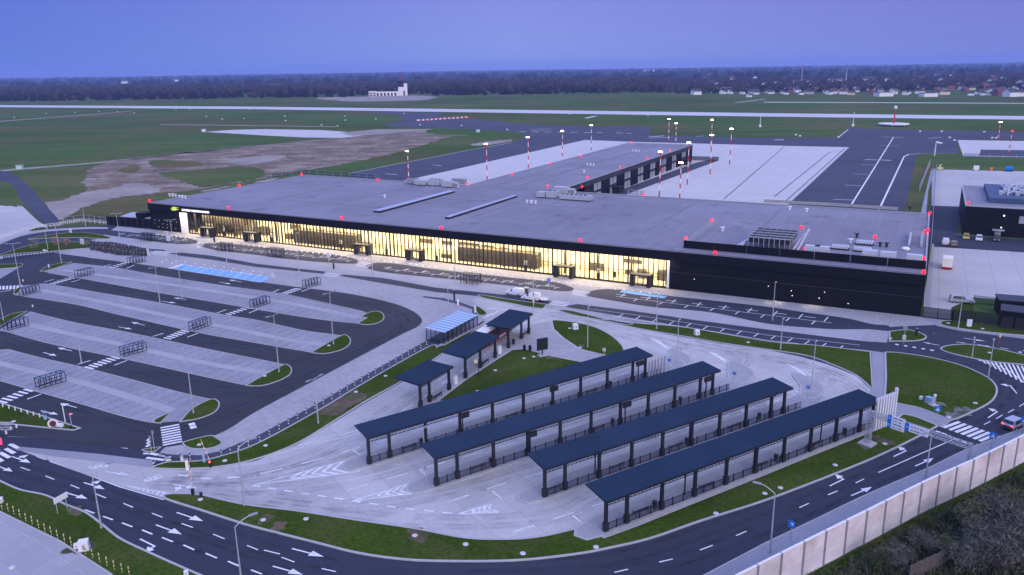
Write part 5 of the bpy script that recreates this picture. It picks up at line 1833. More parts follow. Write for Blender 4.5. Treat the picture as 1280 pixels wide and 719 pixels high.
# low white bollards in front of the glass
bq = None
for i in range(82):
    p = TW(-6 + i * 2.14, -6.2 - (0 if i < 60 else .4))
    if bq is None:
        bq = tag(MB().tube((0, 0, 0), (0, 0, .34), .24, .25, 10).sph((0, 0, .34), .25, 10, 4, .5).build('bollard', 'white_paint'), 'squat round white bollard in the long row before the terminal glass front', 'bollard', 'white bollards before the terminal glass')
        bq.location = p
    else:
        c = bq.copy()
        COL.objects.link(c)
        c.location = p
for i in range(2):
    for j in range(12):
        if i == 0:
            p = W(*lerp((208, 325.5), (340, 343), j / 11))
        else:
            p = W(*lerp((203, 328.3), (338, 346.3), j / 11))
        c = bq.copy()
        COL.objects.link(c)
        c.location = p
        c.scale = (.7, .7, .8)
        c['label'] = 'low white bollard between the service road and the blue parking bays'
        c['group'] = 'white bollards behind the blue bays'
for j in range(7):
    c = bq.copy()
    COL.objects.link(c)
    c.location = W(*lerp((4, 509.5), (50, 522.5), j / 6)) + Vector((0, 0, .1))
    c.scale = (.4, .4, 1.5)
    c['label'] = 'small white bollard along the lawn edge by the car park ticket machine'
    c['group'] = 'white bollards by the ticket machine'
for (x, y) in ((8, 543), (14, 537.5), (21, 535), (41, 384), (29, 352)):
    c = bq.copy()
    COL.objects.link(c)
    c.location = W(x, y)
    c.scale = (.6, .6, 1.3)
    c['label'] = 'stray white bollard on the asphalt near the left edge'
    c['group'] = 'stray white bollards at the left'

# ------------------------------------------------------------------ small structures of the forecourt
ws = None
for a, b, l in (((176, 301), (192, 303), 'in front of the black end of the terminal'), ((272, 313.5), (288, 315.5), 'beyond the first crossing on the drop off island'), ((335, 320.5), (351, 322.5), 'on the island opposite the left part of the glass'), ((576, 354), (600, 356.5), 'on the island left of the white vans')):
    A, B = W(*a), W(*b)
    ang = math.atan2(B.y - A.y, B.x - A.x)
    lab = 'small dark waiting shelter ' + l
    if ws is None:
        ws = thing('waiting_shelter', lab, 'shelter', A, ang, 'dark waiting shelters on the drop off island')
        q = MB()
        for i in range(4):
            q.box(i * 1.6, 0, 0, 2.4, .14, .14).box(i * 1.6, 1.6, 0, 2.4, .14, .14)
        q.build_each('post', 'dark_metal', ws, True)
        MB().box(2.4, .8, 2.4, 2.52, 5.2, 2.1).build('roof', 'dark_metal', ws, local=True)
        MB().quad((0, 1.6, .2), (4.8, 1.6, .2), (4.8, 1.6, 2.3), (0, 1.6, 2.3)).build('back_glass', 'rail_glass', ws, local=True)
        MB().box(2.4, 1.2, .4, .48, 4.0, .45).build('seat', 'dark_metal', ws, local=True)
    else:
        dup(ws, A, ang, lab)
tp = None
for x, y, l in ((281, 295.5, 'between the first and second entrances'), (339.5, 303, 'right of the second entrance'), (426.5, 312, 'left of the third entrance'), (483.5, 318.5, 'right of the third entrance'), (546, 327, 'right of the fourth entrance'), (657, 339, 'left of the fifth entrance'), (748, 349.5, 'right of the fifth entrance'), (768, 347.5, 'left of the sixth entrance')):
    lab = 'slim black and white information totem before the glass ' + l
    p = W(x, y)
    if tp is None:
        tp = thing('info_totem', lab, 'totem', p, TA, 'information totems before the terminal glass')
        MB().box(0, 0, 0, 1.7, .8, .35).build('body', 'dark_metal', tp, local=True)
        MB().box(0, 0, 1.7, 2.8, .8, .3).build('screen', 'white_paint', tp, local=True)
    else:
        dup(tp, p, TA, lab)
for x, y, l in ((268.3, 303.2, 'slim black pillar standing alone on the paving before the first waiting shelters'), (417.3, 336.5, 'slim black pillar beside the white sign boards of the middle crossing')):
    p = W(x, y)
    o = thing('black_pillar', l, 'pillar', p, 0)
    MB().box(0, 0, .1, 1.75, .42, .36).build('body', 'dark_metal', o, local=True)
    MB().box(0, 0, 0, .1, .6, .5).build('foot', 'kerb', o, local=True)


def sign(name, label, px, py, h, w_, hh, m, az=-25, cat='sign', post='galv', mark=True, n=1, group=None):
    p = W(px, py)
    o = thing(name, label, cat, p, math.radians(az), group)
    for i in range(n):
        x = (i - (n - 1) / 2) * w_ * .7
        MB().tube((x, .08, 0), (x, .08, h), .05).build('post', post, o, local=True)
    b = MB().box(0, 0, h - hh, h, w_, .06).build('board', m, o, local=True)
    if mark == 'zebra':
        MB().add([(-w_ * .32, -.035, h - hh * .85), (w_ * .32, -.035, h - hh * .85), (0, -.035, h - hh * .2)], ((0, 1, 2),)).build('triangle', 'white_paint', b, local=True)
        MB().bar((0, -.05, h - hh * .75), (.02, -.05, h - hh * .45), .12, .02).build('figure', 'rubber', b, local=True)
    elif mark == 'arrow':
        MB().bar((-w_ * .2, -.04, h - hh * .8), (w_ * .15, -.04, h - hh * .4), .1, .02).add([(w_ * .32, -.04, h - hh * .7), (w_ * .28, -.04, h - hh * .15), (-w_ * .2, -.04, h - hh * .28)], ((0, 1, 2),)).build('arrow', 'white_paint', b, local=True)
    elif mark == 'bars':
        q = MB()
        for i in range(3):
            q.box(0, -.045, h - hh * (.3 + .27 * i), h - hh * (.2 + .27 * i), w_ * .7, .02)
        q.build('bars', 'grey_metal', b, local=True)
    return o


sign('road_sign', 'blue square crossing sign between lawn and footpath right of the gantry', 1170, 528, 2.6, .85, .85, 'sign_blue', mark='zebra')
sign('road_sign', 'blue square crossing sign at the noise barrier by the zebra crossing', 1238, 566, 3.0, .85, .85, 'sign_blue', mark='zebra')
sign('road_sign', 'blue square sign at the right edge above the car', 1277, 546, 3.0, .85, .85, 'sign_blue', mark='zebra')
sign('road_sign', 'blue arrow sign on the sidewalk beside the noise barrier', 987.5, 676, 2.5, .8, .85, 'sign_blue', mark='arrow', az=-40)
for x, y, l in ((1009, 499.5, 'small blue stop sign at the end of the third platform'), (917, 481.5, 'small blue stop sign at the end of the second platform'), (836, 464.5, 'small blue stop sign at the end of the rearmost platform')):
    sign('road_sign', l, x, y, 2.4, .6, .55, 'sign_blue', mark='bars', group='blue signs at the platform ends')
sign('road_sign', 'white and blue sign on the right rim of the oval lawn', 755, 447.5, 1.9, .6, .6, 'white_paint', mark='bars')
sign('road_sign', 'white double sign board by the crossing in front of the glass', 411, 329, 3.0, 1.2, 1.4, 'white_paint', mark='bars')
sign('road_sign', 'white sign board standing behind the first waiting shelter', 208.5, 299, 2.6, 1.3, 1.6, 'white_paint', mark='bars')
sign('road_sign', 'white notice on the drop off road near the first crossing', 211, 303.5, 2.2, 1.6, 1.6, 'white_paint', mark='bars')
sign('road_sign', 'white sign board beside the trolley bay at the plaza corner', 186, 322, 2.6, .9, 2.0, 'white_paint', mark='bars')
sign('road_sign', 'white sign board on the upper left crescent lawn', 88.5, 292, 1.6, 1.4, 1.3, 'white_paint', mark='bars')
sign('road_sign', 'large white board among the young trees of the left lawn', 103.5, 308, 2.4, 1.7, 1.7, 'white_paint', mark='bars')
sign('road_sign', 'white board lying low at the kerb of the left loop', 57, 315.5, .8, 2.2, .6, 'white_paint', mark=None)
sign('road_sign', 'white notice post on the car park corner lawn at top left', 61.5, 336, 1.3, .5, 1.0, 'white_paint', mark=None)
sign('road_sign', 'blue parking sign on a pole behind the white vans', 686, 363, 3.0, .9, 1.0, 'sign_blue', mark='bars')
sign('road_sign', 'white square notice in the grass before the dark sheds', 1211, 410.5, 1.9, .9, 1.5, 'white_paint', mark=None)
sign('road_sign', 'white panel sign on two legs over the lower left lawn kerb', 79, 640, 2.3, 1.9, .75, 'white_paint', az=68, mark=None, n=2)
sign('road_sign', 'white notice post at the left island of the right junction', 1129.5, 429.5, 1.7, .6, .9, 'white_paint', mark='bars')
sign('road_sign', 'small road sign on the left tip island of the right junction', 1130, 424, 2.6, .8, .8, 'grey_metal', mark=None)
sign('road_sign', 'small white notice by the blue bays', 342, 350, 1.6, .8, 1.0, 'white_paint', mark='bars')
sign('road_sign', 'thin sign on the small lawn left of the exit crossing, the tall one', 194, 564, 3.2, .3, .6, 'grey_metal', mark=None, az=60)
sign('road_sign', 'thin sign on the small lawn left of the exit crossing, the short one', 190, 566, 2.6, .3, .5, 'grey_metal', mark=None, az=60)
sign('road_sign', 'thin sign pole at the left tip of the second platform', 532.5, 605.5, 2.6, .4, .5, 'grey_metal', mark=None)
mat('maroon_post', (.2, .09, .07), .6)
# yellow signal post
p = W(667, 396)
o = thing('signal_post', 'thin post with yellow and red boxes beside the small shelter nearest the terminal', 'signal', p, 0)
h = hgt((667, 396), 348)
MB().tube((0, 0, 0), (0, 0, h), .08).build('post', 'galv', o, local=True)
MB().box(0, -.1, h * .38, h * .52, .36, .25).build('yellow_box', 'yellow', o, local=True)
MB().box(0, -.1, h * .56, h * .64, .34, .25).build('red_box', 'orange_paint', o, local=True)
p = W(1246.5, 440)
o = thing('signal_post', 'thin brownish signal post at the top of the lens shaped lawn', 'signal', p, 0)
MB().tube((0, 0, 0), (0, 0, 3.4), .06).build('post', 'maroon_post', o, local=True)
MB().box(0, -.1, 2.9, 3.4, .3, .25).build('head', 'yellow', o, local=True)
p = W(582.5, 473, .16)
o = thing('bus_stop_flag', 'stop pole with a round yellow flag under the middle small shelter', 'bus stop', p + Vector((2.2, .8, 0)), 0)
MB().tube((0, 0, 0), (0, 0, 3.2), .06).build('post', 'dark_metal', o, local=True)
MB().tube((-.45, -.03, 2.8), (-.45, .03, 2.8), .36, n=14).build('disc', 'yellow', o, local=True)

# gantry
GA = W(1084, 556)
GB_ = W(1209, 602)
gd = (GB_ - GA).normalized()
Lg = (GB_ - GA).length
o = thing('sign_gantry', 'lattice road sign gantry with two white and blue direction boards over the road', 'sign gantry', GA, math.atan2(gd.y, gd.x))


def lattice(mb, p, q, s, n):
    p, q = Vector(p), Vector(q)
    d = (q - p).normalized()
    a = Vector((0, 1, 0))
    b = d.cross(a)
    cs = [a * i * s / 2 + b * j * s / 2 for i, j in ((-1, -1), (1, -1), (1, 1), (-1, 1))]
    for c in cs:
        mb.bar(p + c, q + c, .09)
    for i in range(n):
        u0, u1 = p.lerp(q, i / n), p.lerp(q, (i + 1) / n)
        for k in range(4):
            mb.bar(u0 + cs[k], u1 + cs[(k + 1) % 4], .05)


q = MB()
lattice(q, (0, 0, .3), (0, 0, 5.3), .6, 8)
q.build('tower', 'galv', o, local=True)
q = MB()
lattice(q, (Lg, 0, .3), (Lg, 0, 5.3), .6, 8)
q.build('tower', 'galv', o, local=True)
MB().box(0, 0, 0, .35, 1.9, 1.9).build('footing', 'kerb', o, local=True)
MB().box(Lg, 0, 0, .35, 1.2, 1.2).build('footing', 'kerb', o, local=True)
q = MB()
lattice(q, (0, 0, 4.85), (Lg, 0, 4.85), .6, 26)
q.build('beam', 'galv', o, local=True)
for x0, bw_, wh, z0, z1 in ((Lg * .2, .5, 1.8, 3.9, 5.75), (Lg * .38, .5, 2.5, 4.3, 5.4)):
    q = MB().box(x0 + bw_ / 2, -.5, z0, z1, bw_, .1)
    bb = q.build('blue_panel', 'sign_blue', o, local=True)
    mmk = MB()
    nk = 2 if z1 - z0 > 1.5 else 1
    for i in range(nk):
        zc = z0 + (z1 - z0) * ((i + .5) / nk)
        mmk.bar((x0 + .12, -.56, zc - .12), (x0 + .38, -.56, zc), .09, .02).bar((x0 + .12, -.56, zc + .12), (x0 + .38, -.56, zc), .09, .02)
    mmk.build('symbol', 'white_paint', bb, local=True)
    q = MB().box(x0 + bw_ + wh / 2, -.5, z0, z1, wh, .1)
    wb_ = q.build('white_panel', 'white_paint', o, local=True)
    tx = MB()
    rows = 4 if z1 - z0 > 1.5 else 2
    rg = random.Random(int(x0 * 10))
    for r_ in range(rows):
        z = z1 - (z1 - z0) * (r_ + .6) / (rows + .2)
        x = x0 + bw_ + .3
        while x < x0 + bw_ + wh - .35:
            w2 = rg.uniform(.06, .13)
            tx.box(x, -.56, z - .06, z + .06, w2 * .7, .02)
            x += w2 + (.0 if rg.random() < .8 else .15)
    tx.build('lettering', 'cladding', wb_, local=True)

# entry devices at the lower left
p = W(57, 525)
o = thing('ticket_machine', 'tall pale blue ticket machine at the tip of the car park lawn', 'ticket machine', p, .5)
mat('pale_blue', (.25, .42, .55), .5)
MB().box(0, 0, 0, 1.5, .4, .35).build('body', 'pale_blue', o, local=True)
MB().box(0, -.19, .9, 1.2, .3, .05).build('screen', 'dark_metal', o, local=True)
p = W(67, 534)
o = thing('kiosk', 'round white ringed gate cabinet with dark red middle behind the ticket machine', 'cabinet', p, .3)
q = MB()
for i in range(16):
    a0, a1 = 6.28 * i / 16, 6.28 * (i + 1) / 16
    q.bar((math.cos(a0) * .55, 0, .62 + math.sin(a0) * .55), (math.cos(a1) * .55, 0, .62 + math.sin(a1) * .55), .16, .4)
q.build('ring', 'white_paint', o, local=True)
mat('maroon', (.12, .03, .04), .6)
MB().tube((0, -.1, .62), (0, .15, .62), .48, n=16).build('panel', 'maroon', o, local=True)
p = W(75.5, 534)
o = thing('gate_cabinet', 'white gate cabinet lying between the ringed cabinet and the barrier post', 'cabinet', p, -.3)
MB().box(0, 0, .1, .55, 1.0, .5).build('body', 'white_paint', o, local=True)
MB().box(0, 0, 0, .1, 1.1, .6).build('plinth', 'kerb', o, local=True)
p = W(82, 529.5)
o = thing('barrier_pole', 'tall white raised pole beside the dark parking aisle at the ticket gate', 'barrier', p, 0)
hb = hgt((82, 529.5), 506)
MB().tube((0, 0, 0), (0, 0, hb), .075).build('pole', 'white_paint', o, local=True)
MB().bar((0, 0, hb), (-.15, 0, hb + .05), .15).build('cap', 'white_paint', o, local=True)
p = W(89.5, 531)
o = thing('signal_post', 'thin post with a red and white lamp head at the tip of the ticket lawn', 'signal', p, 0)
hb = hgt((89.5, 531), 518)
MB().tube((0, 0, 0), (0, 0, hb), .06).build('post', 'galv', o, local=True)
MB().sph((0, 0, hb), .14).build('red_lamp', 'red_sign', o, local=True)
MB().box(.25, 0, hb, hb + .15, .3, .12).build('head', 'white_paint', o, local=True)
p = W(89, 536.5)
o = thing('litter_bin', 'small black bin at the very tip of the ticket lawn', 'litter bin', p, 0)
MB().tube((0, 0, 0), (0, 0, .55), .16, n=10).build('body', 'dark_metal', o, local=True)
MB().tube((0, 0, .57), (0, 0, .62), .18, .14, n=10).build('lid', 'dark_metal', o, local=True)
p = W(-1, 560)
o = thing('lattice_mast', 'lattice frame leaning in at the left edge above the red sign', 'frame', p, .2)
q = MB()
lattice(q, (-4, 0, 4.0), (2.2, 0, 3.2), .8, 7)
q.build('beam', 'galv', o, local=True)
q = MB()
lattice(q, (-4, 0, 0), (-4, 0, 4.2), .8, 5)
q.build('tower', 'galv', o, local=True)
sign('road_sign', 'red sign at the left edge by the stop line', 0, 567, 2.4, 1.2, 1.0, 'red_sign', mark=None, az=0)
# red and white boom gates at the exit
for x, y, ty, l, tilt in ((241.5, 619, 577, 'raised red and white boom with a crossbar beside the bus entrance', 0), (263.5, 585, 549, 'raised red and white boom by the car park exit path', -.1)):
    p = W(x, y)
    h = hgt((x, y), ty)
    o = thing('boom_barrier', l, 'barrier', p, 0, 'raised boom barriers at the exit')
    MB().box(0, 0, 0, .9, .34, .3).build('cabinet', 'dark_metal', o, local=True)
    q, r_ = MB(), MB()
    for i in range(9):
        z0, z1 = 1.0 + (h - 1) * i / 9, 1.0 + (h - 1) * (i + 1) / 9
        (q if i % 2 else r_).tube((tilt * i, 0, z0), (tilt * (i + 1), 0, z1), .05)
    b = q.build('boom', 'white_paint', o, local=True)
    r_.build('red_band', 'orange_paint', b, local=True)
    if x < 250:
        MB().bar((-.35, 0, h * .62), (.35, 0, h * .62), .07).build('crossbar', 'white_paint', o, local=True)
    else:
        MB().sph((0, -.2, 1.0), .16).build('lamp', 'tail_light', o, local=True)
for x, y, l, m, hh in ((234.5, 588.5, 'tall cream gate pillar on the exit lawn', 'panel_white', 1.65), (255.5, 578.5, 'blue grey ticket cabinet on the exit path', 'pale_blue', 1.1), (228, 577.5, 'small white intercom post beside the tall cream pillar', 'white_paint', .9), (251.5, 621.5, 'dark short post beside the boom with the crossbar', 'dark_metal', .8), (210.5, 575.5, 'squat white planter at the exit crossing', 'white_paint', .35), (572.5, 382, 'white and grey gate cabinet at the curved dark path', 'white_paint', 1.7), (594, 391, 'white lamp topped cabinet beside the cycle shelter', 'white_paint', 1.9), (568, 376.5, 'black gate column at the curved dark path', 'dark_metal', 2.6), (1145, 420, 'black short column on the island of the right junction', 'dark_metal', 1.5)):
    p = W(x, y)
    o = thing('gate_pillar', l, 'pillar', p, .4)
    wd_ = .36 if hh > .5 else .7
    MB().box(0, 0, .1, hh, wd_, wd_ * .8).build('body', m, o, local=True)
    MB().box(0, 0, hh, hh + .08, wd_ + .1, wd_ * .8 + .1).build('cap', 'grey_metal', o, local=True)
    MB().box(0, 0, 0, .1, wd_ + .1, wd_ + .05).build('plinth', 'kerb', o, local=True)
# utility boxes
for x, y, l, s in ((105.5, 687, 'white concrete utility block beside the row of yellow posts', .95), (96, 685.5, 'smaller pale utility slab beside the white block', .45), (1160.5, 527.5 - 1.5, 'blue grey cabinet on the right lawn', .75), (1167, 528 - 2, 'tall white cabinet on the right lawn', 1.6), (1151, 499.5, 'flat white box lying on the right lawn', .4), (871, 418.5, 'white cabinet on the lawn between road and turning loop', .8), (719, 411.5, 'white drum shaped cabinet on the oval lawn', .9), (1, 628, 'pale concrete block at the left edge of the lower left lawn', .5), (233, 719, 'pale flat block at the bottom edge of the lower left lawn', .4)):
    if '1160' in str(x):
        y = 503
    if '1167' in str(x):
        y = 506.5
    p = W(x, y, .1)
    o = thing('utility_box', l, 'utility box', p, .35)
    tall = 'tall' in l
    MB().box(0, 0, .1, (1.8 if tall else s * 1.1 + .1), (.35 if tall else s * 1.1), (.3 if tall else s)).build('body', 'pale_blue' if 'blue' in l else 'white_paint', o, local=True)
    MB().box(0, 0, 0, .1, min(1.2, s * 1.3), min(1.1, s * 1.2)).build('plinth', 'kerb', o, local=True)
    MB().box(.02, -.02 - (.15 if tall else s / 2), .3, (1.5 if tall else s * .9), .2, .05).build('door', 'grey_metal', o, local=True)
# bare earth collars and manhole covers
mc = None
mat('rubble', (.17, .16, .15), 1, var=.35, scale=3, c2=(.06, .075, .03), c2scale=.9, c2lo=.45, c2hi=.6)
mat('cover_concrete', (.55, .54, .52), .8, var=.2, scale=2)
for x, y, g in ((329, 650, 's'), (382.5, 648.8, 's'), (518.5, 669.5, 's'), (582, 680.5, 's'), (653.5, 692, 's'), (745, 684, 's'), (895, 642, 's'), (975.5, 610, 's'), (1044, 581.5, 's'), (1106, 555, 's'), (956, 617, 's'), (332, 557, 'w'), (445, 490, 'w'), (482, 470, 'w'), (619, 463, 't'), (597, 489, 't'), (655, 448, 't'), (667, 446, 't'), (725, 434.5, 'o'), (712, 410.5, 'o'), (935, 428, 'n'), (871, 417, 'n'), (1219, 504, 'r'), (1186, 521.5, 'r'), (411, 432, 'c'), (331, 470, 'c'), (249, 556, 'c'), (17, 527, 'c'), (1237, 441, 'j'), (1228, 411, 'j'), (1185, 404, 'j'), (1113, 423, 'j'), (15, 709.5, 'b'), (281, 576, 'w'), (250.5, 624.5, 's')):
    G_ = {'s': ('on the long grass verge of the main road', 'covers on the long verge'), 'w': ('on the grass strip beside the curved dark path', 'covers on the strip by the path'), 't': ('on the triangular lawn', 'covers on the triangular lawn'), 'o': ('on the oval lawn', 'covers on the oval lawn'), 'n': ('on the lawn between road and turning loop', 'covers on the loop lawn'), 'r': ('on the large right lawn', 'covers on the right lawn'), 'c': ('on a car park lawn island', 'covers on the car park islands'), 'j': ('on a lawn of the right junction', 'covers on the junction lawns'), 'b': ('on the slabs at the lower left corner', 'covers on the slabs')}[g]
    p = W(x, y, .13)
    lab = 'round pale concrete cover ' + G_[0]
    if mc is None:
        mc = tag(MB().tube((0, 0, -.1), (0, 0, .06), .34, .33, 12).tube((0, 0, .06), (0, 0, .085), .24, .23, 12).build('manhole_cover', 'cover_concrete'), lab, 'manhole cover', G_[1])
        mc.location = p
    else:
        c = mc.copy()
        COL.objects.link(c)
        c.location = p
        c['label'] = lab
        c['group'] = G_[1]
for x, y, r_ in ((100, 686, 2.2), (95, 640, 1.6), (332, 650, 1.4), (348, 660, 1.6), (522, 670, 2.0), (1109, 554, 1.5), (1082, 556, 2.2), (1205, 513, 2.0), (1196, 519, 2.3), (1172, 505, 1.4), (443, 491, 1.3), (690, 447, 1.6), (674, 446, 1.4), (727, 433, 1), (1097, 549, 1.2)):
    c = W(x, y)
    rg = random.Random(int(x * 7))
    ph = rg.uniform(0, 6)
    pts = []
    for i in range(26):
        a_ = i * 6.2832 / 26
        rr = r_ * .8 * (.8 + .22 * math.sin(2 * a_ + ph) + .16 * math.sin(5 * a_ + ph * 2)) * rg.uniform(.9, 1.1)
        pts.append(c + Vector((math.cos(a_) * rr, math.sin(a_) * rr, 0)))
    struct(MB().poly(pts, .127 + .001 * (int(x) % 5)).build('earth_patch', 'rubble' if x > 1150 else 'bare_patch'))
# ------------------------------------------------------------------ noise barrier
def per_object(name, v):
    """let every panel of this material differ a little in tone"""
    n_, l_ = MATS[name].node_tree.nodes, MATS[name].node_tree.links
    b_ = n_['Principled BSDF']
    s_ = b_.inputs['Base Color'].links[0].from_socket
    i_ = n_.new('ShaderNodeObjectInfo')
    r_ = n_.new('ShaderNodeMapRange')
    r_.inputs[3].default_value = 1 - v
    r_.inputs[4].default_value = 1 + v
    l_.new(i_.outputs['Random'], r_.inputs[0])
    v_ = n_.new('ShaderNodeVectorMath')
    v_.operation = 'SCALE'
    l_.new(s_, v_.inputs[0])
    l_.new(r_.outputs[0], v_.inputs['Scale'])
    l_.new(v_.outputs[0], b_.inputs['Base Color'])


mat('barrier_panel', (.64, .57, .55), .85, var=.10, scale=.9, big=.16, bigscale=.22, spec=.2, c2=(.56, .46, .43), c2scale=.18, c2lo=.48, c2hi=.6)
mat('barrier_panel_low', (.64, .60, .60), .85, var=.08, scale=.5, big=.12, bigscale=.3, spec=.2)
bar_px = sm([(880, 786), (1005, 719), (1085, 676.5), (1155, 639), (1210, 613), (1280, 576.5), (1345, 540), (1420, 497)], False, 10)
BP = [W(*p) for p in bar_px]
per_object('barrier_panel', .07)
per_object('barrier_panel_low', .07)
nb = thing('noise_barrier', 'long pale concrete noise barrier with grey posts along the main road', 'noise barrier', W(1085, 676.5))
run, nxt = 0, 0
posts = []
for i in range(len(BP) - 1):
    L = (BP[i + 1] - BP[i]).length
    while nxt < run + L:
        posts.append(BP[i].lerp(BP[i + 1], (nxt - run) / L))
        nxt += 3.55
    run += L
HB = 4.25
for i in range(len(posts) - 1):
    a, b = posts[i], posts[i + 1]
    d = (b - a).normalized()
    up = Vector((0, 0, 1))
    q = MB()
    q.bar(a + d * .12 + up * (HB * .72), b - d * .12 + up * (HB * .72), .2, HB * .55)
    pnl = q.build('panel', 'barrier_panel', nb)
    q = MB()
    q.bar(a + d * .12 + up * (HB * .2205 + .09), b - d * .12 + up * (HB * .2205 + .09), .22, HB * .441 - .2)
    q.bar(a + d * .12 + up * .14, b - d * .12 + up * .14, .3, .3)
    q.build('lower_board', 'barrier_panel_low', pnl)
    MB().bar(a + d * .12 + up * (HB - .0), b - d * .12 + up * (HB - .0), .26, .05).build('coping', 'white_paint', pnl)
for a in posts:
    MB().box(a.x, a.y, 0, HB + .02, .2, .42, math.atan2(posts[1].y - posts[0].y, posts[1].x - posts[0].x)).build('post', 'grey_metal', nb)
# wooden fence in the lower right
q = MB()
r_ = MB()
A, B = W(1135, 728), W(1215, 690)
n = 26
rg = random.Random(9)
wf = thing('wooden_fence', 'weathered board fence half hidden by scrub at the lower right', 'fence', A)
for i in range(n):
    a, b = A.lerp(B, i / n), A.lerp(B, (i + .93) / n)
    q.bar(a + Vector((0, 0, 1.0)), b + Vector((0, 0, 1.0)), .05, 2.0 + rg.uniform(-.15, .15))
q.build('boards', 'wood', wf)
r_.bar(A + Vector((.05, -.08, .5)), B + Vector((.05, -.08, .5)), .08).bar(A + Vector((.05, -.08, 1.5)), B + Vector((.05, -.08, 1.5)), .08)
r_.build('rail', 'wood', wf)

# ------------------------------------------------------------------ shrubs
mat('leaf_green', (.062, .090, .034), .9, var=.5, scale=1.2, c2=(.055, .05, .018), c2scale=.8, c2lo=.4, c2hi=.6, spec=.1)
mat('leaf_brown', (.145, .138, .105), .95, var=.45, scale=1.2, c2=(.09, .09, .075), c2scale=.7, c2lo=.4, c2hi=.6, spec=.1)
mat('leaf_olive', (.15, .155, .07), .9, var=.45, scale=1.2, c2=(.12, .11, .065), c2scale=.7, c2lo=.45, c2hi=.6, spec=.1)


def shrub_mesh(seed, R, Hh, n, twig, leaf):
    rg = random.Random(seed)
    st, lf = MB(), MB()
    clumps = []
    for i in range(16):
        a, rr = rg.uniform(0, 6.28), R * math.sqrt(rg.random()) * .8
        tip = Vector((math.cos(a) * rr, math.sin(a) * rr, Hh * rg.uniform(.45, 1.0) * (1 - .35 * (rr / R) ** 2)))
        st.tube((math.cos(a) * .12, math.sin(a) * .12, 0), tip * .55, .06, .04, 5)
        st.tube(tip * .55, tip, .04, .012, 4)
        clumps.append(tip)
        for k in range(5):
            t2 = tip * rg.uniform(.55, .95) + Vector((rg.gauss(0, .5), rg.gauss(0, .5), rg.uniform(.1, .7)))
            st.tube(tip * rg.uniform(.4, .8), t2, .018, .006, 3)
            clumps.append(t2)
    for i in range(n):
        c = rg.choice(clumps)
        s = rg.uniform(.6, 1.0) * leaf
        p = c + Vector((rg.gauss(0, .32), rg.gauss(0, .32), rg.gauss(0, .28)))
        if p.z < .05:
            p.z = .05
        d1 = Vector((rg.gauss(0, 1), rg.gauss(0, 1), rg.gauss(.3, 1))).normalized()
        d2 = d1.cross(Vector((rg.gauss(0, 1), rg.gauss(0, 1), rg.gauss(0, 1)))).normalized()
        w_ = twig
        lf.add((p - d1 * s, p + d2 * s * w_, p + d1 * s, p - d2 * s * w_), ((0, 1, 2, 3),))
    return st, lf


SP = {}
for key, args, lm in (('g', (11, 1.9, 2.6, 1500, .5, .16), 'leaf_green'), ('b', (12, 2.2, 3.4, 1500, .12, .3), 'leaf_brown'), ('o', (13, 2.0, 3.6, 1500, .16, .28), 'leaf_olive')):
    SP[key] = (shrub_mesh(*args), lm)
protos = {}
SHR = [(1232, 633, 'o', .7, 'loose olive shrub nearest the barrier at the right'), (1262, 648, 'o', 1.05, 'tall pale olive bush with feathery top at the right edge'), (1250, 668, 'b', 1.5, 'large grey brown bush behind the end of the wooden fence'), (1278, 680, 'b', 1.7, 'big bare brown bush in the lower right corner'), (1225, 690, 'b', 1.2, 'bare brown bush just right of the wooden fence'), (1245, 712, 'b', 1.6, 'dark bare bush at the bottom edge right of the fence'), (1278, 628, 'g', .7, 'dark green bush at the right edge below the barrier'), (1217, 668, 'o', 1.1, 'greenish bush above the right end of the wooden fence'), (1150, 690, 'b', .8, 'grey twiggy bush left of the middle of the scrub'), (1120, 712, 'b', .9, 'grey twiggy bush at the bottom beside the fence start'), (1098, 712, 'g', .7, 'low green bush at the bottom left of the scrub'), (1183, 690, 'o', .6, 'small pale shrub in front of the wooden fence'), (1190, 655, 'g', .7, 'low dark green bush in the middle of the slope'), (1270, 655, 'g', 1.3, 'dense dark green bush between the tall bushes at the right'), (1280, 708, 'b', 1.8, 'tallest bare bush at the bottom right'), (1205, 712, 'b', 1.1, 'bare bush hiding the wooden fence at the bottom'), (1300, 618, 'g', .8, 'dark bush partly cut by the right edge'), (1160, 660, 'g', .5, 'tiny green clump half way down the slope'), (1133, 676, 'g', .5, 'tiny green clump below the third barrier panel'), (1245, 614, 'g', .4, 'small green clump near the barrier foot at the right')]
for x, y, k, s, lab in SHR:
    p = W(x, y)
    if k not in protos:
        (st, lf), lm = SP[k]
        o = thing('shrub', lab, 'shrub', p, 0, 'shrubs on the scrub slope')
        st.build('stems', 'bark', o, local=True)
        lf.build('foliage', lm, o, local=True)
        protos[k] = o
    else:
        o = dup(protos[k], p, random.uniform(0, 6), lab)
    o.scale = (s, s, s * random.uniform(.85, 1.1))
# rough undergrowth as ground cover
rg = random.Random(21)
ug = MB()
ug2 = MB()
poly = [(1010, 722), (1090, 680), (1160, 643), (1215, 617), (1290, 580), (1330, 620), (1330, 740), (1010, 740)]


def inside(x, y, P):
    c = False
    for i in range(len(P)):
        x1, y1 = P[i - 1]
        x2, y2 = P[i]
        if (y1 > y) != (y2 > y) and x < (x2 - x1) * (y - y1) / (y2 - y1) + x1:
            c = not c
    return c


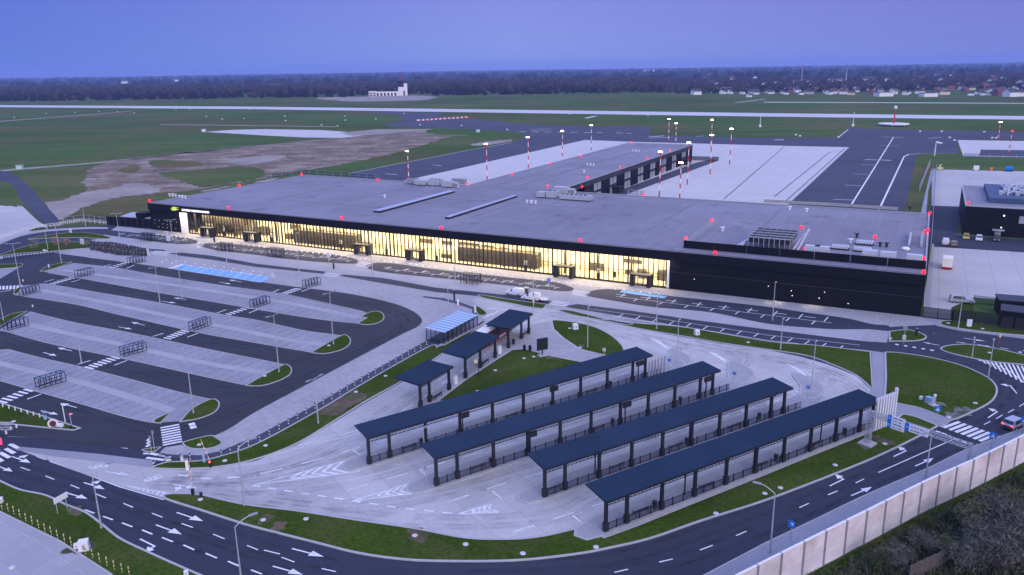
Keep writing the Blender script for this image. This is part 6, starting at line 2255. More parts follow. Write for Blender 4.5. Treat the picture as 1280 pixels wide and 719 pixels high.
cnt = 0
while cnt < 15000:
    x, y = rg.uniform(1005, 1330), rg.uniform(578, 742)
    if not inside(x, y, poly):
        continue
    cnt += 1
    p = W(x, y)
    near = (y - (719 - (x - 1005) * .518)) < 16
    h = rg.uniform(.15, .4) if near else rg.uniform(.25, 1.0) * (1.2 if math.sin(p.x * .6) * math.sin(p.y * .5 + 1) > 0 else .6)
    a = rg.uniform(0, 6.28)
    d = Vector((math.cos(a), math.sin(a), 0)) * rg.uniform(.05, .16)
    t = p + Vector((rg.gauss(0, .3), rg.gauss(0, .3), h))
    (ug if near or rg.random() < .72 else ug2).add((p - d, p + d, t), ((0, 1, 2),))
o = ug.build('undergrowth', 'leaf_green')
tag(o, 'rough green undergrowth covering the slope below the noise barrier', 'undergrowth', kind='stuff')
o = ug2.build('dry_weeds', 'leaf_brown')
tag(o, 'dry brown weeds covering the slope at the lower right', 'undergrowth', kind='stuff')

# young trees, hedge and railing at the left loop
mat('leaf_pale', (.22, .2, .15), .9, var=.3, scale=2, spec=.1)
mat('leaf_pink', (.30, .2, .17), .9, var=.3, scale=2, spec=.1)


def sapling(x, y, r, z, m, lab):
    rg = random.Random(int(x * 13))
    p = W(x, y)
    o = thing('young_tree', lab, 'young tree', p, 0)
    MB().tube((0, 0, 0), (0, 0, z), .07, .04, 6).tube((-.5, 0, 0), (-.5, 0, 1.5), .04).tube((.5, 0, 0), (.5, 0, 1.5), .04).build('trunk', 'bark', o, local=True)
    q = MB()
    for i in range(220):
        d = Vector((rg.gauss(0, 1), rg.gauss(0, 1), rg.gauss(0, 1))).normalized() * r * rg.random() ** .4
        c = Vector((0, 0, z)) + d * Vector((1, 1, .85)).length / 1.66
        u_ = Vector((rg.gauss(0, 1), rg.gauss(0, 1), rg.gauss(0, 1))).normalized() * .2
        v_ = u_.cross(Vector((rg.gauss(0, 1), rg.gauss(0, 1), 1))).normalized() * .14
        q.add((c - u_, c + v_, c + u_, c - v_), ((0, 1, 2, 3),))
    q.build('crown', m, o, local=True)


for a in ((44, 314, 1.5, 2.4, 'leaf_pale', 'round pale young tree on the left lawn, leftmost'), (72, 311, 1.4, 2.6, 'leaf_pink', 'round pinkish young tree beside the lamp post on the left lawn'), (84.5, 310.5, 1.1, 2.2, 'leaf_pink', 'small pinkish young tree between the lamp post and the large white board'), (109.5, 310, .8, 1.6, 'leaf_pale', 'tiny pale young tree right of the large white board')):
    sapling(*a)
hd_ = thing('hedge', 'dark clipped hedge bed with stakes left of the trolley bay at the plaza corner', 'hedge', W(150, 312))
rg = random.Random(4)
q = MB()
poly = [(113, 303), (140, 304), (188, 313), (184, 321), (150, 320), (113, 313)]
n = 0
while n < 2300:
    x, y = rg.uniform(112, 189), rg.uniform(303, 321)
    if not inside(x, y, poly):
        continue
    n += 1
    p = W(x, y) + Vector((0, 0, rg.uniform(.1, .45)))
    u_ = Vector((rg.gauss(0, 1), rg.gauss(0, 1), rg.gauss(0, 1))).normalized() * .3
    v_ = u_.cross(Vector((rg.gauss(0, 1), rg.gauss(0, 1), 1))).normalized() * .22
    q.add((p - u_, p + v_, p + u_, p - v_), ((0, 1, 2, 3),))
mat('leaf_dark', (.06, .06, .065), .9, var=.5, scale=1)
q.build('foliage', 'leaf_dark', hd_)
q = MB()
for i in range(16):
    for j in range(2):
        p = W(*lerp(lerp((116, 304.5), (184, 314), i / 15), lerp((116, 311), (180, 319.5), i / 15), j))
        q.bar(p, p + Vector((0, 0, 1.0)), .06)
q.build_each('stake', 'galv', hd_)
# curved railing of the outer left loop
for pts, lab in (([(75, 281.5), (90, 279.5), (103, 278), (133, 281)], 'white railing curving past the grass at the top of the left loop'), ([(0, 300), (20, 293), (48, 286), (75, 282.5)], 'pale railing along the outer pavement of the left loop'), ([(5, 325), (25, 322.5), (50, 320), (73, 317)], 'dark railing with hedge plants along the inner kerb of the left loop')):
    P = path(pts, False)
    o = thing('railing', lab, 'railing', P[0])
    m = 'dark_metal' if lab.startswith('dark') else 'white_paint'
    q = MB()
    for i in range(len(P) - 1):
        for z in (.6, 1.15):
            q.bar(P[i] + Vector((0, 0, z)), P[i + 1] + Vector((0, 0, z)), .12)
    q.build_each('rail', m, o)
    q = MB()
    L = sum((P[i + 1] - P[i]).length for i in range(len(P) - 1))
    for i in range(len(P)):
        q.bar(P[i], P[i] + Vector((0, 0, 1.2)), .12)
    q.build_each('post', m, o)
# chain fences
glassy('mesh_fence', (.60, .62, .68), .05, .6)


def chain(name, pts, h, lab, step=3.0, m='dark_metal', infill='mesh_fence', z0=0.0):
    P = [W(*p, z0) for p in pts]
    o = thing(name, lab, 'fence', P[0])
    q, r_, f_ = MB(), MB(), MB()
    for i in range(len(P) - 1):
        L = (P[i + 1] - P[i]).length
        n = max(1, int(L / step))
        for k in range(n + (i == len(P) - 2)):
            a = P[i].lerp(P[i + 1], k / n)
            q.bar(a, a + Vector((0, 0, h)), .11)
        u_ = Vector((0, 0, 1))
        for z in (.1, h * .5, h - .05):
            r_.bar(P[i] + u_ * z, P[i + 1] + u_ * z, .06)
        if infill:
            f_.quad(P[i] + u_ * .05, P[i + 1] + u_ * .05, P[i + 1] + u_ * h, P[i] + u_ * h)
    q.build_each('post', m, o)
    r_.build('rail', m, o)
    if infill:
        f_.build('mesh', infill, o)


glassy('dark_mesh', (.22, .23, .25), .04, .6)
chain('yard_fence', [(1153, 397), (1190, 401.5), (1190, 402)], 2.4, 'dark sliding gate and fence at the right end of the black terminal wall', 2, infill='dark_mesh')
chain('yard_fence', [(1190, 402), (1218, 404.5), (1248, 408.5)], 2.6, 'dark mesh fence in front of the grass and the silver car', 2.5, infill='dark_mesh')
chain('yard_fence', [(1217, 379), (1243, 382), (1280, 386)], 1.8, 'light mesh fence beyond the pale path at the right edge', 2.5)
chain('perimeter_fence', [(1157, 365), (1164, 300), (1168, 240), (1170, 212)], 2.6, 'tall thin perimeter fence running back along the yard by the terminal end', 5, 'galv')
chain('perimeter_fence', [(1149, 240), (1162, 207)], 3.2, 'pale fence panel run leaning into the distance beside the apron', 6, 'galv')
chain('perimeter_fence', [(340, 223.5), (377, 218), (437, 222), (470, 225)], 2.6, 'fence with many posts behind the rear left corner of the terminal', 5, 'galv')
chain('perimeter_fence', [(1204, 196.5), (1340, 200)], 2.2, 'pale fence along the back of the grass at the far right', 6, 'galv')
chain('apron_barrier', [(862, 200.5), (898, 201.5)], 2.4, 'dark low barrier across the end of the apron road', 3, infill='dark_mesh')
chain('apron_barrier', [(785, 243), (806, 245)], 2.0, 'pale low barrier across the near end of the apron road', 2, 'white_paint')
chain('perimeter_fence', [(80, 279), (105, 276), (133, 279)], 2.2, 'fence with slim posts before the meadow at the upper left', 3, 'galv')
chain('apron_barrier', [(955, 253.2), (1040, 257.6), (1122, 263)], 1.0, 'grey low wall of panels along the rear roof edge of the terminal, right part', 4, 'grey_metal', 'kerb', HT)

# ------------------------------------------------------------------ vehicles


def car(label, loc, rz, paint, L=4.3, Wd=1.8, Hh=1.5, kind='hatch', cat='car', name='parked_car', lights=False):
    o = thing(name, label, cat, loc, rz)
    hl_ = L / 2
    if kind == 'hatch':
        low = [(-hl_, .35), (-hl_, .75), (-hl_ + .08, .95), (hl_ - 1.25, .92), (hl_ - .2, .72), (hl_, .55), (hl_, .3)]
        cab = [(-hl_ + .1, .93), (-hl_ + .38, Hh - .06), (-hl_ + .8, Hh), (.35, Hh - .02), (1.15, .92)]
    elif kind == 'suv':
        low = [(-hl_, .4), (-hl_, 1.0), (hl_ - 1.1, 1.02), (hl_ - .1, .9), (hl_, .6), (hl_, .4)]
        cab = [(-hl_ + .03, 1.0), (-hl_ + .15, Hh - .05), (-hl_ + .5, Hh), (.4, Hh), (1.0, 1.0)]
    else:
        low = [(-hl_, .4), (-hl_, 1.15), (hl_ - 1.0, 1.15), (hl_ - .1, .85), (hl_, .55), (hl_, .4)]
        cab = [(-hl_, 1.13), (-hl_ + .08, Hh), (hl_ - 2.1, Hh), (hl_ - 1.0, 1.13)]

    def ext(pts, w0, w1):
        n = len(pts)
        zs = [z for _, z in pts]
        za, zb = min(zs), max(zs)
        vs = []
        for s in (-1, 1):
            for x, z in pts:
                t = (z - za) / (zb - za)
                vs.append((x, s * (w0 + (w1 - w0) * t) / 2, z))
        return vs, [tuple(range(n))[::-1] if 0 else tuple(range(n)), tuple(range(n, 2 * n))[::-1]] + [(i, n + i, n + (i + 1) % n, (i + 1) % n) for i in range(n)]
    b = MB().add(*ext(low, Wd, Wd * .97)).build('body', paint, o, local=True)
    MB().add(*ext(cab, Wd * .95, Wd * .74)).build('cabin', paint, o, local=True)
    # windows just proud of the cabin
    g = MB()
    z0, z1 = cab[0][1] + .06, Hh - .1
    xs0, xs1 = cab[0][0] + .35, cab[-1][0] - .35
    if kind == 'van':
        xs0 = .2
    for s in (-1, 1):
        y0, y1 = s * (Wd * .95 / 2 - .0 + .015), s * (Wd * .76 / 2 + .02)
        g.quad((xs0, y0, z0), (xs1, y0, z0), (xs1 - .55, y1, z1), (xs0 + .25, y1, z1))
    a, c = cab[-1], cab[-2]
    g.quad((a[0] - .05 + .03, -Wd * .42, a[1] + .06), (a[0] - .05 + .03, Wd * .42, a[1] + .06), (c[0] + .08, Wd * .37, c[1] - .06), (c[0] + .08, -Wd * .37, c[1] - .06))
    if kind != 'van':
        a, c = cab[0], cab[1]
        g.quad((a[0] - .0, -Wd * .42, a[1] + .08), (a[0] - .0, Wd * .42, a[1] + .08), (c[0] - .02, Wd * .37, c[1] - .04), (c[0] - .02, -Wd * .37, c[1] - .04))
    g.build('window', 'car_glass', o, local=True)
    for sx in (-1, 1):
        for sy in (-1, 1):
            x, y = sx * (hl_ - .85), sy * (Wd / 2 - .08)
            t = MB().tube((x, y - .11, .33), (x, y + .11, .33), .33, n=14).build('wheel', 'rubber', o, local=True)
            MB().tube((x, y + sy * .112, .33), (x, y + sy * .125, .33), .2, n=10).build('rim', 'hub', t, local=True)
    for s in (-1, 1):
        MB().box(-hl_ - .005, s * (Wd / 2 - .25), .68, .92, .06, .4).build('tail_light', 'tail_light' if lights else 'red_paint', o, local=True)
        MB().box(hl_ - .04, s * (Wd / 2 - .28), .58, .74, .1, .38).build('headlight', 'white_paint', o, local=True)
    return o


def paint(name, c, r=.3):
    return mat(name, c, r, spec=.6, metal=.1)


paint('car_red', (.16, .025, .03))
paint('car_silver', (.42, .43, .46))
paint('car_white', (.72, .72, .72))
paint('car_dark', (.05, .05, .06))
paint('car_olive', (.25, .22, .10))
paint('car_yellow', (.55, .36, .05))
d = W(1285, 525) - W(1252, 539)
cr = car('small red and silver hatchback with lit tail lamps on the road by the noise barrier', W(1268, 533.5), math.atan2(d.y, d.x), 'car_silver', 4.2, 1.8, 1.55, lights=True, name='moving_car')
MB().box(-2.12, 0, .42, .68, .06, 1.7).box(0, -.915, .35, .6, 3.6, .03).box(0, .915, .35, .6, 3.6, .03).build('lower_trim', 'car_red', cr, local=True)
da = TA
car('white van standing behind the other on the service road before the terminal', W(643.5, 369), TA + math.pi, 'car_white', 4.5, 1.85, 1.8, 'van', 'van', 'parked_van')
tv_ = car('white van with open flatbed trailer behind it, nearer the small shelters', W(664, 375.2), TA + math.pi, 'car_white', 4.4, 1.85, 1.85, 'van', 'van', 'parked_van')
o = thing('trailer', 'low open trailer standing behind the nearer white van', 'trailer', W(677, 376.5), TA)
MB().box(0, 0, .5, .65, 3.0, 1.7).bar((-1.5, -.8, .9), (1.5, -.8, .9), .06).bar((-1.5, .8, .9), (1.5, .8, .9), .06).build('bed', 'white_paint', o, local=True)
for s in (-1, 1):
    MB().tube((0, s * .95 - .1, .33), (0, s * .95 + .1, .33), .33, n=12).build('wheel', 'rubber', o, local=True)
MB().bar((-1.5, 0, .45), (-2.8, 0, .45), .1).build('drawbar', 'grey_metal', o, local=True)
o = thing('equipment_cart', 'dark and silver equipment cart standing between the two white vans', 'cart', W(658, 366.8), TA)
MB().box(0, 0, .3, 1.5, 1.3, 1.0).build('box', 'grey_metal', o, local=True)
MB().box(-.35, -.52, .5, 1.3, .4, .05).box(.3, -.52, .5, 1.3, .5, .05).build('panel', 'dark_metal', o, local=True)
for s in (-1, 1):
    MB().tube((s * .5, -.6, .25), (s * .5, -.45, .25), .25, n=10).build('wheel', 'rubber', o, local=True)
car('silver grey estate car parked behind the grass at the end of the yard', W(1202, 378.5), TA + .15, 'car_silver', 4.9, 1.9, 1.75, 'suv')
car('white blue van parked by the yard, leftmost of the row', W(1181.5, 305.5), TA + 1.6, 'car_white', 4.6, 2.0, 1.95, 'van', 'van', 'parked_van')
car('olive brown car parked beside the leftmost van', W(1192, 307), TA + 1.6, 'car_olive', 4.4, 1.8, 1.5, 'hatch')
car('yellow car parked at the near left corner of the fire station', W(1207.5, 298.3), TA - 1.6, 'car_yellow', 4.2, 1.8, 1.5, 'hatch')
car('white car parked before the fire station', W(1223.5, 300.2), TA - 1.6, 'car_white', 4.2, 1.8, 1.5, 'hatch')
car('dark car with pale front parked before the fire station, rightmost', W(1245.5, 301), TA - 1.6, 'car_dark', 4.4, 1.8, 1.6, 'suv')
# box truck in the yard
p = W(1183.5, 335)
o = thing('box_truck', 'cream box truck with red lower rear standing in the concrete yard', 'truck', p, TA + 1.55)
MB().box(-.6, 0, .8, 3.1, 4.0, 2.3).build('box', 'panel_white', o, local=True)
MB().box(2.1, 0, .5, 2.3, 1.5, 2.1).build('cab', 'car_white', o, local=True)
MB().box(-2.63, 0, .5, .8, .08, 2.2).box(-.6, 0, .45, .8, 4.0, 2.2).build('rear_bumper', 'red_paint', o, local=True)
MB().box(2.87, 0, 1.4, 2.1, .05, 1.8).build('windscreen', 'car_glass', o, local=True)
for sx in (-1.6, 1.9):
    for s in (-1, 1):
        MB().tube((sx, s * 1.0 - .14, .42), (sx, s * 1.0 + .14, .42), .42, n=12).build('wheel', 'rubber', o, local=True)
# bus
A, B = W(607, 437), W(651, 408.5)
dd = B - A
p = A + dd.normalized() * 5.6 + Vector((-dd.y, dd.x, 0)).normalized() * 1.4
o = thing('city_bus', 'white roofed city bus with red skirt waiting behind the small shelters', 'bus', p, math.atan2(dd.y, dd.x) + math.pi)
Lb = 12.2
mat('bus_red', (.42, .035, .03), .4, spec=.5)
MB().box(0, 0, .95, 2.95, Lb, 2.5).build('body', 'maroon', o, local=True)
MB().box(0, 0, .35, .95, Lb - .02, 2.52).build('skirt', 'bus_red', o, local=True)
MB().box(0, 0, 2.95, 3.1, Lb - .2, 2.4).box(1.5, 0, 3.1, 3.3, 3.2, 1.7).box(-3.2, 0, 3.1, 3.28, 1.8, 1.5).build('roof', 'white_paint', o, local=True)
MB().box(1.5, 0, 3.3, 3.33, 1.1, 1.0).box(-3.2, 0, 3.28, 3.31, .8, .7).build('roof_hatch', 'dark_metal', o, local=True)
q = MB()
for i in range(8):
    for s in (-1, 1):
        q.box(-Lb / 2 + .95 + i * 1.47, s * 1.262, 1.35, 2.6, 1.25, .02)
q.build_each('window', 'car_glass', o, True)
MB().box(Lb / 2 + .012, 0, 1.2, 2.5, .03, 2.2).build('windscreen', 'car_glass', o, local=True)
MB().box(Lb / 2 + .014, 0, 2.6, 2.82, .03, 1.2).build('destination_panel', 'tail_light', o, local=True)
q = MB()
for i in range(4):
    for s in (-1, 1):
        q.box(-3.4 + i * .9, s * 1.272, .5, .85, .6, .02).box(1.2 + i * .55, s * 1.272, .5, .8, .3, .02)
q.build('lettering', 'white_paint', o, local=True)
for s in (-1, 1):
    MB().box(Lb / 2 + .01, s * .95, .6, .85, .06, .4).build('headlight', 'white_paint', o, local=True)
    for sx in (-3.3, 3.4):
        t = MB().tube((sx, s * 1.2 - .12, .48), (sx, s * 1.2 + .12, .48), .48, n=14).build('wheel', 'rubber', o, local=True)
        MB().tube((sx, s * 1.325, .48), (sx, s * 1.34, .48), .26, n=10).build('rim', 'hub', t, local=True)

# ------------------------------------------------------------------ equipment beyond the yard
for x, y, l, m, kind in ((1175, 213, 'yellow wheeled ground machine at the corner of the far yard', 'yellow', 'machine'), (1220, 213.5, 'white metal cabinet at the rear of the far yard', 'white_paint', 'cab'), (1239, 213.5, 'orange red pump unit at the rear of the far yard', 'orange_paint', 'cab'), (1260.5, 214.5, 'blue tank trailer at the rear of the far yard', 'sign_blue', 'tank')):
    p = W(x, y)
    o = thing('ground_equipment', l, 'equipment', p, TA)
    o.scale = (.58, .58, .58)
    if kind == 'tank':
        MB().tube((-2.5, 0, 2.4), (2.8, 0, 2.4), 1.9, n=14).build('tank', m, o, local=True)
        MB().box(0, 0, .4, .8, 6, 2).bar((-2.5, 0, .6), (-5, 0, .5), .3).build('chassis', 'dark_metal', o, local=True)
    elif kind == 'cab':
        MB().box(0, 0, .2, 4.2 if m == 'white_paint' else 2.6, 4.2 if m == 'white_paint' else 2.2, 2.4).build('body', m, o, local=True)
        MB().box(0, 0, 0, .2, 4.4, 2.6).build('plinth', 'dark_metal', o, local=True)
    else:
        MB().box(0, 0, .8, 2.4, 4.4, 2).box(-.4, 0, 2.4, 4.6, 1.4, 1.4).build('body', m, o, local=True)
        MB().bar((0, 0, 4.4), (1.5, 0, 5.4), .3).build('boom', m, o, local=True)
    for sx in (-1.5, 1.5):
        for s in (-1, 1):
            MB().tube((sx, s * 1.1 - .15, .5), (sx, s * 1.1 + .15, .5), .5, n=10).build('wheel', 'rubber', o, local=True)
# airfield antenna with counterpoise, signs, markers
p = W(1117, 157.3)
o = thing('radio_beacon', 'white mast on a wide round disc out in the grass by the runway', 'beacon', p, 0)
MB().tube((0, 0, 1.2), (0, 0, 2.0), 12, 12, 28).build('disc', 'white_paint', o, local=True)
MB().tube((0, 0, 2), (0, 0, 15), .7, .5).build('mast', 'red_paint', o, local=True)
MB().sph((0, 0, 15), 1.5).build('head', 'white_paint', o, local=True)
for i in range(6):
    a = i * 1.047
    MB().tube((10 * math.cos(a), 10 * math.sin(a), 0), (10 * math.cos(a), 10 * math.sin(a), 1.2), .3).build('leg', 'white_paint', o, local=True)
pa_ = None
for x, y, h, l in ((1066, 158, 12, 'white mast in the grass left of the round beacon'), (950, 159, 10, 'thin pale mast in the grass near the right apron'), (1168, 195, 8, 'white windsock mast at the corner of the far yard grass')):
    p = W(x, y)
    o = thing('airfield_mast', l, 'mast', p, 0)
    MB().tube((0, 0, 0), (0, 0, h), .35, .2).build('pole', 'white_paint', o, local=True)
    if 'windsock' in l:
        MB().tube((0, 0, h - .3), (3.6, 0, h - 1), .6, .3).build('windsock', 'white_paint', o, local=True)
    else:
        MB().box(0, 0, 0, 2, 1.6, 1.6).build('cabinet', 'white_paint', o, local=True)
sg = None
for x, y in ((18, 147.5), (58, 142.5), (94, 141), (115, 135), (124, 140), (147, 140), (165, 134.3), (168, 141.8), (278, 149.5), (258, 146.3), (255, 164), (356, 146), (357, 151.5), (402, 157), (422, 158.3), (432, 151), (431, 146), (470, 149.5), (505, 142.5), (525, 157), (577, 158), (220, 137), (237, 137), (305, 149), (312, 137.4), (1150, 165.3), (1177, 165.3), (1230, 165.8), (1187, 173), (1193, 176.5), (1048, 172.6), (1000, 171), (995, 169.5), (1240, 173.5), (1245, 173.5), (810, 145), (712, 143.6), (634, 163)):
    p = W(x, y)
    if sg is None:
        sg = tag(MB().box(0, 0, .3, 1.1, 1.5, .4).box(-.5, 0, 0, .3, .15, .3).box(.5, 0, 0, .3, .15, .3).build('airfield_marker', 'white_paint'), 'small white marker board out on the airfield grass', 'marker board', 'white marker boards on the airfield')
        sg.location = p
    else:
        c = sg.copy()
        COL.objects.link(c)
        c.location = p
for x, y, m, l in ((25, 211.5, 'green_box', 'pale green cabin beside the dirt track at the far left'), (597.5, 165.5, 'green_box', 'pale green cabin on the grass island by the taxiway'), (255, 164.7, 'white_paint', 'white cabin at the tip of the old concrete slab')):
    if m == 'green_box' and m not in MATS:
        mat('green_box', (.4, .6, .52), .6)
    p = W(x, y)
    o = thing('cabin', l, 'cabin', p, .1)
    MB().box(0, 0, 0, 2.1, 3.2, 2.2).build('wall', m, o, local=True)
    MB().box(0, 0, 2.1, 2.3, 3.5, 2.5).build('roof', 'galv', o, local=True)
bb = None
for i in range(24):
    t = i / 23
    p = W(*lerp((523, 151.3), (585, 147.3), t))
    m = i % 2
    k = 'r' if m else 'w'
    if k not in PROTO:
        o = tag(MB().box(0, 0, 0, 1.5, 3.2, .8).build('barrier_block', 'red_paint' if m else 'white_paint'), ('red' if m else 'white') + ' block in the red and white closure row across the taxiway', 'barrier block', ('red' if m else 'white') + ' blocks of the taxiway closure')
        o.location = p
        PROTO[k] = o
    else:
        c = PROTO[k].copy()
        COL.objects.link(c)
        c.location = p

# ------------------------------------------------------------------ woods and town beyond the runway
mat('wood_dark', (.012, .016, .012), 1, var=.4, scale=.08, spec=0)
mat('wood_bare', (.050, .040, .034), 1, var=.4, scale=.06, spec=0)
mat('wood_green', (.028, .036, .018), 1, var=.4, scale=.08, spec=0)
rg = random.Random(77)
fw = {'wood_dark': MB(), 'wood_bare': MB(), 'wood_green': MB()}


def ftree(p, h, r, m, con):
    mb = fw[m]
    if con:
        n = 6
        a0 = rg.uniform(0, 1)
        vs = [(p.x + r * rg.uniform(.7, 1.2) * math.cos(a0 + i * 1.047), p.y + r * math.sin(a0 + i * 1.047), h * rg.uniform(.0, .08)) for i in range(n)]
        vs2 = [(p.x + r * rg.uniform(.35, .65) * math.cos(a0 + i * 1.047), p.y + r * .5 * math.sin(a0 + i * 1.047), h * rg.uniform(.5, .7)) for i in range(n)]
        mb.add(vs + vs2 + [(p.x, p.y, h)], [(i, (i + 1) % n, n + (i + 1) % n, n + i) for i in range(n)] + [(n + i, n + (i + 1) % n, 2 * n) for i in range(n)])
    else:
        mb.sph((p.x, p.y, max(h - r * .9, r * .5)), r, 6, 4, rg.uniform(.8, 1.2), .3)
        mb.tube((p.x, p.y, 0), (p.x, p.y, h - r), .4, .3, 4)


for i in range(6500):
    # forest belt, left and centre
    t = rg.random() ** 1.3
    y = 1560 + t * 1250
    half = y * .75
    x = rg.uniform(-half, half)
    px = 640 + 990 * x / (y * .97)
    town = px > 840 + (30 if y < 2200 else 0)
    edge = 1585 + (px - 640) * -.06
    if y < edge + rg.uniform(0, 30):
        continue
    if 445 < px < 545 and y < edge + 110:
        continue
    if town and rg.random() < .12:
        continue
    h = rg.uniform(9, 18) * (1 if px < 830 else .5)
    conif = rg.random() < (.75 if y < edge + 160 and px < 760 else .3)
    m = 'wood_dark' if conif else rg.choice(['wood_bare', 'wood_bare', 'wood_bare', 'wood_green'])
    ftree(Vector((x, y, 0)), h, rg.uniform(3.5, 6.5) * (1 + t * .4), m, conif)
for i in range(1700):
    # garden trees in and before the town
    px = rg.uniform(845, 1310)
    y = 1500 + abs(rg.gauss(0, 1)) * 330 - (px - 840) * .06
    x = (px - 640) / 990 * y * .975
    ftree(Vector((x, y, 0)), rg.uniform(3.5, 7.5), rg.uniform(2.0, 3.8), rg.choice(['wood_dark', 'wood_dark', 'wood_bare', 'wood_green']), rg.random() < .35)
for i in range(1500):
    y = rg.uniform(2900, 9500)
    x = rg.uniform(-y * .75, y * .75)
    ftree(Vector((x, y, 0)), rg.uniform(7, 11), rg.uniform(9, 16), rg.choice(['wood_dark', 'wood_dark', 'wood_green']), False)
for k, lab in (('wood_dark', 'dark conifer wood along the far edge of the airfield'), ('wood_bare', 'brown bare woodland stretching behind the airfield'), ('wood_green', 'dull green woodland and treetops around the far town')):
    tag(fw[k].build('forest', k), lab, 'forest', kind='stuff')
for k in ('white', 'cream', 'grey', 'brick'):
    mat('house_' + k, {'white': (.75, .74, .72), 'cream': (.62, .52, .36), 'grey': (.42, .42, .44), 'brick': (.22, .10, .09)}[k], .8, var=.05)
mat('tile_dark', (.06, .06, .07), .8)
mat('tile_red', (.15, .06, .055), .8)
HS = {}
ROOFN = {'tile_dark': 'dark', 'tile_red': 'red'}


def house(px, py, k, roof, s, rz, lab=None, cat='house', flat=False):
    p = W(px, py)
    key = (k, roof, flat)
    lab = lab or 'distant %s house with %s roof in the town beyond the runway' % (k, ROOFN[roof])
    grp = 'distant %s houses with %s roofs' % (k, ROOFN[roof])
    if key in HS:
        o = dup(HS[key], p, rz, lab, grp)
    else:
        o = thing('house', lab, cat, p, rz, grp)
        w_, l_, h_ = 9, 12, 5.5
        q = MB().box(0, 0, 0, h_, l_, w_)
        if not flat:
            q.add([(-l_ / 2, -w_ / 2, h_), (-l_ / 2, w_ / 2, h_), (-l_ / 2, 0, h_ + 3.6), (l_ / 2, -w_ / 2, h_), (l_ / 2, w_ / 2, h_), (l_ / 2, 0, h_ + 3.6)], ((0, 2, 1), (3, 4, 5)))
        q.build('wall', 'house_' + k, o, local=True)
        q = MB()
        if flat:
            q.box(0, 0, h_, h_ + .4, l_ + .3, w_ + .3)
        else:
            for s_ in (-1, 1):
                q.add([(-l_ / 2 - .5, s_ * (w_ / 2 + .6), h_ - .35), (l_ / 2 + .5, s_ * (w_ / 2 + .6), h_ - .35), (l_ / 2 + .5, 0, h_ + 3.8), (-l_ / 2 - .5, 0, h_ + 3.8)], ((0, 1, 2, 3),) if s_ < 0 else ((3, 2, 1, 0),))
            q.box(2, 1, h_ + 2, h_ + 5, .8, .8)
        q.build('roof', roof, o, local=True)
        HS[key] = o
    o.scale = (s * .8, s * .8, s * (.45 if flat else .7))
    return o


NAMED = [(1104, 120.5, 'white', 'tile_dark', 2.4, .1, 'long white flat block at the near edge of the distant town', True), (1160, 121, 'white', 'tile_dark', 2.2, .05, 'white flat hall beside a cream one in the distant town', True), (1178, 118.5, 'cream', 'tile_dark', 1.8, .1, 'cream flat hall beside the white one in the distant town', True), (1230, 111, 'brick', 'tile_red', 1.6, .4, 'large red roofed house in the middle right of the distant town', False), (1249, 119.5, 'brick', 'tile_red', 1.6, .2, 'dark red house near the right end of the distant town', False), (1263, 121, 'white', 'tile_dark', 1.8, .3, 'white house with pale gable at the right end of the distant town', False), (1277, 108, 'white', 'tile_dark', 2.0, .5, 'white house on the rise at the right edge of the photo', False), (1274, 120.5, 'white', 'tile_dark', 1.6, .1, 'white low house next to the right edge of the photo', False), (908, 112.5, 'white', 'tile_dark', 2.3, .05, 'long white roofed shed at the left end of the distant town', True), (956, 108, 'white', 'tile_dark', 1.4, .8, 'white house standing higher left of the town centre', False), (936, 121.5, 'white', 'tile_dark', .9, .8, 'white little tent shaped house by the far road', False), (811, 90.5, 'white', 'tile_dark', 8, .05, 'big pale hall far behind the woods', True), (1038, 107, 'brick', 'tile_red', 1.5, .5, 'red house left of the town centre', False), (870, 118.5, 'white', 'tile_dark', 1.6, .3, 'white house at the edge of the bare wood', False)]
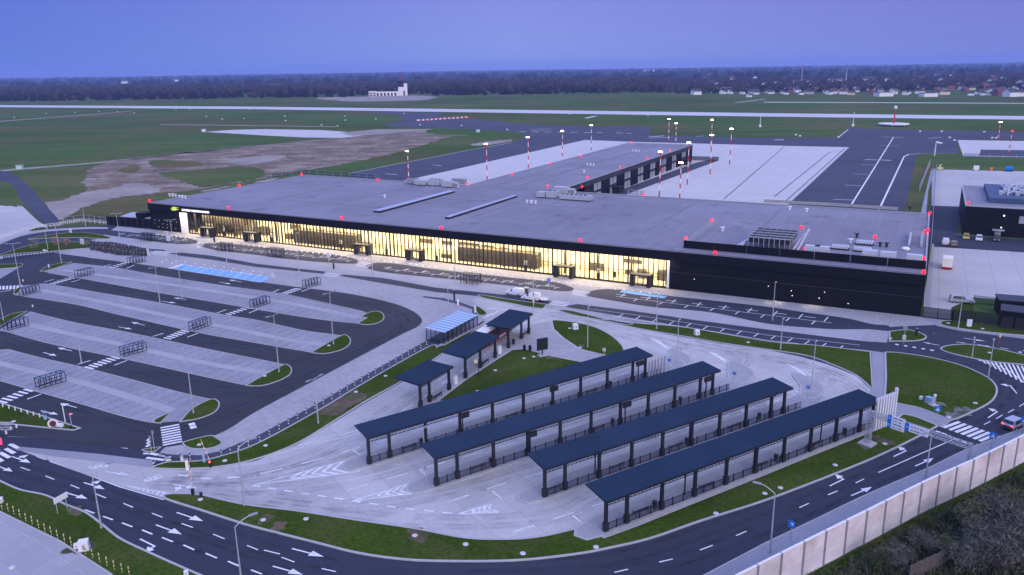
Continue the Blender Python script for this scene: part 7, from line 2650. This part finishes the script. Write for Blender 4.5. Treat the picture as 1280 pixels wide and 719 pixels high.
for x, y, k, r_, s, rz, lab, flat in NAMED:
    house(x, y, k, r_, s, rz, lab, 'hall' if flat else 'house', flat)
rg = random.Random(31)
for i in range(185):
    x = rg.uniform(882, 1300)
    y = 119 - abs(rg.gauss(0, 1)) * 11 + (x - 1080) * .004
    if y < 89:
        y = rg.uniform(89, 100)
    k = rg.choice(['white', 'white', 'white', 'white', 'grey', 'cream', 'white', 'brick'])
    house(x, y, k, 'tile_red' if k == 'brick' or rg.random() < .06 else 'tile_dark', rg.uniform(.75, 1.25) * (1.0 if y > 105 else 1.6), rg.uniform(-.6, .9))
for i, (x, y) in enumerate(((82, 107), (5, 113), (156, 104.5), (222, 102), (108, 103.5), (345, 113))):
    house(x, y, 'white', 'tile_dark', 3, .2, ['white house glinting in the left woods', 'white house at the far left edge', 'pale house behind the left woods', 'pale house right of centre in the left woods', 'small pale house far behind the left woods', 'pale hut at the wood edge left of the tower'][i])
for x, y, h, l in ((1057, 105, 50, 'red and white radio mast rising over the town'), (873, 96, 90, 'thin pale radio mast on the horizon'), (258, 98, 90, 'thin mast on the horizon at the left'), (1002, 100, 60, 'faint thin mast over the town left of the red one')):
    p = W(x, y)
    o = thing('radio_mast', l, 'radio mast', p, 0)
    h = hgt((x, y), 80) if x > 1000 else hgt((x, y), 77 if x > 500 else 94)
    MB().tube((0, 0, 0), (0, 0, h), .8, .4, 6).build('pole', 'white_paint', o, local=True)
    MB().tube((0, 0, h * .8), (0, 0, h), .9, .7, 6).build('head', 'red_paint' if 'red' in l else 'galv', o, local=True)
# ------------------------------------------------------------------ evening haze
hz = bpy.data.materials.new('haze')
hz.use_nodes = True
hn, hk = hz.node_tree.nodes, hz.node_tree.links
hn.remove(hn['Principled BSDF'])
pv = hn.new('ShaderNodeVolumePrincipled')
pv.inputs['Color'].default_value = (.40, .52, .97, 1)
pv.inputs['Density'].default_value = 1.0e-4
hk.new(pv.outputs[0], hn['Material Output'].inputs['Volume'])
MATS['haze'] = hz
ho = MB().box(0, 6000, -1.2, 105, 29000, 14600).build('haze', 'haze')
ho['kind'] = 'stuff'
